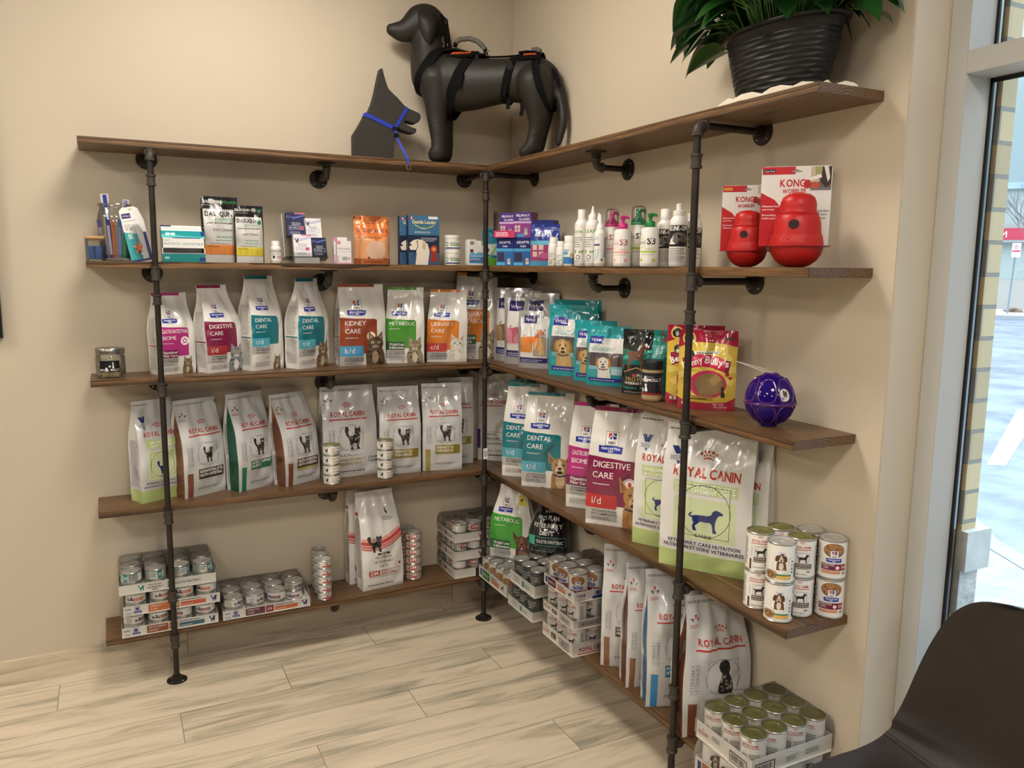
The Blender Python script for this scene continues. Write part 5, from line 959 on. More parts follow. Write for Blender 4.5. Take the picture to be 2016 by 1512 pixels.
b = R4('silver bag with bright blue stripe left of the right pipe, bottom shelf', (-.235, -1.505), .19, -22, Z5, .462, .075, 65, film('1f6fa0', True), group='bags on the right bottom shelf', tw=.98, sx=-.008); royal_bag(b, 1, '1f6fa0', ('HYDROLYZED', 'HYDROLYSEE'), '2a7fb8', 'dog')
b = R4('big silver dog bag with sitting hound drawing, right of the pipe at the bottom', (-.238, -1.700), .222, -11, Z5, .442, .082, 66, film('7d4a34', True), group='bags on the right bottom shelf', tw=.86, sx=-.004, belly=.05, wr=1.4); royal_bag(b, 1, '3f2a22', ('GASTROINTESTINAL', 'LOW FAT'), '7a4630', 'dog')
# ---------------------------------------------------------------- jars, bottles and boxes
CLEAR = mat_glass('clear jar glass', (.975, .985, .98), .1)
PW = P('white plastic', 'e8e6e1', rough=.32)
def bottle(name, label, cat, x, y, z, rz, prof, cap_prof, cap_m, body_m=None, R=.02, lab=None, span=200, art=None, sx=1, sy=1, group=None, n=28, capname='cap', cap_at=None):
    """turned bottle: body, cap and a printed label wrapped round the front"""
    t = thing(name, label, cat, (x, y, z + .0004), rz, group); body = MB().lathe(prof, n, sx=sx, sy=sy).build('bottle_body', body_m or PW, t, angle=50)
    if cap_prof: MB().lathe(cap_prof, n, sx=sx if cap_at is None else 1, sy=sy if cap_at is None else 1, M=Tr(*cap_at) if cap_at else None).build(capname, cap_m, t, angle=50)
    if lab:
        z0, z1 = lab; A = Art(2 * PI * R * span / 360, z1 - z0, 'gloss'); art(A); f0 = cyl_map(R, z0, z1 - z0, span)
        A.build('label_print', (lambda u, v, o: (lambda p: Vector((p.x * sx, p.y * sy, p.z)))(f0(u, v, o))), t, gridn(10), None, off=.0004)
    return t
def thread_lid(m_, R, z0, h, parent, name='lid', ribs=0):
    return MB().lathe([(R - .001, z0), (R, z0 + .001), (R, z0 + h - .0015), (R - .0015, z0 + h), (0, z0 + h)], 36).build(name, m_, parent, angle=40)
# biscuit jar, third shelf left end
t = thing('treat_jar', 'glass treat jar with steel lid and black label full of biscuits', 'jar', (-1.748, -.125, Z3 + .0004), -6)
MB().lathe([(0, .001), (.046, .0005), (.0500, .004), (.0515, .02), (.0510, .078), (.047, .086), (.0455, .0865), (.0485, .078), (.0492, .02), (.047, .007), (0, .006)], 40, cap=False).build('glass', CLEAR, t)
MB().lathe([(.0480, .088), (.0505, .088), (.0510, .090), (.0510, .1085), (.0495, .1105), (0, .1112)], 40).build('lid', P('brushed steel lid', '9a968f', rough=.28, metal=1), t, angle=40)
rr = random.Random(2); k = 0
for lay in range(4):
    for i in range(12 if lay else 13):
        a = rr.uniform(0, 2 * PI); r = rr.choice([.036, .038, .02]); m = MB(); s_ = .0065 + rr.uniform(0, .002)
        MM = Tr(r * math.cos(a), r * math.sin(a), .014 + lay * .0125 * 1.0) @ Rz(rr.uniform(0, 180)) @ Rx(rr.uniform(-60, 60)); (m.box(-s_, s_, -s_, s_, -s_ * .8, s_ * .8, M=MM) if i % 3 else m.lathe([(s_ * 1.05, -s_ * .7), (s_ * 1.15, 0), (s_ * 1.05, s_ * .7)], 10, M=MM))
        o = m.build('biscuit', P('biscuit', 'd8bb88', rough=.8, var=.15), None, bevel=.0015, seg=1); o.location = (-1.748, -.125, Z3 + .0004); k += 1
        tag(o, 'small tan dog biscuit inside the jar on the third shelf', 'biscuit', 'biscuits in the glass jar')
A = Art(.072, .042, 'gloss'); A.rect(0, 0, 1, 1, '17181a'); A.text('MAX', .04, .10, .095, 'f0eee8', bold=True, maxw=.24); A.text('&', .28, .06, .20, 'f0eee8', bold=True); A.text('MOLLY', .55, .10, .105, 'f0eee8', bold=True, maxw=.42); A.ell(.52, .50, .055, .06, 'd8d4cc', 10); sil(A, DOG_SIT, .60, .32, .16, .55, 'e4e0d8'); A.build('paper_label', cyl_map(.0518, .024, .042, 80), t, gridn(8), off=.0003)
# glass jar with the little blue rolls, and the big jar of packets, second shelf
t = thing('glass_jar', 'small straight glass jar with bamboo lid holding two blue rolls', 'jar', (-1.776, -.14, Z2 + .0004), 0)
MB().lathe([(0, .0015), (.0315, .001), (.0330, .004), (.0330, .080), (.0318, .080), (.0318, .005), (0, .0045)], 32, cap=False).build('glass', CLEAR, t)
MB().lathe([(.0312, .074), (.0312, .081), (.0345, .0812), (.0345, .0885), (.0335, .0900), (0, .0900)], 32).build('lid', P('bamboo lid', 'c19a68', rough=.5, var=.15), t, angle=40)
for i, dx in enumerate((-.0148, .0148)):
    o = MB().lathe([(.004, 0), (.0140, .0005), (.0145, .002), (.0145, .046), (.0140, .0485), (.005, .049), (.0045, .040)], 20).build('waste_bag_roll', P('blue plastic film', '4a78c0', rough=.5, bump=(80, .3, .001)), None, angle=50)
    o.location = (-1.776 + dx, -.145, Z2 + .006); tag(o, 'blue waste bag roll in the small jar, %s one' % ('left', 'right')[i], 'roll', 'blue rolls in the jar')
t = thing('glass_jar', 'large wide-mouth glass jar full of toothbrush packets', 'jar', (-1.703, -.112, Z2 + .0004), 0)
MB().lathe([(0, .003), (.048, .001), (.056, .006), (.0585, .02), (.062, .12), (.0615, .16), (.056, .182), (.052, .192), (.052, .198), (.0575, .201), (.0585, .206), (.0565, .210), (.052, .209), (.0495, .203), (.0490, .192), (.053, .181), (.0585, .16), (.059, .12), (.0555, .02), (.050, .010), (0, .009)], 40, cap=False).build('glass', CLEAR, t)
for i, (dx, dy, c, hgt, ln, lean) in enumerate(((-.036, -.018, '5c4a8c', .140, 'purple and white packet leaning at the left of the big jar', -9), (-.020, -.030, '3c3a90', .148, 'indigo toothbrush packet second in the big jar', -3), (-.008, -.032, 'b8603c', .140, 'orange brown toothbrush packet in the middle of the big jar', -1), (.008, -.030, '5878b8', .142, 'blue toothbrush packet in the big jar', 2), (.022, -.025, '3fae62', .138, 'green toothbrush packet in the big jar', 5), (.034, -.010, '3c4a9a', .150, 'dark blue packet at the right of the big jar', 7), (-.016, .012, '2f3c9c', .232, 'tall indigo packet standing out of the big jar at the back', -4), (.016, .012, '8a86b8', .215, 'tall pale violet packet at the back of the big jar', 6))):
    t = thing('toothbrush_packet', ln, 'toothbrush packet', (-1.703 + dx, -.112 + dy, Z2 + .0125), 0, 'toothbrush packets in the jar'); M = Ry(lean)
    MB().box(-.0068, .0068, -.002, .002, 0, hgt, 0, M).build('sleeve', [P('packet ' + c, c, rough=.3)], t, smooth=False)
    MB().box(-.0045, .0045, -.0032, -.0021, hgt * .08, hgt * .80, 0, M).build('window_strip', ink(('d8d6e4', 'c8c6e0', 'c87850', '8aa0d0', '6fd08a', '7080c0', 'e0e0ec', 'd8d4e8')[i], 'gloss'), t, smooth=False)
    if hgt > .2: MB().box(-.014 if i == 6 else -.010, .012, -.0006, .0006, hgt - .028, hgt + .004, 0, M).build('hang_tab', ink('dcdad6', 'matt'), t, smooth=False)
# blister card
t = thing('blister_card', 'white and teal toothbrush blister card leaning by the left pipe', 'blister pack', (-1.628, -.205, Z2 + .0006), -4); M = Rx(-9) @ Ry(-11)
MB().prism([(-.030, 0), (.046, 0), (.046, .150), (.034, .195), (.022, .203), (-.018, .203), (-.030, .192)], 0, .0012, M=M).build('card', P('blister card', 'e6e4e0', rough=.4), t, smooth=False)
A = Art(.076, .203, 'gloss'); A.rect(.0, .0, 1, .04, '2c2a7c'); A.poly([(.0, .04), (.0, .56), (.55, .50), (.55, .04)], '2f9aa0'); A.rect(.06, .80, .46, .89, '2c2766'); A.text('Virbac', .10, .83, .09, 'e8e6f0'); A.text('ENZYMATIC', .06, .735, .075, '5a8a90', maxw=.62); A.lines(.06, .45, .64, .70, 3, '8a8a90', 3); A.rect(.08, .58, .22, .63, 'c8b8a8'); A.rect(.26, .58, .40, .63, 'c0a8a0'); A.rect(.82, .04, .96, .52, '35388c'); A.ell(.5, .955, .10, .025, '8f8d8a', 12); A.rect(.14, .42, .34, .52, 'a8d4d4')
A.build('front_print', lambda u, v, o: M @ Vector((-.030 + u * .076, -o, v * .203)), t)
MB().prism([(-.002, .01), (.040, .01), (.040, .09), (.026, .135), (-.002, .135)], -.022, -.0005, M=M).build('blister', CLEAR, t, bevel=.004)
MB().tube([M @ Vector((.012, -.010, .02)), M @ Vector((.024, -.010, .06)), M @ Vector((.010, -.010, .125))], [.004, .005, .003], 8).build('toothbrush', ink('dcdce6', 'gloss'), t)
m = MB()
for a in range(5): m.tube([M @ Vector((.006, -.012, .048)), M @ Vector((.006 + .017 * math.sin(a * 1.257), -.012, .048 + .021 * math.cos(a * 1.257)))], [.0055, .003], 8)
m.build('finger_brush', ink('e07a52', 'gloss'), t)
# toothpaste display box with open slot
t = thing('display_box', 'white and teal toothpaste box with open slot in the front', 'box', (-1.553, -.205, Z2 + .0004), 0); wd_, hh = .151, .137
m = MB().box(0, wd_, .0, .002, 0, .030).box(0, wd_, 0, .002, .052, .088).box(0, .003, 0, .100, 0, .088).box(wd_ - .003, wd_, 0, .100, 0, .088).box(0, wd_, .098, .100, 0, .118).box(0, wd_, 0, .1, 0, .002)
m.add([(0, 0, .088), (wd_, 0, .088), (wd_ - .008, .06, hh), (.002, .06, hh), (0, .1, .118), (wd_, .1, .118)], [(0, 1, 2, 3), (3, 2, 5, 4)]); m.build('carton', P('toothpaste carton', 'e8e6e1', rough=.4), t, smooth=False)
MB().box(.004, wd_ - .004, .01, .095, .002, .034).build('packets', P('packet foil', 'a8acb0', rough=.35, metal=.4), t, smooth=False)
A = Art(wd_, hh, 'gloss'); A.rect(0, 0, 1, .22, '1f7f80'); A.rect(.06, .08, .16, .14, '9ccac8'); A.rect(.86, .02, 1, .12, '2c3a7c'); A.text('C.E.T.', .05, .56, .04, '3f7f88'); A.text('ENZYMATIC / ENZYMATIQUE', .05, .465, .052, '2f8a92', maxw=.9); A.lines(.05, .5, .41, .44, 1, '8aa', 3) if False else None
A.build('front_print', flat_map(wd_, hh, Tr(wd_ / 2, 0, 0)), t)
A = Art(wd_, .075, 'gloss'); A.rect(0, .02, 1, .58, '27969a'); A.poly([(0, .3), (1, .10), (1, .02), (0, .02)], '5cc0bc'); A.rect(.10, .22, .2, .42, 'cfe6e2'); A.rect(.22, .22, .32, .42, 'cfe6e2'); A.rect(.25, .0, .9, .06, '2c2a7c'); A.text('ENZYMATIC / ENZYMATIQUE', .08, .72, .045, '5f8f92', maxw=.8); A.rect(0, .9, .25, 1, '2c2766'); A.rect(.92, .2, 1, .55, '2c3a8c')
A.build('top_print', lambda u, v, o: Vector((u * wd_, v * .06 - o * .6, .088 + v * (hh - .088) + o * .6)), t)
# joint supplement pouches
def das(b, band, big=True):
    A = b.art(); k = A.W / A.H; A.rect(.0, .81 if big else .80, 1, 1, '1a1a1a'); A.rect(0, 0, .05, .85, '1a1a1a'); A.rect(.95, 0, 1, .85, '1a1a1a')
    A.text('DASUQUIN', .05, .90, .085, 'c8c6c2', maxw=.50, bold=True); A.text('ADVANCED', .57, .90, .08, '2f8a4e', maxw=.40); A.lines(.06, .5, .865, .88, 1, 'b8b6b2', 2)
    A.text('DASUQUIN', .09, .70, .13, '1c1c1c', maxw=.72, bold=True); A.text('ADVANCED', .32, .63, .085, '3f9a5a', maxw=.54); A.text('JOINT HEALTH SUPPLEMENT', .12, .585, .04, '2a2a2a', maxw=.74, bold=True); A.text('Soft Chews', .26, .475, .08, '3c3c3c', maxw=.52); A.text('FOR LARGE DOGS' if big else 'FOR SMALL DOGS', .34, .375, .045, '5fa878', maxw=.44, bold=True); A.lines(.32, .78, .33, .36, 1, '7fb890', 2); A.lines(.2, .85, .285, .30, 1, '55534f', 3)
    A.rect(.06, .12, .94, .27, band); A.lines(.12, .5, .235, .26, 1, '5a3a1c', 4)
    for y in (.13, .16, .19, .22): A.rect(.08, y, .92, y + .003, '6a4a24')
    for x in (.18, .36, .54, .72, .9): A.rect(x, .13, x + .006, .223, '6a4a24')
    if not big: A.ell(.84, .71, .07, .08, '1f6a44', 12)
    else: A.poly([(.88, .5), (.95, .54), (.95, .40), (.90, .42), (.86, .38)], 'd88a4e')
    b.put(A)
DM_ = film('c9c7c3')
b = pouch('large silver and black joint chew pouch with orange dosage chart', (-1.405, -.175), .140, 8, Z2, .252, .045, DM_, 71, group='joint supplement chew pouches', wr=.6); das(b, 'd8853c')
b = pouch('smaller silver and black joint chew pouch with yellow dosage chart', (-1.292, -.205), .112, 2, Z2, .220, .040, DM_, 72, group='joint supplement chew pouches', wr=.6); das(b, 'd8c83e', False)
def wb_prof(R, H): return [(0, 0), (R - .002, 0), (R, .003), (R, H * .66), (R * .93, H * .74), (R * .62, H * .80), (R * .60, H * .82)]
def capp(R, z0, z1): return [(R, z0), (R, z1 - .002), (R - .0015, z1), (0, z1)]
def a_pill(c1, c2, tx=None):
    def f(A): A.rect(0, 0, 1, 1, 'e9e6df'); A.text(tx or 'DASUQUIN', .5, .72, .12, '2a2a2a', 'c', bold=True, maxw=.62); A.lines(.22, .78, .5, .66, 2, '8a8a8a', 3); A.ell(.36, .3, .07, .09, c1, 8); A.rect(.5, .15, .78, .42, c2)
    return f
bottle('pill_bottle', 'little white supplement bottle with pink cat mark on its own', 'bottle', -1.134, -.17, Z2, 0, wb_prof(.0215, .087), capp(.0165, .066, .087), PW, R=.0215, lab=(.010, .056), art=a_pill('1f3f2c', 'd8a0b8'))
# clear acrylic riser with four probiotic cartons
t = thing('display_stand', 'clear acrylic display stand holding four small cartons', 'display stand', (-1.005, -.16, Z2 + .0004), 0); M = Rx(-14)
MB().box(-.088, .088, .058, .0605, .028, .205, 0, M).box(-.088, .088, -.0, .060, .026, .0285, 0, M).box(-.088, .088, -.002, .0, .026, .045, 0, M).build('acrylic_tray', CLEAR, t, smooth=False)
MB().box(-.052, .050, .0, .045, 0, .024).build('base', P('acrylic base', 'c8c6c2', rough=.25, alpha=.55), t, bevel=.001, smooth=False)
MB().box(-.0905, -.0885, -.0, .060, .026, .205, 0, M).build('side_panel', P('stand side', 'd5d3cf', rough=.3), t, smooth=False)
def fort(dark, extra=None):
    def f(A):
        k = A.W / A.H; fg = 'e6e4e8' if dark else '3c3a44'
        for i in range(3): A.stroke([(0, .86 - i * .05), (.4, .80 - i * .04), (1, .92 - i * .03)], .035, ('5a66b0', '8088c8', '3f4c98')[i] if dark else ('b8b4dc', 'd0cce8', 'a09cc8')[i])
        if extra: A.rect(.45, .93, 1, 1, 'd8809c')
        sil(A, CAT_STAND, .08, .58, .24, .24, '1a1c34' if dark else '4a4442'); A.text('PRO PLAN', .5, .52, .07, fg, 'c'); A.text('VETERINARY', .5, .45, .06, fg, 'c', maxw=.6)
        A.frame(.12, .26, .88, .42, .012, '8f8ac8' if not dark else 'd8d6e0'); A.text('FortiFlora', .17, .31, .09, fg if dark else '8f8ac8', maxw=.5); (A.rect(.66, .28, .86, .40, 'c84a70') if extra else None); A.lines(.15, .85, .08, .2, 3, 'a8a6b8' if dark else '8a8a94', 3)
    return f
for i, (dx, dz, c, dk, ex, lb) in enumerate(((-.066, .112, '1d2550', True, True, 'dark blue probiotic carton, upper left on the acrylic stand'), (.006, .106, 'e4e2e4', False, False, 'white probiotic carton, upper right on the acrylic stand'), (-.050, .030, 'e4e2e4', False, True, 'white probiotic carton with pink strip, lower left on the stand'), (.024, .030, '1a1f3c', True, False, 'dark blue probiotic carton, lower right on the acrylic stand'))):
    # cartons lean in the sloping tray
    w_, h_ = ((.077, .098), (.070, .082), (.072, .092), (.060, .080))[i]; dz2 = dz if i > 1 else dz + .012; t = thing('supplement_carton', lb, 'carton', (-1.005 + dx, -.16, Z2 + .0004), 0, 'probiotic cartons on the stand'); M2 = Rx(-14) @ Tr(0, .003 if i > 1 else .032, dz2)
    MB().box(0, w_, 0, .024, 0, h_, 0, M2).build('carton', P('carton ' + c, c, rough=.4), t, smooth=False)
    A = Art(w_, h_, 'gloss'); fort(dk, ex)(A); A.build('front_print', (lambda u, v, o, M2=M2, w_=w_, h_=h_: M2 @ Vector((u * w_, -o, v * h_))), t)
def a_prov(A): A.rect(0, .85, .25, 1, 'd8809c'); A.text('PROVIABLE', .08, .62, .13, '55535a', maxw=.84); A.rect(.05, .52, .95, .54, 'd8a0b0'); A.rect(.35, .15, .72, .32, 'a8a6a8'); A.ell(.84, .24, .09, .07, 'c8708c', 10); A.rect(0, 0, 1, .06, 'd8a0b4'); A.rect(0, .06, .12, .35, 'e0b0c0')
box_item('supplement_carton', 'small white and pink kit carton, rear of the pair', 'carton', -.889, -.135, Z2, 0, .055, .028, .110, 'e6e3e2', a_prov, group='white and pink kit cartons')
box_item('supplement_carton', 'small white and pink kit carton, front of the pair', 'carton', -.884, -.170, Z2, 0, .058, .028, .094, 'e6e3e2', a_prov, group='white and pink kit cartons')
def optix(b):
    A = b.art(); A.rect(.0, .12, 1, .62, 'e0a070'); A.ell(.5, .30, .34, .30, 'd9b49a', 20); A.poly([(0, .62), (.5, .48), (1, .62), (1, .84), (0, .84)], 'd8793c'); A.text('Optixcare', .08, .665, .16, '2a3048', maxw=.84); A.lines(.12, .88, .54, .58, 2, '4a3a34', 3); A.lines(.1, .9, .045, .08, 1, '5a3424', 3); A.text('60', .76, .10, .08, '4a2a1c'); A.ell(.27, .13, .03, .05, '4a2a1c', 8); A.rect(.02, .87, .98, .878, 'b86a3c'); A.rect(.0, .94, .04, .99, '1a1a1a'); b.put(A)
ORF = film('d9824e', True)
b = pouch('orange foil eye chew pouch, rear of the pair', (-.798, -.125), .125, -4, Z2, .203, .030, ORF, 73, group='orange foil pouches', wr=.6); optix(b)
b = pouch('orange foil eye chew pouch, front of the pair', (-.786, -.175), .125, -6, Z2, .198, .038, ORF, 74, group='orange foil pouches', wr=.8); optix(b)
def gentle(A):
    A.rect(0, .60, 1, 1, '3f6f94'); A.rect(0, 0, 1, .60, '1c2a44'); A.rect(0, 0, 1, .25, '3a5c80'); A.rect(.05, .92, .16, .97, 'c03838'); A.rect(.09, .92, .12, .97, 'f0eeea'); A.rect(.64, .93, .95, .985, 'e8e6e2')
    A.text('Gentle Leader', .12, .835, .11, 'e6d89c', maxw=.78, bold=True); A.stroke([(.2, .81), (.35, .76), (.5, .75), (.68, .76), (.82, .81)], .03, 'c8c050'); A.rect(.36, .715, .62, .77, '2f6a4a'); A.text('PARA', .49, .725, .055, 'e8e6d8', 'c', bold=True); A.lines(.2, .85, .645, .69, 2, 'c8d0d8', 3); A.lines(.4, .95, .48, .57, 3, 'b0b8c4', 4)
    A.poly([(.22, .0), (.26, .22), (.24, .30), (.06, .30), (.02, .36), (.06, .45), (.16, .50), (.30, .52), (.46, .50), (.62, .42), (.68, .28), (.62, .0)], 'e6dccb'); A.ell(.06, .40, .04, .03, '1a1614', 8); A.ell(.28, .46, .02, .018, '1a1614', 6); A.poly([(.46, .48), (.56, .42), (.54, .30), (.44, .34)], 'c8b494'); A.stroke([(.28, .50), (.30, .38), (.24, .28), (.12, .12)], .02, '16161a'); A.ell(.82, .32, .12, .12, 'b8402c', 14); A.ell(.82, .32, .06, .06, 'e0a060', 10); A.poly([(.74, .25), (.90, .25), (.94, .06), (.70, .06)], '9a3428')
box_item('boxed_headcollar', 'blue and black headcollar box, rear and left of the pair', 'box', -.600, -.130, Z2, -2, .138, .030, .208, '1c2a44', gentle, group='blue headcollar boxes')
box_item('boxed_headcollar', 'blue and black headcollar box, front and right of the pair', 'box', -.576, -.175, Z2, -2, .140, .034, .210, '1c2a44', gentle, group='blue headcollar boxes')
def a_tub(A): A.rect(0, 0, 1, 1, 'e9e6df'); A.ring(.16, .52, .09, .03, '3f8a4a', 14); A.text('FORTIFLORA', .32, .62, .07, '2a2a30', bold=True, maxw=.5) if False else A.lines(.32, .55, .70, .78, 1, '3c3c44', 2); A.lines(.32, .82, .56, .66, 1, '2a3050', 2, .8); A.poly([(.32, .36), (.95, .36), (.95, .48), (.36, .48)], '5aa05a'); A.rect(.1, .05, .95, .18, '2c3070')
for i in range(2): bottle('supplement_tub', 'white supplement tub with green stripe, %s of the stacked pair' % ('lower', 'upper')[i], 'tub', -.363, -.15, Z2 + i * .0655, -8, [(0, 0), (.033, 0), (.0345, .002), (.0345, .050), (.033, .051)], [(.0355, .0505), (.0362, .052), (.0362, .0635), (.035, .065), (0, .065)], PW, R=.0345, lab=(.004, .046), art=a_tub, span=170, group='stacked white supplement tubs')
# water additive jug
t = thing('additive_jug', 'white plastic jug with handle and blue wave label', 'jug', (-.258, -.165, Z2 + .0004), 0)
MB().prism([(-.041, .002), (-.039, 0), (.039, 0), (.041, .002), (.041, .074), (.036, .084), (.010, .090), (-.002, .112), (-.008, .115), (-.036, .114), (-.041, .104)], -.020, .020).build('jug_body', PW, t, bevel=.004)
MB().prism(circ(-.024, .098, .011, 14, .008), -.0206, .0206).build('handle_hole_shade', P('painted handle shade', '8a8680', rough=.6), t, smooth=False); MB().lathe([(.0135, .088), (.0135, .108), (.012, .1095), (0, .1095)], 20, M=Tr(.022, 0, 0)).build('cap', PW, t, angle=40)  # grey plug, no opening: the handle gap's shade is put into its colour
A = Art(.074, .062, 'gloss'); A.rect(0, 0, 1, 1, 'e9e6df'); A.rect(0, 0, 1, .66, '3f86b8'); A.poly([(0, .66), (.2, .78), (.4, .68), (.65, .80), (1, .68), (1, .6), (0, .6)], '6aaed2'); A.rect(.04, .76, .26, .98, '5c4230'); A.text('healthymouth', .07, .46, .11, 'e8f2f6', maxw=.86, bold=True); A.rect(0, .18, 1, .22, 'c8486a'); A.lines(.05, .9, .25, .38, 2, 'c8dce8', 3); A.build('label_print', flat_map(.074, .062, Tr(0, -.0202, .010)), t)
# teal and green brush card standing behind the corner pipe
t = thing('blister_card', 'blue and green pet brush card behind the corner pipe', 'blister pack', (-.168, -.15, Z2 + .0006), -12); M = Rx(-6)
MB().prism([(-.046, 0), (.046, 0), (.030, .125), (.020, .158), (.006, .168), (-.030, .168), (-.042, .155)], 0, .0012, M=M).build('card', P('brush card', '2f86a0', rough=.4), t, smooth=False)
A = Art(.092, .168, 'gloss'); A.poly([(.0, .0), (1, 0), (.94, .20), (.02, .24)], '6fae3c'); A.poly([(.02, .24), (.94, .20), (.90, .60), (.04, .56)], 'd6dcd4'); A.poly([(.02, .24), (.94, .20), (.94, .26), (.02, .32)], '2f7fb0'); A.ell(.25, .42, .13, .14, '5c3a26', 12); A.ell(.58, .44, .16, .16, 'e0e6dc', 14); A.stroke([(.35, .22), (.55, .34), (.75, .52)], .06, '7ccf3c'); A.text('Twister', .42, .80, .09, 'c8e4ec', maxw=.36); A.ell(.42, .93, .12, .03, '174a60', 10); A.build('front_print', lambda u, v, o: M @ Vector((-.046 + u * .092, -o, v * .168)), t)
# right run, second shelf: cartons
CR = -47
def a_fel(A): A.rect(0, 0, 1, .62, '8c3f8c'); A.rect(0, .62, 1, 1, '4a2f7c'); A.text('FELIWAY', .16, .82, .12, 'eceaf0', bold=True, maxw=.74); A.text('CLASSIC', .3, .68, .11, 'eceaf0', bold=True, maxw=.62); A.rect(0, .56, 1, .64, 'c8a8d4'); cat_bust(A, .70, .10, .26, c='a8a49c', dark='5c5854', face='d8d4cc'); [A.rect(.08 + .17 * (i % 2), .22 + .14 * (i // 2), .21 + .17 * (i % 2), .34 + .14 * (i // 2), 'd8b8b0') for i in range(4)]; A.rect(.0, .02, .62, .14, '4f90c8')
def a_ada(A): A.rect(0, 0, 1, .62, '2f6aa8'); A.rect(0, .62, 1, 1, '1c2a6c'); A.text('ADAPTIL', .14, .80, .12, 'eceaf0', bold=True, maxw=.7); A.text('Calm', .34, .67, .10, 'eceaf0', bold=True); A.rect(0, .52, 1, .62, '4fa0cc'); dog_bust(A, .72, .05, .24, c='d0c8bc', dark='6a5a4c', face='e8e4dc', ear='flop'); A.rect(.05, .15, .45, .48, '3a3450'); A.rect(.0, .02, .5, .12, '5ab0dc')
box_item('diffuser_carton', 'purple cat diffuser carton, left one on the upper level', 'carton', -.205, -.303, Z2 + .1205, CR, .072, .075, .105, '7c3a84', a_fel, group='purple diffuser cartons', sidecol='8a3c74')
t = box_item('diffuser_carton', 'purple cat diffuser carton, right one on the upper level', 'carton', -.162, -.353, Z2 + .1205, CR, .082, .085, .108, '7c3a84', a_fel, group='purple diffuser cartons', sidecol='8a3c74')
t = thing('display_tray', 'clear display tray with pink price front around the purple cartons', 'display tray', (-.222, -.297, Z2 + .1200), CR)
MB().box(-.002, .095, -.012, -.010, 0, .030).build('pink_front', ink('c83c6c', 'gloss'), t, smooth=False); MB().box(-.004, .0, -.012, .06, 0, .112).build('acrylic_side', CLEAR, t, smooth=False)
A = Art(.097, .03, 'gloss'); A.lines(.1, .85, .2, .85, 3, 'f0d8e0', 3, .55); A.build('price_print', lambda u, v, o: Vector((-.002 + u * .097, -.012 - o, v * .03)), t)
box_item('diffuser_carton', 'blue dog diffuser carton, lower left under the purple ones', 'carton', -.214, -.297, Z2, CR, .078, .085, .1195, '2a5a98', a_ada, group='blue diffuser cartons', sidecol='25457e')
box_item('diffuser_carton', 'blue dog diffuser carton, lower right under the purple ones', 'carton', -.160, -.356, Z2, CR, .085, .085, .1195, '2a5a98', a_ada, group='blue diffuser cartons', sidecol='25457e')
box_item('diffuser_carton', 'tall dark blue carton with orange strip behind the pink pouch', 'carton', -.150, -.500, Z2, CR, .100, .055, .188, '1f2a6c', lambda A: (A.text('ADAPTIL', .08, .80, .12, 'eceaf0', bold=True, maxw=.5), A.text('Calm', .2, .70, .10, 'eceaf0', bold=True), A.rect(0, .60, 1, .66, 'd89a3c'), A.rect(0, .40, 1, .60, '3f7fb0'), A.rect(0, .0, .4, .12, 'd8a04c'), A.rect(.1, .2, .3, .36, 'c8b0a0')), sidecol='2a2f5c')
b = pouch('pink and blue dog collar pouch among the blue cartons', (-.190, -.560), .125, CR, Z2, .168, .02, film('9c3f74'), 75, wr=.5)
A = b.art(); A.rect(0, .60, 1, 1, '2a3a8c'); A.ell(.22, .88, .10, .06, '5a6ab0', 12); A.ell(.80, .88, .10, .06, '5a6ab0', 12); A.text('ADAPTIL', .16, .70, .13, 'e8e8f0', bold=True, maxw=.62); A.rect(0, .50, 1, .60, '58a8c4'); A.rect(0, .0, 1, .12, '4a9ac0'); [A.rect(.12 + .22 * (i % 2), .22 + .16 * (i // 2), .28 + .22 * (i % 2), .34 + .16 * (i // 2), 'd8b8b0') for i in range(4)]; A.ell(.55, .25, .2, .1, 'b85a88', 12); b.put(A)
def a_dech(c='6a9a3c', tx='', big=True):
    def f(A): A.rect(0, 0, 1, 1, 'e9e6df'); (A.rect(.78, 0, .92, 1, c)); A.text(tx, .10, .80, .13 if big else .1, c, maxw=.66, bold=True) if tx else None; A.lines(.12, .62, .42, .72, 5, '8a8a8a', 3); sil(A, CAT_STAND, .18, .24, .18, .12, c); sil(A, DOG_STAND, .44, .24, .24, .11, c); A.ring(.42, .15, .09, .025, '1c1c1c', 14); A.text('Dechra', .22, .03, .07, '2a3a4c')
    return f
def tall(lb, x, y, H, R, prof2, capm, lab, art, **k): return bottle('care_bottle', lb, 'bottle', x, y, Z2, -45, prof2, k.pop('cp', None), capm, R=R, lab=lab, art=art, **k)
def wbp(R, hb, rn, hn): return [(0, 0), (R - .003, 0), (R, .004), (R, hb - .012), (R * .92, hb - .003), (R * .70, hb + .004), (rn, hb + .008), (rn, hn)]
GRP = 'pet shampoo and care bottles on the second shelf'
for lb, x, y, R, hh in (('small white bottle with green stripe, left of two low ones', -.155, -.697, .0215, .112), ('lowest white bottle with green stripe before the care bottles', -.175, -.787, .0175, .094)):
    tall(lb, x, y, hh, R, wb_prof(R, hh), PW, (.008, hh * .62), a_dech(), cp=capp(R * .78, hh * .78, hh), group=GRP)
tall('small white bottle with blue dental label', -.160, -.827, .114, .0225, wb_prof(.0225, .114), PW, (.008, .07), lambda A: (A.rect(0, 0, 1, 1, 'e9e6df'), A.rect(0, 0, 1, .42, '3f80b8'), A.rect(.1, .55, .5, .75, '5aa0c8'), A.text('DOUXO', .1, .8, .12, '2f4a8c', bold=True) if False else A.lines(.1, .7, .8, .92, 1, '2f5a9c', 3), A.ell(.7, .5, .12, .14, 'c8b08a', 10)), cp=capp(.0195, .088, .114), group=GRP)
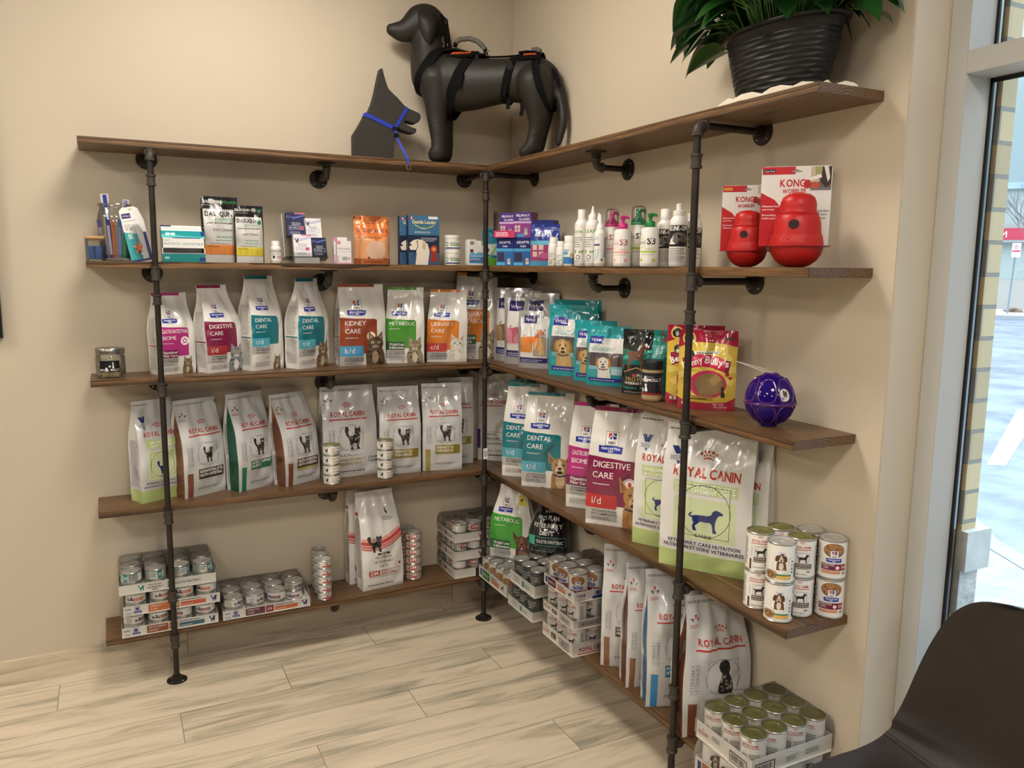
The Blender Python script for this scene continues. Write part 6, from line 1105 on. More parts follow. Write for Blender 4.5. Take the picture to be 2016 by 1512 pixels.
tall('tall white bottle with flat cap and green stripe', -.140, -.881, .21, .0265, wbp(.0265, .165, .016, .178), PW, (.012, .150), a_dech(tx='oLyte'), cp=capp(.0155, .174, .209), group=GRP)
spout = lambda z0, z1, r: [(r, z0), (r, z0 + .012), (r * .75, z0 + .018), (r * .42, z0 + .024), (.0035, z1 - .004), (.002, z1), (0, z1)]
tall('tall white bottle with pointed spout in front, green stripe', -.165, -.996, .215, .0260, wbp(.0260, .158, .016, .168), PW, (.012, .145), a_dech(tx='CLEAN'), cp=spout(.166, .214, .0165), group=GRP)
tall('white spout bottle mostly hidden behind the others', -.100, -.937, .197, .0240, wbp(.0240, .150, .015, .160), PW, None, None, cp=spout(.158, .196, .015), group=GRP)
tall('slim white spout bottle with pale blue arcs', -.175, -1.063, .181, .0205, wbp(.0205, .122, .012, .130), PW, (.010, .112), lambda A: (A.rect(0, 0, 1, 1, 'e9e6df'), A.rect(.12, .60, .55, .66, '2f3f7c'), A.stroke([(.2, .1), (.34, .3), (.36, .5)], .05, '9ac4e0'), A.stroke([(.35, .1), (.48, .3), (.50, .5)], .04, '7fb0d4'), A.text('ACT', .14, .8, .12, '6aa0cc', bold=True), A.rect(.78, .2, .98, .9, '9a98b0'), A.ell(.66, .12, .05, .06, '22345c', 8)), cp=spout(.128, .180, .0135), group=GRP)
def a_s3(c, c2, tri):
    def f(A): A.rect(0, 0, 1, 1, 'ebe8e2'); A.ring(.26, .80, .15, .015, c2, 18); A.text('duoxo', .06, .77, .12, c, bold=False, maxw=.34); A.text('S3', .46, .76, .20, c, bold=True); A.lines(.4, .82, .55, .62, 2, c2, 3); A.rect(.2, .42, .78, .50, c2); A.lines(.3, .8, .34, .39, 1, '9a9894', 4); A.poly([(.04, .08), (.14, .26), (.20, .08)], tri); A.poly([(.2, .08), (.28, .24), (.34, .08)], tri); A.ell(.68, .12, .06, .06, c2, 10); A.lines(.86, .98, .15, .85, 10, 'b0aea8', 4)
    return f
def mousse(lb, x, y, c, art):
    m_ = P('glossy plastic ' + c, c, rough=.25); t = tall(lb, x, y, .20, .0265, [(0, 0), (.0245, 0), (.0265, .003), (.0265, .108), (.0245, .122), (.0235, .128), (.0255, .134), (.0250, .138)], m_, (.012, .118), art, cp=[(.0255, .138), (.0262, .142), (.0250, .150), (.0120, .164), (.0115, .168)], group=GRP, capname='pump_collar')
    q = MB(); q.lathe([(.009, .166), (.0095, .184), (.010, .190), (0, .191)], 16); q.tube([(.004, 0, .187), (-.012, 0, .188), (-.021, 0, .184), (-.023, 0, .177)], [.006, .0055, .0045, .004], 8); q.build('pump_nozzle', m_, t).rotation_euler = (0, 0, math.radians(200))
    MB().lathe([(.0250, .1385), (.0255, .142), (.0250, .188), (.021, .199), (.012, .203), (0, .204)], 28, cap=False).build('clear_cap', CLEAR, t)
def pump(lb, x, y, c, art):
    m_ = P('glossy plastic ' + c, c, rough=.25); t = tall(lb, x, y, .168, .0300, [(0, 0), (.028, 0), (.030, .004), (.0300, .090), (.0285, .098), (.0290, .112), (.0270, .120), (.0155, .124)], m_, (.010, .088), art, cp=[(.0165, .123), (.0170, .125), (.0165, .140), (.0130, .143), (.0060, .144), (.0055, .156)], group=GRP, capname='pump_collar')
    q = MB(); q.lathe([(.0075, .155), (.0095, .158), (.0095, .166), (0, .168)], 16); q.tube([(0, 0, .162), (.014, 0, .163), (.022, 0, .159)], [.006, .005, .0035], 8); q.build('pump_nozzle', m_, t)
mousse('white foam bottle with magenta pump under a clear cap', -.125, -1.0605, 'b0356c', a_s3('a83a66', 'e0a0a4', 'e8a898'))
pump('white pump bottle with magenta pump head', -.185, -1.218, 'c0307c', a_s3('b86a7c', 'e8a8a0', 'e8b0a0'))
mousse('white foam bottle with dark green pump under a clear cap', -.125, -1.223, '2f7a52', a_s3('2a2c2a', 'b4c44c', 'b4cc5c'))
pump('white pump bottle with bright green pump head', -.185, -1.372, '1f7a38', a_s3('3c3e3c', 'b4cc5c', 'a8c44c'))
def a_skunk(A): A.rect(0, 0, 1, 1, 'ebe8e2'); A.rect(.12, .02, .88, .98, '1c1c1c'); A.rect(.16, .03, .84, .42, 'e6e3dc'); A.text('SKUNK-OFF', .5, .84, .14, 'f0eee8', 'c', bold=True, maxw=.66); A.ell(.55, .64, .26, .18, '6a6864', 14); A.poly([(.2, .48), (.26, .62), (.38, .70), (.34, .56), (.46, .48)], 'eeece6'); A.poly([(.40, .74), (.7, .70), (.8, .56), (.62, .46), (.5, .52), (.6, .6)], '1c1c1c'); A.lines(.2, .8, .06, .40, 8, '6a6864', 4)
for i, (x, y, H_, R, kk, lb) in enumerate(((-.125, -1.372, .183, .0265, 0, 'white and black skunk shampoo bottle with flip cap, leftmost of three'), (-.170, -1.498, .191, .0275, 1, 'white and black skunk shampoo bottle with push cap, left of the pipe'), (-.110, -1.494, .183, .0270, 1, 'white and black skunk shampoo bottle with push cap, right of the pipe'))):
    hb = H_ * .78; cp = capp(.0165, hb + .006, H_) if kk == 0 else [(.0185, hb + .006), (.0185, hb + .019), (.010, hb + .022), (.0105, H_ - .012), (.0095, H_ - .003), (0, H_)]
    tall(lb, x, y, H_, R, wbp(R, hb - .002, .016, hb + .007), PW, (.012, hb - .022), a_skunk, cp=cp, group=GRP)
# red wobbler toys on their cards
KR = P('red rubber', 'b81e1c', rough=.38, spec=.4)
def kong(lb, clb, x, y, s, cw, ch, tag_c, tag_t):
    """egg-bottomed red toy in two screwed halves, set through a printed card with a fold-out ledge"""
    t = thing('treat_toy', lb, 'dog toy', (x, y, Z2 + .0002), -44, 'red dog treat toys')
    pr = [(0, 0), (.020, .0006), (.036, .006), (.052, .018), (.062, .033), (.0665, .048), (.0675, .056)]
    MB().lathe([(a * s, b_ * s) for a, b_ in pr], 48, cap=False).build('base_bowl', KR, t)
    up = [(.0675, .056), (.0672, .064), (.0655, .074), (.0640, .080), (.0635, .084), (.0605, .0855), (.0600, .090), (.0592, .104), (.0575, .118), (.0545, .129), (.0505, .136), (.0480, .1375)]
    MB().lathe([(a * s, b_ * s) for a, b_ in up], 48, cap=False).build('body', KR, t)
    MB().lathe([(a * s, b_ * s) for a, b_ in [(.0480, .1365), (.0505, .1375), (.0510, .1400), (.0470, .1415), (.0450, .150), (.0455, .158), (.0445, .168), (.0395, .180), (.028, .188), (.012, .1915), (0, .192)]], 48, cap=False).build('top_dome', KR, t)
    A = Art(.05 * s, .05 * s, 'matt'); A.ell(.5, .5, .24, .24, '2a0606', 20); A.build('treat_hole_shade', (lambda u, v, o: (lambda zz: (lambda r, a: Vector((r * math.cos(a), r * math.sin(a), zz * s)))(.0607 * s + .0006, math.radians(-100 + (u - .5) * 52)))(.084 + v * .05)), t, gridn(5), gridn(5), clip=False)  # dark disc on the surface paints the shade inside the treat hole
    A = Art(.060 * s, .024 * s, 'gloss'); A.text('KONG', .5, .18, .24, 'b81e1c', 'c', bold=True, maxw=.95); o = A.build('raised_lettering', (lambda u, v, o: (lambda zz: (lambda r, a: Vector((r * math.cos(a), r * math.sin(a), zz * s)))((.0662 - (zz - .060) * .06) * s + .0018, math.radians(-104 + (u - .5) * 54)))(.060 + v * .022)), t, gridn(6), gridn(4), clip=False)
    o.data.materials.clear(); o.data.materials.append(P('paler red rubber', 'd0403a', rough=.3))  # lettering in a paler red than the toy
    c = thing('toy_card', clb, 'packaging card', (x, y, Z2 + .0002), -44, 'printed cards of the red toys'); z0 = .0545 * s; q = .004
    MB().prism([(-cw * .54, z0), (cw * .46, z0), (cw * .46, ch - .006), (cw * .46 - .006, ch), (-cw * .54 + .006, ch), (-cw * .54, ch - .006)], .050 * s + .012, .050 * s + .0135).build('backing_card', P('toy card', 'e4e1dc', rough=.35), c, smooth=False)
    m = MB(); n = 28; R0 = .0688 * s; vv = []; ff = []
    for i in range(n + 1):
        a = PI + PI * i / n; px, py = R0 * math.cos(a), R0 * math.sin(a); fx = max(-cw * .54, min(cw * .46, px * 1.28)); vv += [(px, py, z0), (fx, min(py * 1.10, .050 * s + .012), z0), (px, py, z0 + .0012), (fx, py * 1.10, z0 + .0012)]
    for i in range(n): a = 4 * i; b_ = a + 4; ff += [(a, a + 1, b_ + 1, b_), (a + 2, b_ + 2, b_ + 3, a + 3), (a + 1, a + 3, b_ + 3, b_ + 1)]
    m.add(vv, ff); m.box(-cw * .54, -R0, 0, .050 * s + .012, z0, z0 + .0012); m.box(R0, max(cw * .46, R0 + .002), 0, .050 * s + .012, z0, z0 + .0012); m.build('card_ledge', P('toy card red', 'a81c24', rough=.35), c, smooth=False)
    A = Art(cw, ch - z0, 'gloss'); H_ = ch - z0; k = cw / H_
    A.rect(.01, .90, .48, .995, 'c0242c'); A.rect(.03, .925, .20, .965, tag_c); A.text(tag_t, .045, .935, .022, 'e8e0d0' if tag_c != 'd8a83c' else '8a3a1c', bold=True, maxw=.14)
    n = 10; A.poly([(0, 0)] + [(.56 * math.sin(i / n * PI / 2) ** 1 * (1 if i else 0), .66 * math.cos(i / n * PI / 2)) for i in range(n + 1)], 'c0242c') if False else A.poly([(0.0, 0.0), (.50, 0), (.44, .30), (.34, .46), (.20, .59), (.0, .68)], 'c0242c')
    A.text('KONG', .27, .75, .105, 'c0242c', bold=True, sx=.95, maxw=.36); A.text('WOBBLER', .31, .665, .062, 'c0242c', bold=True, maxw=.34, rot=2); A.ell(.66, .80, .045, .04, 'c0242c', 12); A.ell(.66, .76, .055, .045, 'c0242c', 12)
    A.rect(.70, .70, .99, .99, '6a625c'); A.rect(.70, .80, .82, .99, 'c8b8a0'); A.rect(.76, .86, .88, .99, 'a0a064'); A.poly([(.86, .99), (.99, .99), (.99, .78), (.92, .73), (.84, .80)], '3c2a20'); A.poly([(.88, .99), (.94, .99), (.97, .85), (.94, .80)], 'e6e2dc'); A.poly([(.70, .86), (.84, .90), (.86, .86), (.70, .82)], 'ece8e2'); A.ell(.77, .76, .055, .055, 'c8502c', 12); A.rect(.70, .70, .99, .73, '77737a')
    A.text('Dispenses food', .03, .50, .026, 'f0e4e0', bold=True, maxw=.24); A.text('and treats', .03, .46, .026, 'f0e4e0', bold=True); A.text('Entertaining', .03, .39, .026, 'f0e4e0', bold=True, maxw=.2); A.text('wobble action', .03, .35, .026, 'f0e4e0', bold=True, maxw=.2)
    A.text('Twist Open', .89, .44, .024, '3a3632', 'c', bold=True); A.text('To Insert', .89, .395, .024, '3a3632', 'c', bold=True); A.text('Treats', .89, .35, .024, '3a3632', 'c', bold=True)
    A.ell(.50, .935, .085, .014, '9c948c', 12); A.ell(.50, .948, .03, .02, '9c948c', 10)
    A.build('card_print', (lambda u, v, o: Vector((-cw * .54 + u * cw, .050 * s + .012 - o, z0 + v * H_))), c)
kong('smaller red wobbling treat toy on the second shelf', 'white and red card with yellow size tag behind the smaller red toy', -.125, -1.748, .158 / .192, .140, .232, 'd8a83c', 'Small / Petit')
kong('larger red wobbling treat toy on the second shelf', 'white and red card with dark size tag behind the larger red toy', -.125, -1.932, 1.0, .178, .267, '2a2444', 'Large / Grand')
# treat bottle and purple ball, third shelf right run
t = bottle('treat_bottle', 'round treat bottle with black cap and black label', 'bottle', -.170, -1.392, Z3, -42, [(0, .002), (.030, .001), (.034, .006), (.035, .012), (.034, .018), (.0345, .024), (.0345, .094), (.033, .102), (.031, .106)], [(.0335, .104), (.0345, .106), (.0345, .130), (.033, .133), (0, .133)], P('black ribbed cap', '17181a', rough=.4), P('treat filled plastic', 'a8926a', rough=.3, var=.2), R=.0348, lab=(.022, .094), span=210, art=lambda A: (A.rect(0, 0, 1, 1, '24242e'), A.text('MAX', .08, .62, .07, 'f0eee8', bold=True), A.text('&', .27, .60, .15, 'f0eee8', bold=True), A.text('MOLLY', .40, .62, .075, 'f0eee8', bold=True), A.lines(.3, .62, .80, .86, 2, 'a8a6b0', 3), sil(A, DOG_SIT, .28, .16, .16, .36, 'ecebe6'), sil(A, CAT_STAND, .20, .12, .10, .2, 'ecebe6'), A.rect(.0, .0, 1, .10, '8a2c2c'), A.lines(.72, .97, .2, .85, 10, '7a7a88', 4)))
t = thing('treat_ball', 'translucent purple ribbed treat ball at the end of the third shelf', 'dog toy', (-.122, -1.868, Z3 + .0002), -40)
bp_ = [(.0, .004), (.020, .005), (.040, .015), (.056, .032), (.064, .052), (.0665, .066), (.0645, .088), (.057, .110), (.044, .128), (.030, .138), (.018, .143), (0, .144)]
m, n_, l_, b_ = nodes('purple clear plastic'); b_.inputs['Base Color'].default_value = lin('2c1280'); b_.inputs['Roughness'].default_value = .04; b_.inputs['Transmission Weight'].default_value = .45; b_.inputs['IOR'].default_value = 1.35
MB().lathe(bp_, 48, cap=False).build('clear_shell', m, t)
RIB = P('purple rib plastic', '4c1a68', rough=.22, coat=.5); mm = MB()
for i in range(7):
    a0 = i * PI * 2 / 7
    for sgn, (za, zb) in ((0, (.070, .132)), (1, (.008, .062))):
        pts = []
        for q in range(17):
            f_ = q / 16 * 2 * PI; zc = (za + zb) / 2 - math.cos(f_) * (zb - za) / 2; da = math.copysign(abs(math.sin(f_)) ** .55, math.sin(f_)) * .40
            r = 0
            for (r0, z0_), (r1, z1_) in zip(bp_, bp_[1:]):
                if z0_ <= zc <= z1_: r = r0 + (r1 - r0) * (zc - z0_) / max(1e-6, z1_ - z0_)
            pts.append((r * math.cos(a0 + da) * 1.01, r * math.sin(a0 + da) * 1.01, zc))
        mm.tube(pts, .0026, 6, caps=False)
mm.build('rib_frame', RIB, t); q = [(.0685 * math.cos(a), .0685 * math.sin(a), .0655) for a in [2 * PI * i / 40 for i in range(41)]]; MB().tube(q, .0038, 8, caps=False).build('equator_rim', RIB, t)
MB().lathe([(.0215, .0), (.0215, .007), (.018, .009)], 24).build('foot', m, t); MB().lathe([(.020, .140), (.022, .143), (.016, .1475), (0, .146)], 16).build('top_knob', RIB, t)
A = Art(.03, .034, 'gloss'); A.ell(.5, .57, .5, .55, 'd8d4cc', 20); A.poly([(.35, .95), (.75, .9), (.8, .5), (.6, .35), (.4, .5)], '5a4432'); A.ell(.35, .3, .14, .14, '8a78a8', 10); A.build('round_sticker', (lambda u, v, o: (lambda a, zz: Vector(((.0655 - (zz - .085) * .30) * math.cos(a), (.0655 - (zz - .085) * .30) * math.sin(a), zz)))(math.radians(-60 + (u - .5) * 30), .074 + v * .034)), t, gridn(4), gridn(4), clip=False)
MB().tube([(.012, 0, .144), (-.02, -.004, .150), (-.060, -.006, .163), (-.098, -.008, .176)], .0009, 6).tube([(.012, .002, .144), (-.015, .010, .154), (-.060, -.001, .166), (-.098, -.008, .176)], .0009, 6).build('cord_loop', P('white cord', 'd8d4c8', rough=.7), t)
# ---------------------------------------------------------------- top shelf: foam head, padded dog in its harness, planter
Z1 = SH[0]
FOAM = P('charcoal foam', '34312d', rough=.92, bump=(300, .5, .001), var=.06)
t = thing('foam_dog_head', 'flat charcoal foam dog head cut-out on the top shelf', 'display head', (-.800, -.150, Z1 + .0002), 0)
k = .000521
pts = [(62, 1328), (62, 1150), (105, 1085), (148, 1010), (190, 960), (222, 890), (245, 815), (262, 740), (280, 665), (292, 622), (299, 613), (306, 624), (318, 672), (334, 722), (352, 768), (388, 800), (430, 832), (470, 872), (505, 902), (560, 917), (605, 932), (626, 948), (624, 975), (608, 1005), (585, 1018), (552, 1018), (500, 1004), (478, 1006), (484, 1018), (510, 1036), (545, 1050), (585, 1058), (590, 1070), (580, 1094), (552, 1100), (518, 1096), (470, 1084), (430, 1068), (405, 1058), (396, 1090), (394, 1200), (390, 1260), (385, 1328)]
MB().prism([((x - 62) * k, (1328 - y) * k) for x, y in pts], 0, .048).build('foam_body', FOAM, t, bevel=.003)
BLU = P('royal blue webbing', '1a36a8', rough=.55, bump=(500, .4, .0006)); X = lambda x, y: ((x - 62) * k, (1328 - y) * k)
c = thing('headcollar', 'royal blue nylon headcollar buckled round the foam dog head', 'headcollar', (-.800, -.150, Z1 + .0002), 0)
def loop2(p, q, w, name):
    """band round the flat foam from p to q, front and back"""
    (x0, z0), (x1, z1) = X(*p), X(*q); d = Vector((x1 - x0, 0, z1 - z0)); L = d.length; u = d / L; P0 = Vector((x0, 0, z0)); g = .0012; T_ = .048
    P_ = []; N_ = []
    for s_ in range(9): P_.append(P0 + d * s_ / 8 + Vector((0, -g, 0))); N_.append((0, -1, 0))
    P_.append(P0 + d + u * g + Vector((0, T_ * .3, 0))); N_.append(u); P_.append(P0 + d + u * g + Vector((0, T_ * .7, 0))); N_.append(u)
    for s_ in range(9): P_.append(P0 + d * (8 - s_) / 8 + Vector((0, T_ + g, 0))); N_.append((0, 1, 0))
    P_.append(P0 - u * g + Vector((0, T_ * .7, 0))); N_.append(-u); P_.append(P0 - u * g + Vector((0, T_ * .3, 0))); N_.append(-u)
    return MB().strip(P_, N_, w, .0018, closed=True).build(name, BLU, c, smooth=False)
loop2((160, 985), (400, 1075), .0165, 'neck_strap'); loop2((508, 900), (408, 1062), .0125, 'nose_loop')
x0, z0 = X(398, 1085); x1, z1 = X(462, 1375)
MB().strip([(x0, -.004, z0), (x0 + .004, -.012, z0 - .03), ((x0 + x1) / 2, -.040, (z0 + z1) / 2), (x1 - .003, -.072, z1 + .03), (x1, -.080, z1)], [(0, -1, -.3)] * 5, .0105, .0018).build('leash_strap', BLU, c, smooth=False)
MB().box(x0 - .004, x0 + .014, -.016, -.004, z0 - .035, z0 - .015).box(x0 - .010, x0 + .012, -.008, -.001, z0 - .005, z0 + .012).build('slider', P('dull black buckle', '0e0e10', rough=.6, spec=.2), c, bevel=.002)
q = [(x1 + .010 * math.cos(a), -.081, z1 - .008 + .010 * math.sin(a)) for a in [2 * PI * i / 20 for i in range(21)]]; MB().tube(q, .0016, 8, caps=False).build('end_ring', P('polished ring', 'd8c8a8', rough=.15, metal=1), c)
# padded charcoal dog --------------------------------------------------------
O = Vector((-.27, -.27, Z1)); SEG = {
'torso': [(-0.4496, -0.1189, 2.4889, 0.0654), (-0.4152, -0.1498, 2.4448, 0.1045), (-0.369, -0.1914, 2.4168, 0.1128), (-0.3097, -0.2449, 2.4068, 0.1035), (-0.2427, -0.3051, 2.4087, 0.09), (-0.1767, -0.3645, 2.4126, 0.0851), (-0.1197, -0.4159, 2.4088, 0.093), (-0.0851, -0.4484, 2.3921, 0.0845), (-0.0637, -0.4664, 2.3602, 0.0616)],
'neck': [(-0.4376, -0.1297, 2.4463, 0.096), (-0.4512, -0.1174, 2.5099, 0.0828), (-0.4611, -0.1135, 2.5718, 0.0652), (-0.4653, -0.1131, 2.6127, 0.0585)],
'head': [(-0.4425, -0.1163, 2.6487, 0.062), (-0.466, -0.1117, 2.661, 0.068), (-0.493, -0.1095, 2.658, 0.064), (-0.516, -0.1065, 2.645, 0.0545), (-0.5391, -0.1047, 2.630, 0.0465), (-0.5693, -0.1015, 2.619, 0.0386), (-0.5992, -0.0983, 2.619, 0.0300), (-0.6182, -0.0959, 2.6214, 0.0215)],
'a': [(-0.4485, -0.1771, 2.4132, 0.0774), (-0.4500, -0.1889, 2.3297, 0.0517), (-0.4502, -0.1887, 2.2674, 0.041), (-0.4455, -0.1947, 2.2002, 0.0346), (-0.4442, -0.1977, 2.1519, 0.0310), (-0.447, -0.1961, 2.1204, 0.0335), (-0.4580, -0.1884, 2.1108, 0.0320)],
'b': [(-0.3976, -0.1152, 2.4238, 0.0701), (-0.3887, -0.1144, 2.3395, 0.0488), (-0.3853, -0.1145, 2.2751, 0.0378), (-0.3801, -0.1171, 2.2104, 0.0312), (-0.3784, -0.1187, 2.1563, 0.029), (-0.384, -0.1155, 2.1218, 0.0313), (-0.394, -0.1125, 2.1108, 0.0300)],
'c': [(-0.1265, -0.4761, 2.3817, 0.0782), (-0.1247, -0.4854, 2.3311, 0.0666), (-0.1208, -0.4889, 2.2707, 0.0501), (-0.1213, -0.4866, 2.2144, 0.0366), (-0.1314, -0.4784, 2.1662, 0.0315), (-0.1405, -0.473, 2.1298, 0.0320), (-0.1605, -0.4558, 2.1080, 0.0290)],
'd': [(-0.0853, -0.4364, 2.3907, 0.0690), (-0.0727, -0.4257, 2.3197, 0.055), (-0.0659, -0.4214, 2.2577, 0.0408), (-0.0658, -0.4161, 2.2019, 0.028), (-0.0711, -0.4077, 2.1542, 0.0259), (-0.0824, -0.3985, 2.1274, 0.0281), (-0.098, -0.392, 2.1060, 0.027)],
'e': [(-0.0865, -0.4548, 2.4383, 0.030), (-0.0685, -0.4961, 2.4058, 0.0219), (-0.0500, -0.5228, 2.3524, 0.0192), (-0.0399, -0.5424, 2.2897, 0.0187), (-0.0400, -0.5521, 2.2277, 0.0177), (-0.0478, -0.5443, 2.1738, 0.0162), (-0.0541, -0.5404, 2.1416, 0.0125)]}
m = MB()
for nm, sg in SEG.items():
    fine = []; n_ = len(sg)
    for i in range(n_ - 1):          # smooth the chain (Catmull-Rom) so limbs taper without kinks
        p0, p1, p2, p3 = (Vector(sg[max(i - 1, 0)]), Vector(sg[i]), Vector(sg[i + 1]), Vector(sg[min(i + 2, n_ - 1)]))
        for q in range(4):
            t_ = q / 4; fine.append(.5 * ((2 * p1) + (p2 - p0) * t_ + (2 * p0 - 5 * p1 + 4 * p2 - p3) * t_ * t_ + (3 * p1 - p0 - 3 * p2 + p3) * t_ ** 3))
    fine.append(Vector(sg[-1]))
    pts_ = [Vector(f[:3]) - O for f in fine]; rs = [f[3] for f in fine]
    a, b_ = pts_[0], pts_[-1]; da = (pts_[0] - pts_[1]).normalized(); db = (pts_[-1] - pts_[-2]).normalized()
    pre = [a + da * rs[0] * x for x in (.92, .7, .4)]; pr_ = [rs[0] * x for x in (.38, .72, .92)]; post_ = [b_ + db * rs[-1] * x for x in (.4, .7, .92)]; po = [rs[-1] * x for x in (.92, .72, .38)]
    m.tube(pre + pts_ + post_, [r_ * (1.17 if nm == 'head' else 1.06) for r_ in pr_ + rs + po], 24, sq=.80 if nm in ('torso',) else (.78 if nm == 'head' else .92), up=None)
me = m.mesh('padded_body'); tmp = bpy.data.objects.new('tmp', me); COL.objects.link(tmp)
r = tmp.modifiers.new('r', 'REMESH'); r.mode = 'VOXEL'; r.voxel_size = .0058
s_ = tmp.modifiers.new('s', 'SMOOTH'); s_.factor = .6; s_.iterations = 9
dogme = bpy.data.meshes.new_from_object(tmp.evaluated_get(bpy.context.evaluated_depsgraph_get())); bpy.data.objects.remove(tmp); dogme.name = 'padded_body'; dogme.materials.clear()
for v in dogme.vertices:
    if v.co.z < .0006: v.co.z = .0006
    # crumpled sleeves low on the legs
    if v.co.z < .22: v.co += v.normal * .0016 * noise.noise(Vector((v.co.x * 30, v.co.y * 30, v.co.z * 190)))
dog = thing('dog_mannequin', 'stuffed charcoal dog mannequin standing in the corner on the top shelf', 'dog mannequin', O, 0)
FAB = P('charcoal leatherette', '272420', rough=.5, spec=.35, bump=(24, .35, .004))
link('padded_body', dogme, [FAB], dog)
bv = BVHTree.FromPolygons([v.co.copy() for v in dogme.vertices], [tuple(p.vertices) for p in dogme.polygons])
def ear(side):
    """drooping ear flap lying on the cheek"""
    o2 = [(0, 1.0), (.35, 1.02), (.62, .92), (.74, .70), (.70, .45), (.52, .18), (.36, 0), (.22, .12), (.10, .40), (.0, .70)]
    m = MB(); c0 = Vector((-.500, -.110, 2.575)) - O; f = []
    for off in (.003, .013):
        for x, y in o2 + [(.36, .55)]:
            px = -.520 + x * .112; pz = 2.560 + y * .135; o_ = Vector((px, -.112, pz)) - O; d_ = Vector((0, -1 if side else 1, 0)); h, nn, i_, ds = bv.ray_cast(o_ + d_ * .3, -d_)
            p = (h if h and abs(h.y - o_.y) < .11 else o_ + d_ * .055) + d_ * off; m.v.append(tuple(p))
    n = len(o2)
    for i in range(n):
        j = (i + 1) % n; m.f += [(i, j, n), (n + 1 + j, n + 1 + i, 2 * n + 1), (i, n + 1 + i, n + 1 + j, j)]; m.m += [0] * 3
    return m.build('ear', FAB, dog, angle=180)
ear(True); ear(False)
# harness: webbing wrapped on the body by casting rays on to it --------------
HB = P('black webbing', '0b0b0c', rough=.85, spec=.15, bump=(420, .5, .0006)); HO = P('orange harness fabric', 'c2521f', rough=.6); HG = P('grey handle sleeve', '57544f', rough=.6, bump=(300, .4, .0006)); CH = P('chrome ring', 'c8c6c0', rough=.12, metal=1); BK = P('dull black buckle', '0e0e10', rough=.6, spec=.2)
hz = thing('dog_harness', 'black and orange lifting harness strapped on the charcoal dog mannequin', 'dog harness', O, 0)
LAT = Vector((.669, .743, 0)).normalized()
def wrap(top, bot, w, name, mat=None, off=.0015, th=.003, a0=0, a1=360, n=44):
    T_, B_ = Vector(top) - O, Vector(bot) - O; c_ = (T_ + B_) / 2; up = (T_ - B_).normalized(); P_ = []; N_ = []
    for i in range(n):
        a = math.radians(a0 + (a1 - a0) * i / (n - (0 if a1 - a0 == 360 else 1))); d = up * math.cos(a) - LAT * math.sin(a); h, nn, ix, ds = bv.ray_cast(c_ + d * .24, -d)
        if h is None or (h - c_).dot(d) < .02: h = c_ + d * .07
        P_.append(h + d * off); N_.append(d)
    for _ in range(2): P_ = [(P_[i - 1] + P_[i] * 2 + P_[(i + 1) % n]) / 4 if 0 < i < n - 1 or a1 - a0 == 360 else P_[i] for i in range(n)]
    return MB().strip([p + nn * .002 for p, nn in zip(P_, N_)], N_, w, th, closed=(a1 - a0 == 360)).build(name, mat or HB, hz, angle=60)
wrap((-.2933, -.2596, 2.5392), (-.3775, -.1837, 2.3066), .040, 'girth_strap')
wrap((-.1612, -.3785, 2.5048), (-.199, -.3444, 2.3176), .032, 'loin_strap')
wrap((-.3945, -.1685, 2.58), (-.5015, -.1073, 2.34), .044, 'chest_yoke')
wrap((-.103, -.431, 2.5045), (-.060, -.4796, 2.289), .030, 'haunch_strap')
def spine(pxs, w, name, mat, off, th):
    P_ = []; N_ = []
    for x, y in pxs:
        o_ = Vector((x, y, 3.0)) - O; h, nn, ix, ds = bv.ray_cast(o_, Vector((0, 0, -1))); P_.append((h or o_) + Vector((0, 0, off))); N_.append((0, 0, 1))
    return MB().strip(P_, N_, w, th).build(name, mat, hz, angle=60)
wrap((-.335, -.222, 2.545), (-.335, -.222, 2.30), .125, 'saddle_side', off=.002, th=.006, a0=-42, a1=40, n=16); wrap((-.335, -.222, 2.545), (-.335, -.222, 2.30), .085, 'saddle_panel', HO, .0085, .002, 4, 30, 10)
wrap((-.115, -.420, 2.505), (-.115, -.420, 2.29), .095, 'hip_side', off=.002, th=.006, a0=-42, a1=38, n=16); wrap((-.115, -.420, 2.505), (-.115, -.420, 2.29), .055, 'hip_panel', HO, .0085, .002, 4, 26, 10)
L3 = lambda a, b, n: [(a[0] + (b[0] - a[0]) * i / n, a[1] + (b[1] - a[1]) * i / n) for i in range(n + 1)]
spine(L3((-.405, -.159), (-.262, -.288), 8), .095, 'saddle_pad', HB, .003, .007); spine(L3((-.385, -.177), (-.275, -.276), 6), .060, 'saddle_top', HO, .0102, .0025)
spine(L3((-.150, -.388), (-.085, -.447), 5), .095, 'hip_pad', HB, .003, .007); spine(L3((-.140, -.397), (-.098, -.435), 4), .055, 'hip_top', HO, .0102, .0025)
spine(L3((-.262, -.288), (-.150, -.388), 8), .020, 'link_strap', HB, .006, .003)
hd = [(-0.3639, -0.196, 2.5786), (-0.3521, -0.2066, 2.5889), (-0.3185, -0.2369, 2.5902), (-0.2934, -0.2595, 2.5769), (-0.2767, -0.2746, 2.5572), (-0.2683, -0.2821, 2.5414)]
MB().tube([Vector(p) - O for p in hd], .0105, 12).build('handle', HG, hz); MB().tube([Vector((-.368, -.192, 2.560)) - O, Vector(hd[0]) - O], .0085, 10).tube([Vector(hd[-1]) - O, Vector((-.264, -.286, 2.520)) - O], .0085, 10).build('handle_end', HB, hz)
MB().tube([Vector((-.118, -.418, 2.528)) - O, Vector((-.100, -.434, 2.530)) - O, Vector((-.090, -.443, 2.520)) - O], .010, 12).build('handle', HG, hz)
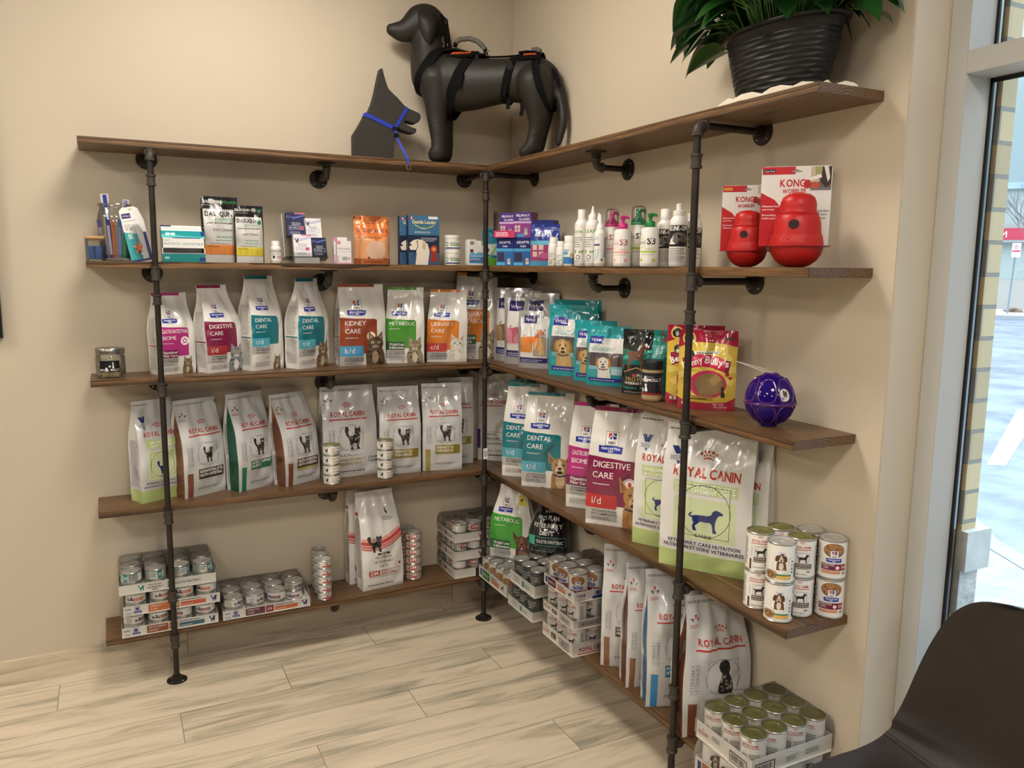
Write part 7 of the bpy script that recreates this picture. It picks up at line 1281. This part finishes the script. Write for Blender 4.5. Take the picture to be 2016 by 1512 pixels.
for i, c_ in enumerate(((-.405, -.175, 2.566), (-.165, -.392, 2.508), (-.262, -.300, 2.525))):
    q = [Vector((c_[0] + .010 * math.cos(a) * .743, c_[1] - .010 * math.cos(a) * .669, c_[2] + .010 * math.sin(a))) - O for a in [2 * PI * i_ / 18 for i_ in range(19)]]; MB().tube(q, .0018, 8, caps=False).build('metal_ring', CH, hz)
def onbody(x, y, z, side=-1):
    c_ = Vector((x, y, z)) - O; h, nn, ix, ds = bv.ray_cast(c_ + LAT * side * .3, -LAT * side); return h or c_
for (x, y, z), s_, rz in (((-.290, -.262, 2.500), (.030, .012, .022), -10), ((-.325, -.230, 2.40), (.022, .010, .060), 14), ((-.172, -.368, 2.455), (.026, .012, .034), -16), ((-.186, -.356, 2.37), (.016, .008, .07), 8)):
    p = onbody(x, y, z); M = Tr(*(p - LAT * .008)) @ Rz(-42) @ Ry(rz); MB().box(-s_[0] / 2, s_[0] / 2, -s_[1] / 2, s_[1] / 2, -s_[2] / 2, s_[2] / 2, M=M).build('buckle', BK if s_[2] < .05 else HB, hz, bevel=.002)
for a, b_ in (((-.197, -.375, 2.34), (-.201, -.385, 2.285)), ((-.150, -.415, 2.31), (-.160, -.425, 2.255)), ((-.052, -.490, 2.44), (-.040, -.535, 2.36))):
    A_, B_ = Vector(a) - O - LAT * .03, Vector(b_) - O - LAT * .03; MB().strip([A_, (A_ + B_) / 2 + Vector((.004, 0, 0)), B_], [tuple(-LAT)] * 3, .016, .003).build('loose_strap_end', HB, hz, smooth=False)
MB().tube([Vector(p) - O for p in ((-.078, -.480, 2.47), (-.052, -.512, 2.42), (-.050, -.525, 2.37), (-.062, -.520, 2.33))], .006, 8).build('tail_strap', HB, hz)
# planter --------------------------------------------------------------------
PX, PY = -.118, -1.835
t = thing('planter_cloth', 'crumpled cream cloth under the planter', 'cloth', (PX, PY, Z1 + .0003), 0)
n = 40; v = [(0, 0, .0035)]; f = []; rr = random.Random(6)
for ring_, (sc, zz) in enumerate(((.5, .0030), (.8, .0040), (.95, .0090), (1.0, .0060))):
    for i in range(n):
        a = 2 * PI * i / n; w_ = 1 + .07 * math.sin(a * 5 + 1) + .05 * math.sin(a * 9); rx, ry = .106 * min(1.03, w_), .214 * w_
        v.append((rx * sc * math.cos(a), ry * sc * math.sin(a), zz + (abs(math.sin(a * 7 + ring_)) * .010 if ring_ == 2 else 0)))
for i in range(n): f.append((0, 1 + i, 1 + (i + 1) % n))
for r_ in range(3):
    for i in range(n): a = 1 + r_ * n + i; b_ = 1 + r_ * n + (i + 1) % n; f.append((a, a + n, b_ + n, b_))
nb = len(v); v += [(x, y, .0) for x, y, z in v[-n:]]
for i in range(n): f.append((nb - n + i, nb + i, nb + (i + 1) % n, nb - n + (i + 1) % n))
f.append(tuple(nb + i for i in range(n))[::-1]); m = MB().add(v, f); o = m.build('cloth', P('cream cotton cloth', 'd8cdbb', rough=.9, bump=(40, .6, .003)), None); bpy.data.objects.remove(t); o.name = 'planter_cloth'; o.location = (PX, PY, Z1 + .0003); tag(o, 'crumpled cream cloth under the black planter', 'cloth')
MB_ = MB(); v = []; f = []; N_ = 96; rows = 46; H_ = .176
POT = P('black moulded plastic', '121110', rough=.42, spec=.4)
for j in range(rows + 1):
    q = j / rows; zz = q * H_ * .84; base = .70 + .24 * q ** .8
    for i in range(N_):
        a = 2 * PI * i / N_; wv = .0034 * abs(math.sin(q * PI * 12 + .5 * math.sin(a * 11 + 3 * (int(q * 12) % 2)))) if .02 < q < .97 else 0
        v.append(((.098 * base + wv) * math.cos(a), (.190 * base + wv) * math.sin(a), zz))
for zz, s_, e_ in ((.150, .955, 0), (.168, .985, 0), (.169, 1.06, 0), (.174, 1.085, 0), (.177, 1.08, 0), (.178, 1.0, 0), (.165, .93, 0), (.150, .90, 0)):
    v += [(.098 * s_ * math.cos(2 * PI * i / N_), .190 * s_ * math.sin(2 * PI * i / N_), zz) for i in range(N_)]
nr = len(v) // N_
for j in range(nr - 1):
    for i in range(N_): a = j * N_ + i; b_ = j * N_ + (i + 1) % N_; f.append((a, b_, b_ + N_, a + N_))
f.append(tuple(range(N_))[::-1])
pt = thing('planter', 'black oval woven-pattern planter with a leafy green plant', 'potted plant', (PX, PY, Z1 + .0068), 0)
MB().add(v, f).build('pot', POT, pt, angle=60); MB().lathe([(0, .154), (.9, .155)], 40, M=Matrix.Diagonal((.098, .190, 1, 1))).build('soil', P('potting soil', '2a2018', rough=.95, bump=(60, 1, .005)), pt)
LEAF = P('glossy leaf', '1f4a1c', rough=.3, coat=.4, var=.25); STEM = P('leaf stalk', '4f7a34', rough=.45); lm = MB(); st = MB(); rr = random.Random(12)
def leaf(tip_dir, base, L, W_, roll=0):
    """heart-shaped blade folded a little along the midrib and drooping to a point"""
    d = Vector(tip_dir).normalized(); s_ = d.cross(Vector((0, 0, 1))).normalized(); s_ = (Matrix.Rotation(roll, 3, d) @ s_); up = s_.cross(d).normalized(); V = []; F = []
    prof = [(-.16, .30), (-.10, .62), (.04, .86), (.20, .98), (.36, .96), (.52, .84), (.68, .62), (.82, .38), (.93, .16), (1.0, 0)]
    for q, w_ in prof:
        droop = -.30 * L * max(0, q) ** 2.2; c_ = Vector(base) + d * L * q + Vector((0, 0, droop)); wq = w_ * W_ / 2
        if q < 0: V += [c_ + s_ * wq * 1.2, Vector(base) + d * L * .02, c_ - s_ * wq * 1.2]
        else: V += [c_ + s_ * wq + up * wq * .28, c_, c_ - s_ * wq + up * wq * .28]
    for j in range(len(prof) - 1): a = j * 3; F += [(a, a + 1, a + 4, a + 3), (a + 1, a + 2, a + 5, a + 4)]
    lm.add(V, F)
spec = []
for i in range(105):
    a = rr.uniform(0, 2 * PI); rad = rr.uniform(.25, 1.0) ** .7; zz = rr.uniform(.24, .42) - rad * .03; ex = PX
    x = .14 * rad * math.cos(a); y = .31 * rad * math.sin(a)
    if x > .085: x = .085 - rr.uniform(0, .04)
    spec.append((x, y, zz, a, rr.uniform(.075, .125)))
# low leaves spilling to the left of the pot, as seen in front of the wall
for x, y, zz, a, L in ((-.03, .30, .30, 1.7, .13), (-.02, .245, .22, 1.9, .12), (-.05, .235, .235, 2.3, .10), (-.03, .20, .165, 2.0, .11), (-.06, .19, .22, 2.4, .09), (-.05, .27, .26, 1.4, .11), (-.07, -.07, .235, 4.1, .08), (-.05, -.20, .21, 4.7, .11), (-.01, -.24, .22, 4.9, .10), (-.03, -.22, .30, 4.4, .12), (.03, -.235, .17, 4.7, .085), (-.05, .225, .30, 2.2, .12), (-.02, .33, .34, 1.5, .13)): spec.append((x, y, zz, a, L))
for x, y, zz, a, L in spec:
    b0 = Vector((x * .35, y * .45, .155)); b1 = Vector((x, y, zz)); dn = rr.uniform(-.9, .1); leaf((math.cos(a) * (.2 if x > .04 else 1), math.sin(a), dn), b1, L, L * rr.uniform(.68, .85), rr.uniform(-.5, .5))
    st.tube([b0, (b0 + b1) / 2 + Vector((0, 0, .03)), b1], [.0022, .0018, .0014], 5)
lm.v = [(min(x_, .106), y_, z_) for x_, y_, z_ in lm.v]; st.v = [(min(x_, .105), y_, z_) for x_, y_, z_ in st.v]
lm.build('foliage', LEAF, pt, fix=False, angle=180); st.build('stalks', STEM, pt)
# ---------------------------------------------------------------- brown bucket chair by the window
ch = thing('bucket_chair', 'dark brown leatherette bucket chair with its back to the window', 'chair', (-.17, -2.535, 0), 0)
HIDE = P('dark brown leatherette', '2b2420', rough=.42, spec=.4, bump=(120, .25, .002), var=.10)
prof = [(-.275, .415, .175), (-.262, .437, .205), (-.20, .447, .235), (-.10, .438, .252), (.0, .428, .260), (.085, .436, .262), (.14, .468, .258), (.170, .52, .252), (.188, .58, .244), (.202, .66, .232), (.213, .73, .217), (.222, .795, .195), (.229, .842, .165), (.234, .872, .122), (.237, .886, .06)]
NU_ = 24; V = []; F = []; V2 = []; n_ = len(prof); fine = []
for i in range(n_ - 1):
    p0, p1, p2, p3 = (Vector(prof[max(i - 1, 0)]), Vector(prof[i]), Vector(prof[i + 1]), Vector(prof[min(i + 2, n_ - 1)]))
    for q in range(4): t_ = q / 4; fine.append(.5 * ((2 * p1) + (p2 - p0) * t_ + (2 * p0 - 5 * p1 + 4 * p2 - p3) * t_ * t_ + (3 * p1 - p0 - 3 * p2 + p3) * t_ ** 3))
fine.append(Vector(prof[-1])); nf = len(fine)
for j, (x, z, hw) in enumerate(fine):
    tt = fine[min(j + 1, nf - 1)] - fine[max(j - 1, 0)]; nx, nz = -tt.y, tt.x; ln = math.hypot(nx, nz); nx, nz = nx / ln, nz / ln     # toward the sitter
    for i in range(NU_ + 1):
        u = -1 + 2 * i / NU_; rise = .050 * abs(u) ** 2.6 * (1 if z < .5 else 1.15 - .6 * (z - .5) / .35); cx = x + nx * rise * 1.1; cz = z + nz * rise * 1.1
        ed = .012 * (1 - abs(u) ** 8) + .004; V.append((cx + nx * ed, u * hw, cz + nz * ed)); V2.append((cx - nx * ed, u * hw * 1.006, cz - nz * ed))
m = MB(); W_ = NU_ + 1; nv = len(V); m.v = V + V2
for j in range(nf - 1):
    for i in range(NU_): a = j * W_ + i; m.f += [(a, a + 1, a + W_ + 1, a + W_), (nv + a + W_, nv + a + W_ + 1, nv + a + 1, nv + a)]
for j in range(nf - 1):
    for i, s2 in ((0, 1), (NU_, 0)): a = j * W_ + i; m.f.append((a, a + W_, nv + a + W_, nv + a) if s2 else (nv + a, nv + a + W_, a + W_, a))
for i in range(NU_): m.f += [(nv + i, nv + i + 1, i + 1, i), ((nf - 1) * W_ + i, (nf - 1) * W_ + i + 1, nv + (nf - 1) * W_ + i + 1, nv + (nf - 1) * W_ + i)]
m.m = [0] * len(m.f); m.build('shell', HIDE, ch, angle=70)
js = 5 * 4 + 2; sm_ = MB(); sm_.tube([Vector(V[js * W_ + i]) + Vector((-.0005, 0, .0008)) for i in range(W_)], .0022, 6); sm_.build('seam', P('seam thread', '1a1512', rough=.6), ch)
js2 = js + 1; s2_ = MB()
for i in range(0, 120):
    u = i / 119 * (W_ - 1); a = int(min(u, W_ - 2)); q = u - a; p = Vector(V[js2 * W_ + a]).lerp(Vector(V[js2 * W_ + a + 1]), q); s2_.box(p.x - .0012, p.x + .0006, p.y - .0011, p.y + .0011, p.z - .0004, p.z + .0012)
s2_.build('stitching', P('stitch thread', '2a221c', rough=.7), ch, smooth=False)
LG = P('black steel leg', '161616', rough=.4, metal=.6)
for sx_, sy_ in ((-1, -1), (-1, 1), (1, -1), (1, 1)): MB().tube([(sx_ * .10, sy_ * .13, .418), (sx_ * .21, sy_ * .21, .006)], .010, 12).lathe([(.013, 0), (.013, .010), (.010, .014)], 12, M=Tr(sx_ * .211, sy_ * .2105, .0)).build('leg', LG, ch)
MB().tube([(-.10, -.13, .412), (.10, -.13, .412), (.10, .13, .412), (-.10, .13, .412), (-.10, -.13, .412)], .008, 8).build('under_frame', LG, ch)
# prototypes of the cans are no longer needed
for r in CANS.values():
    for o in list(r.children_recursive) + [r]: bpy.data.objects.remove(o)
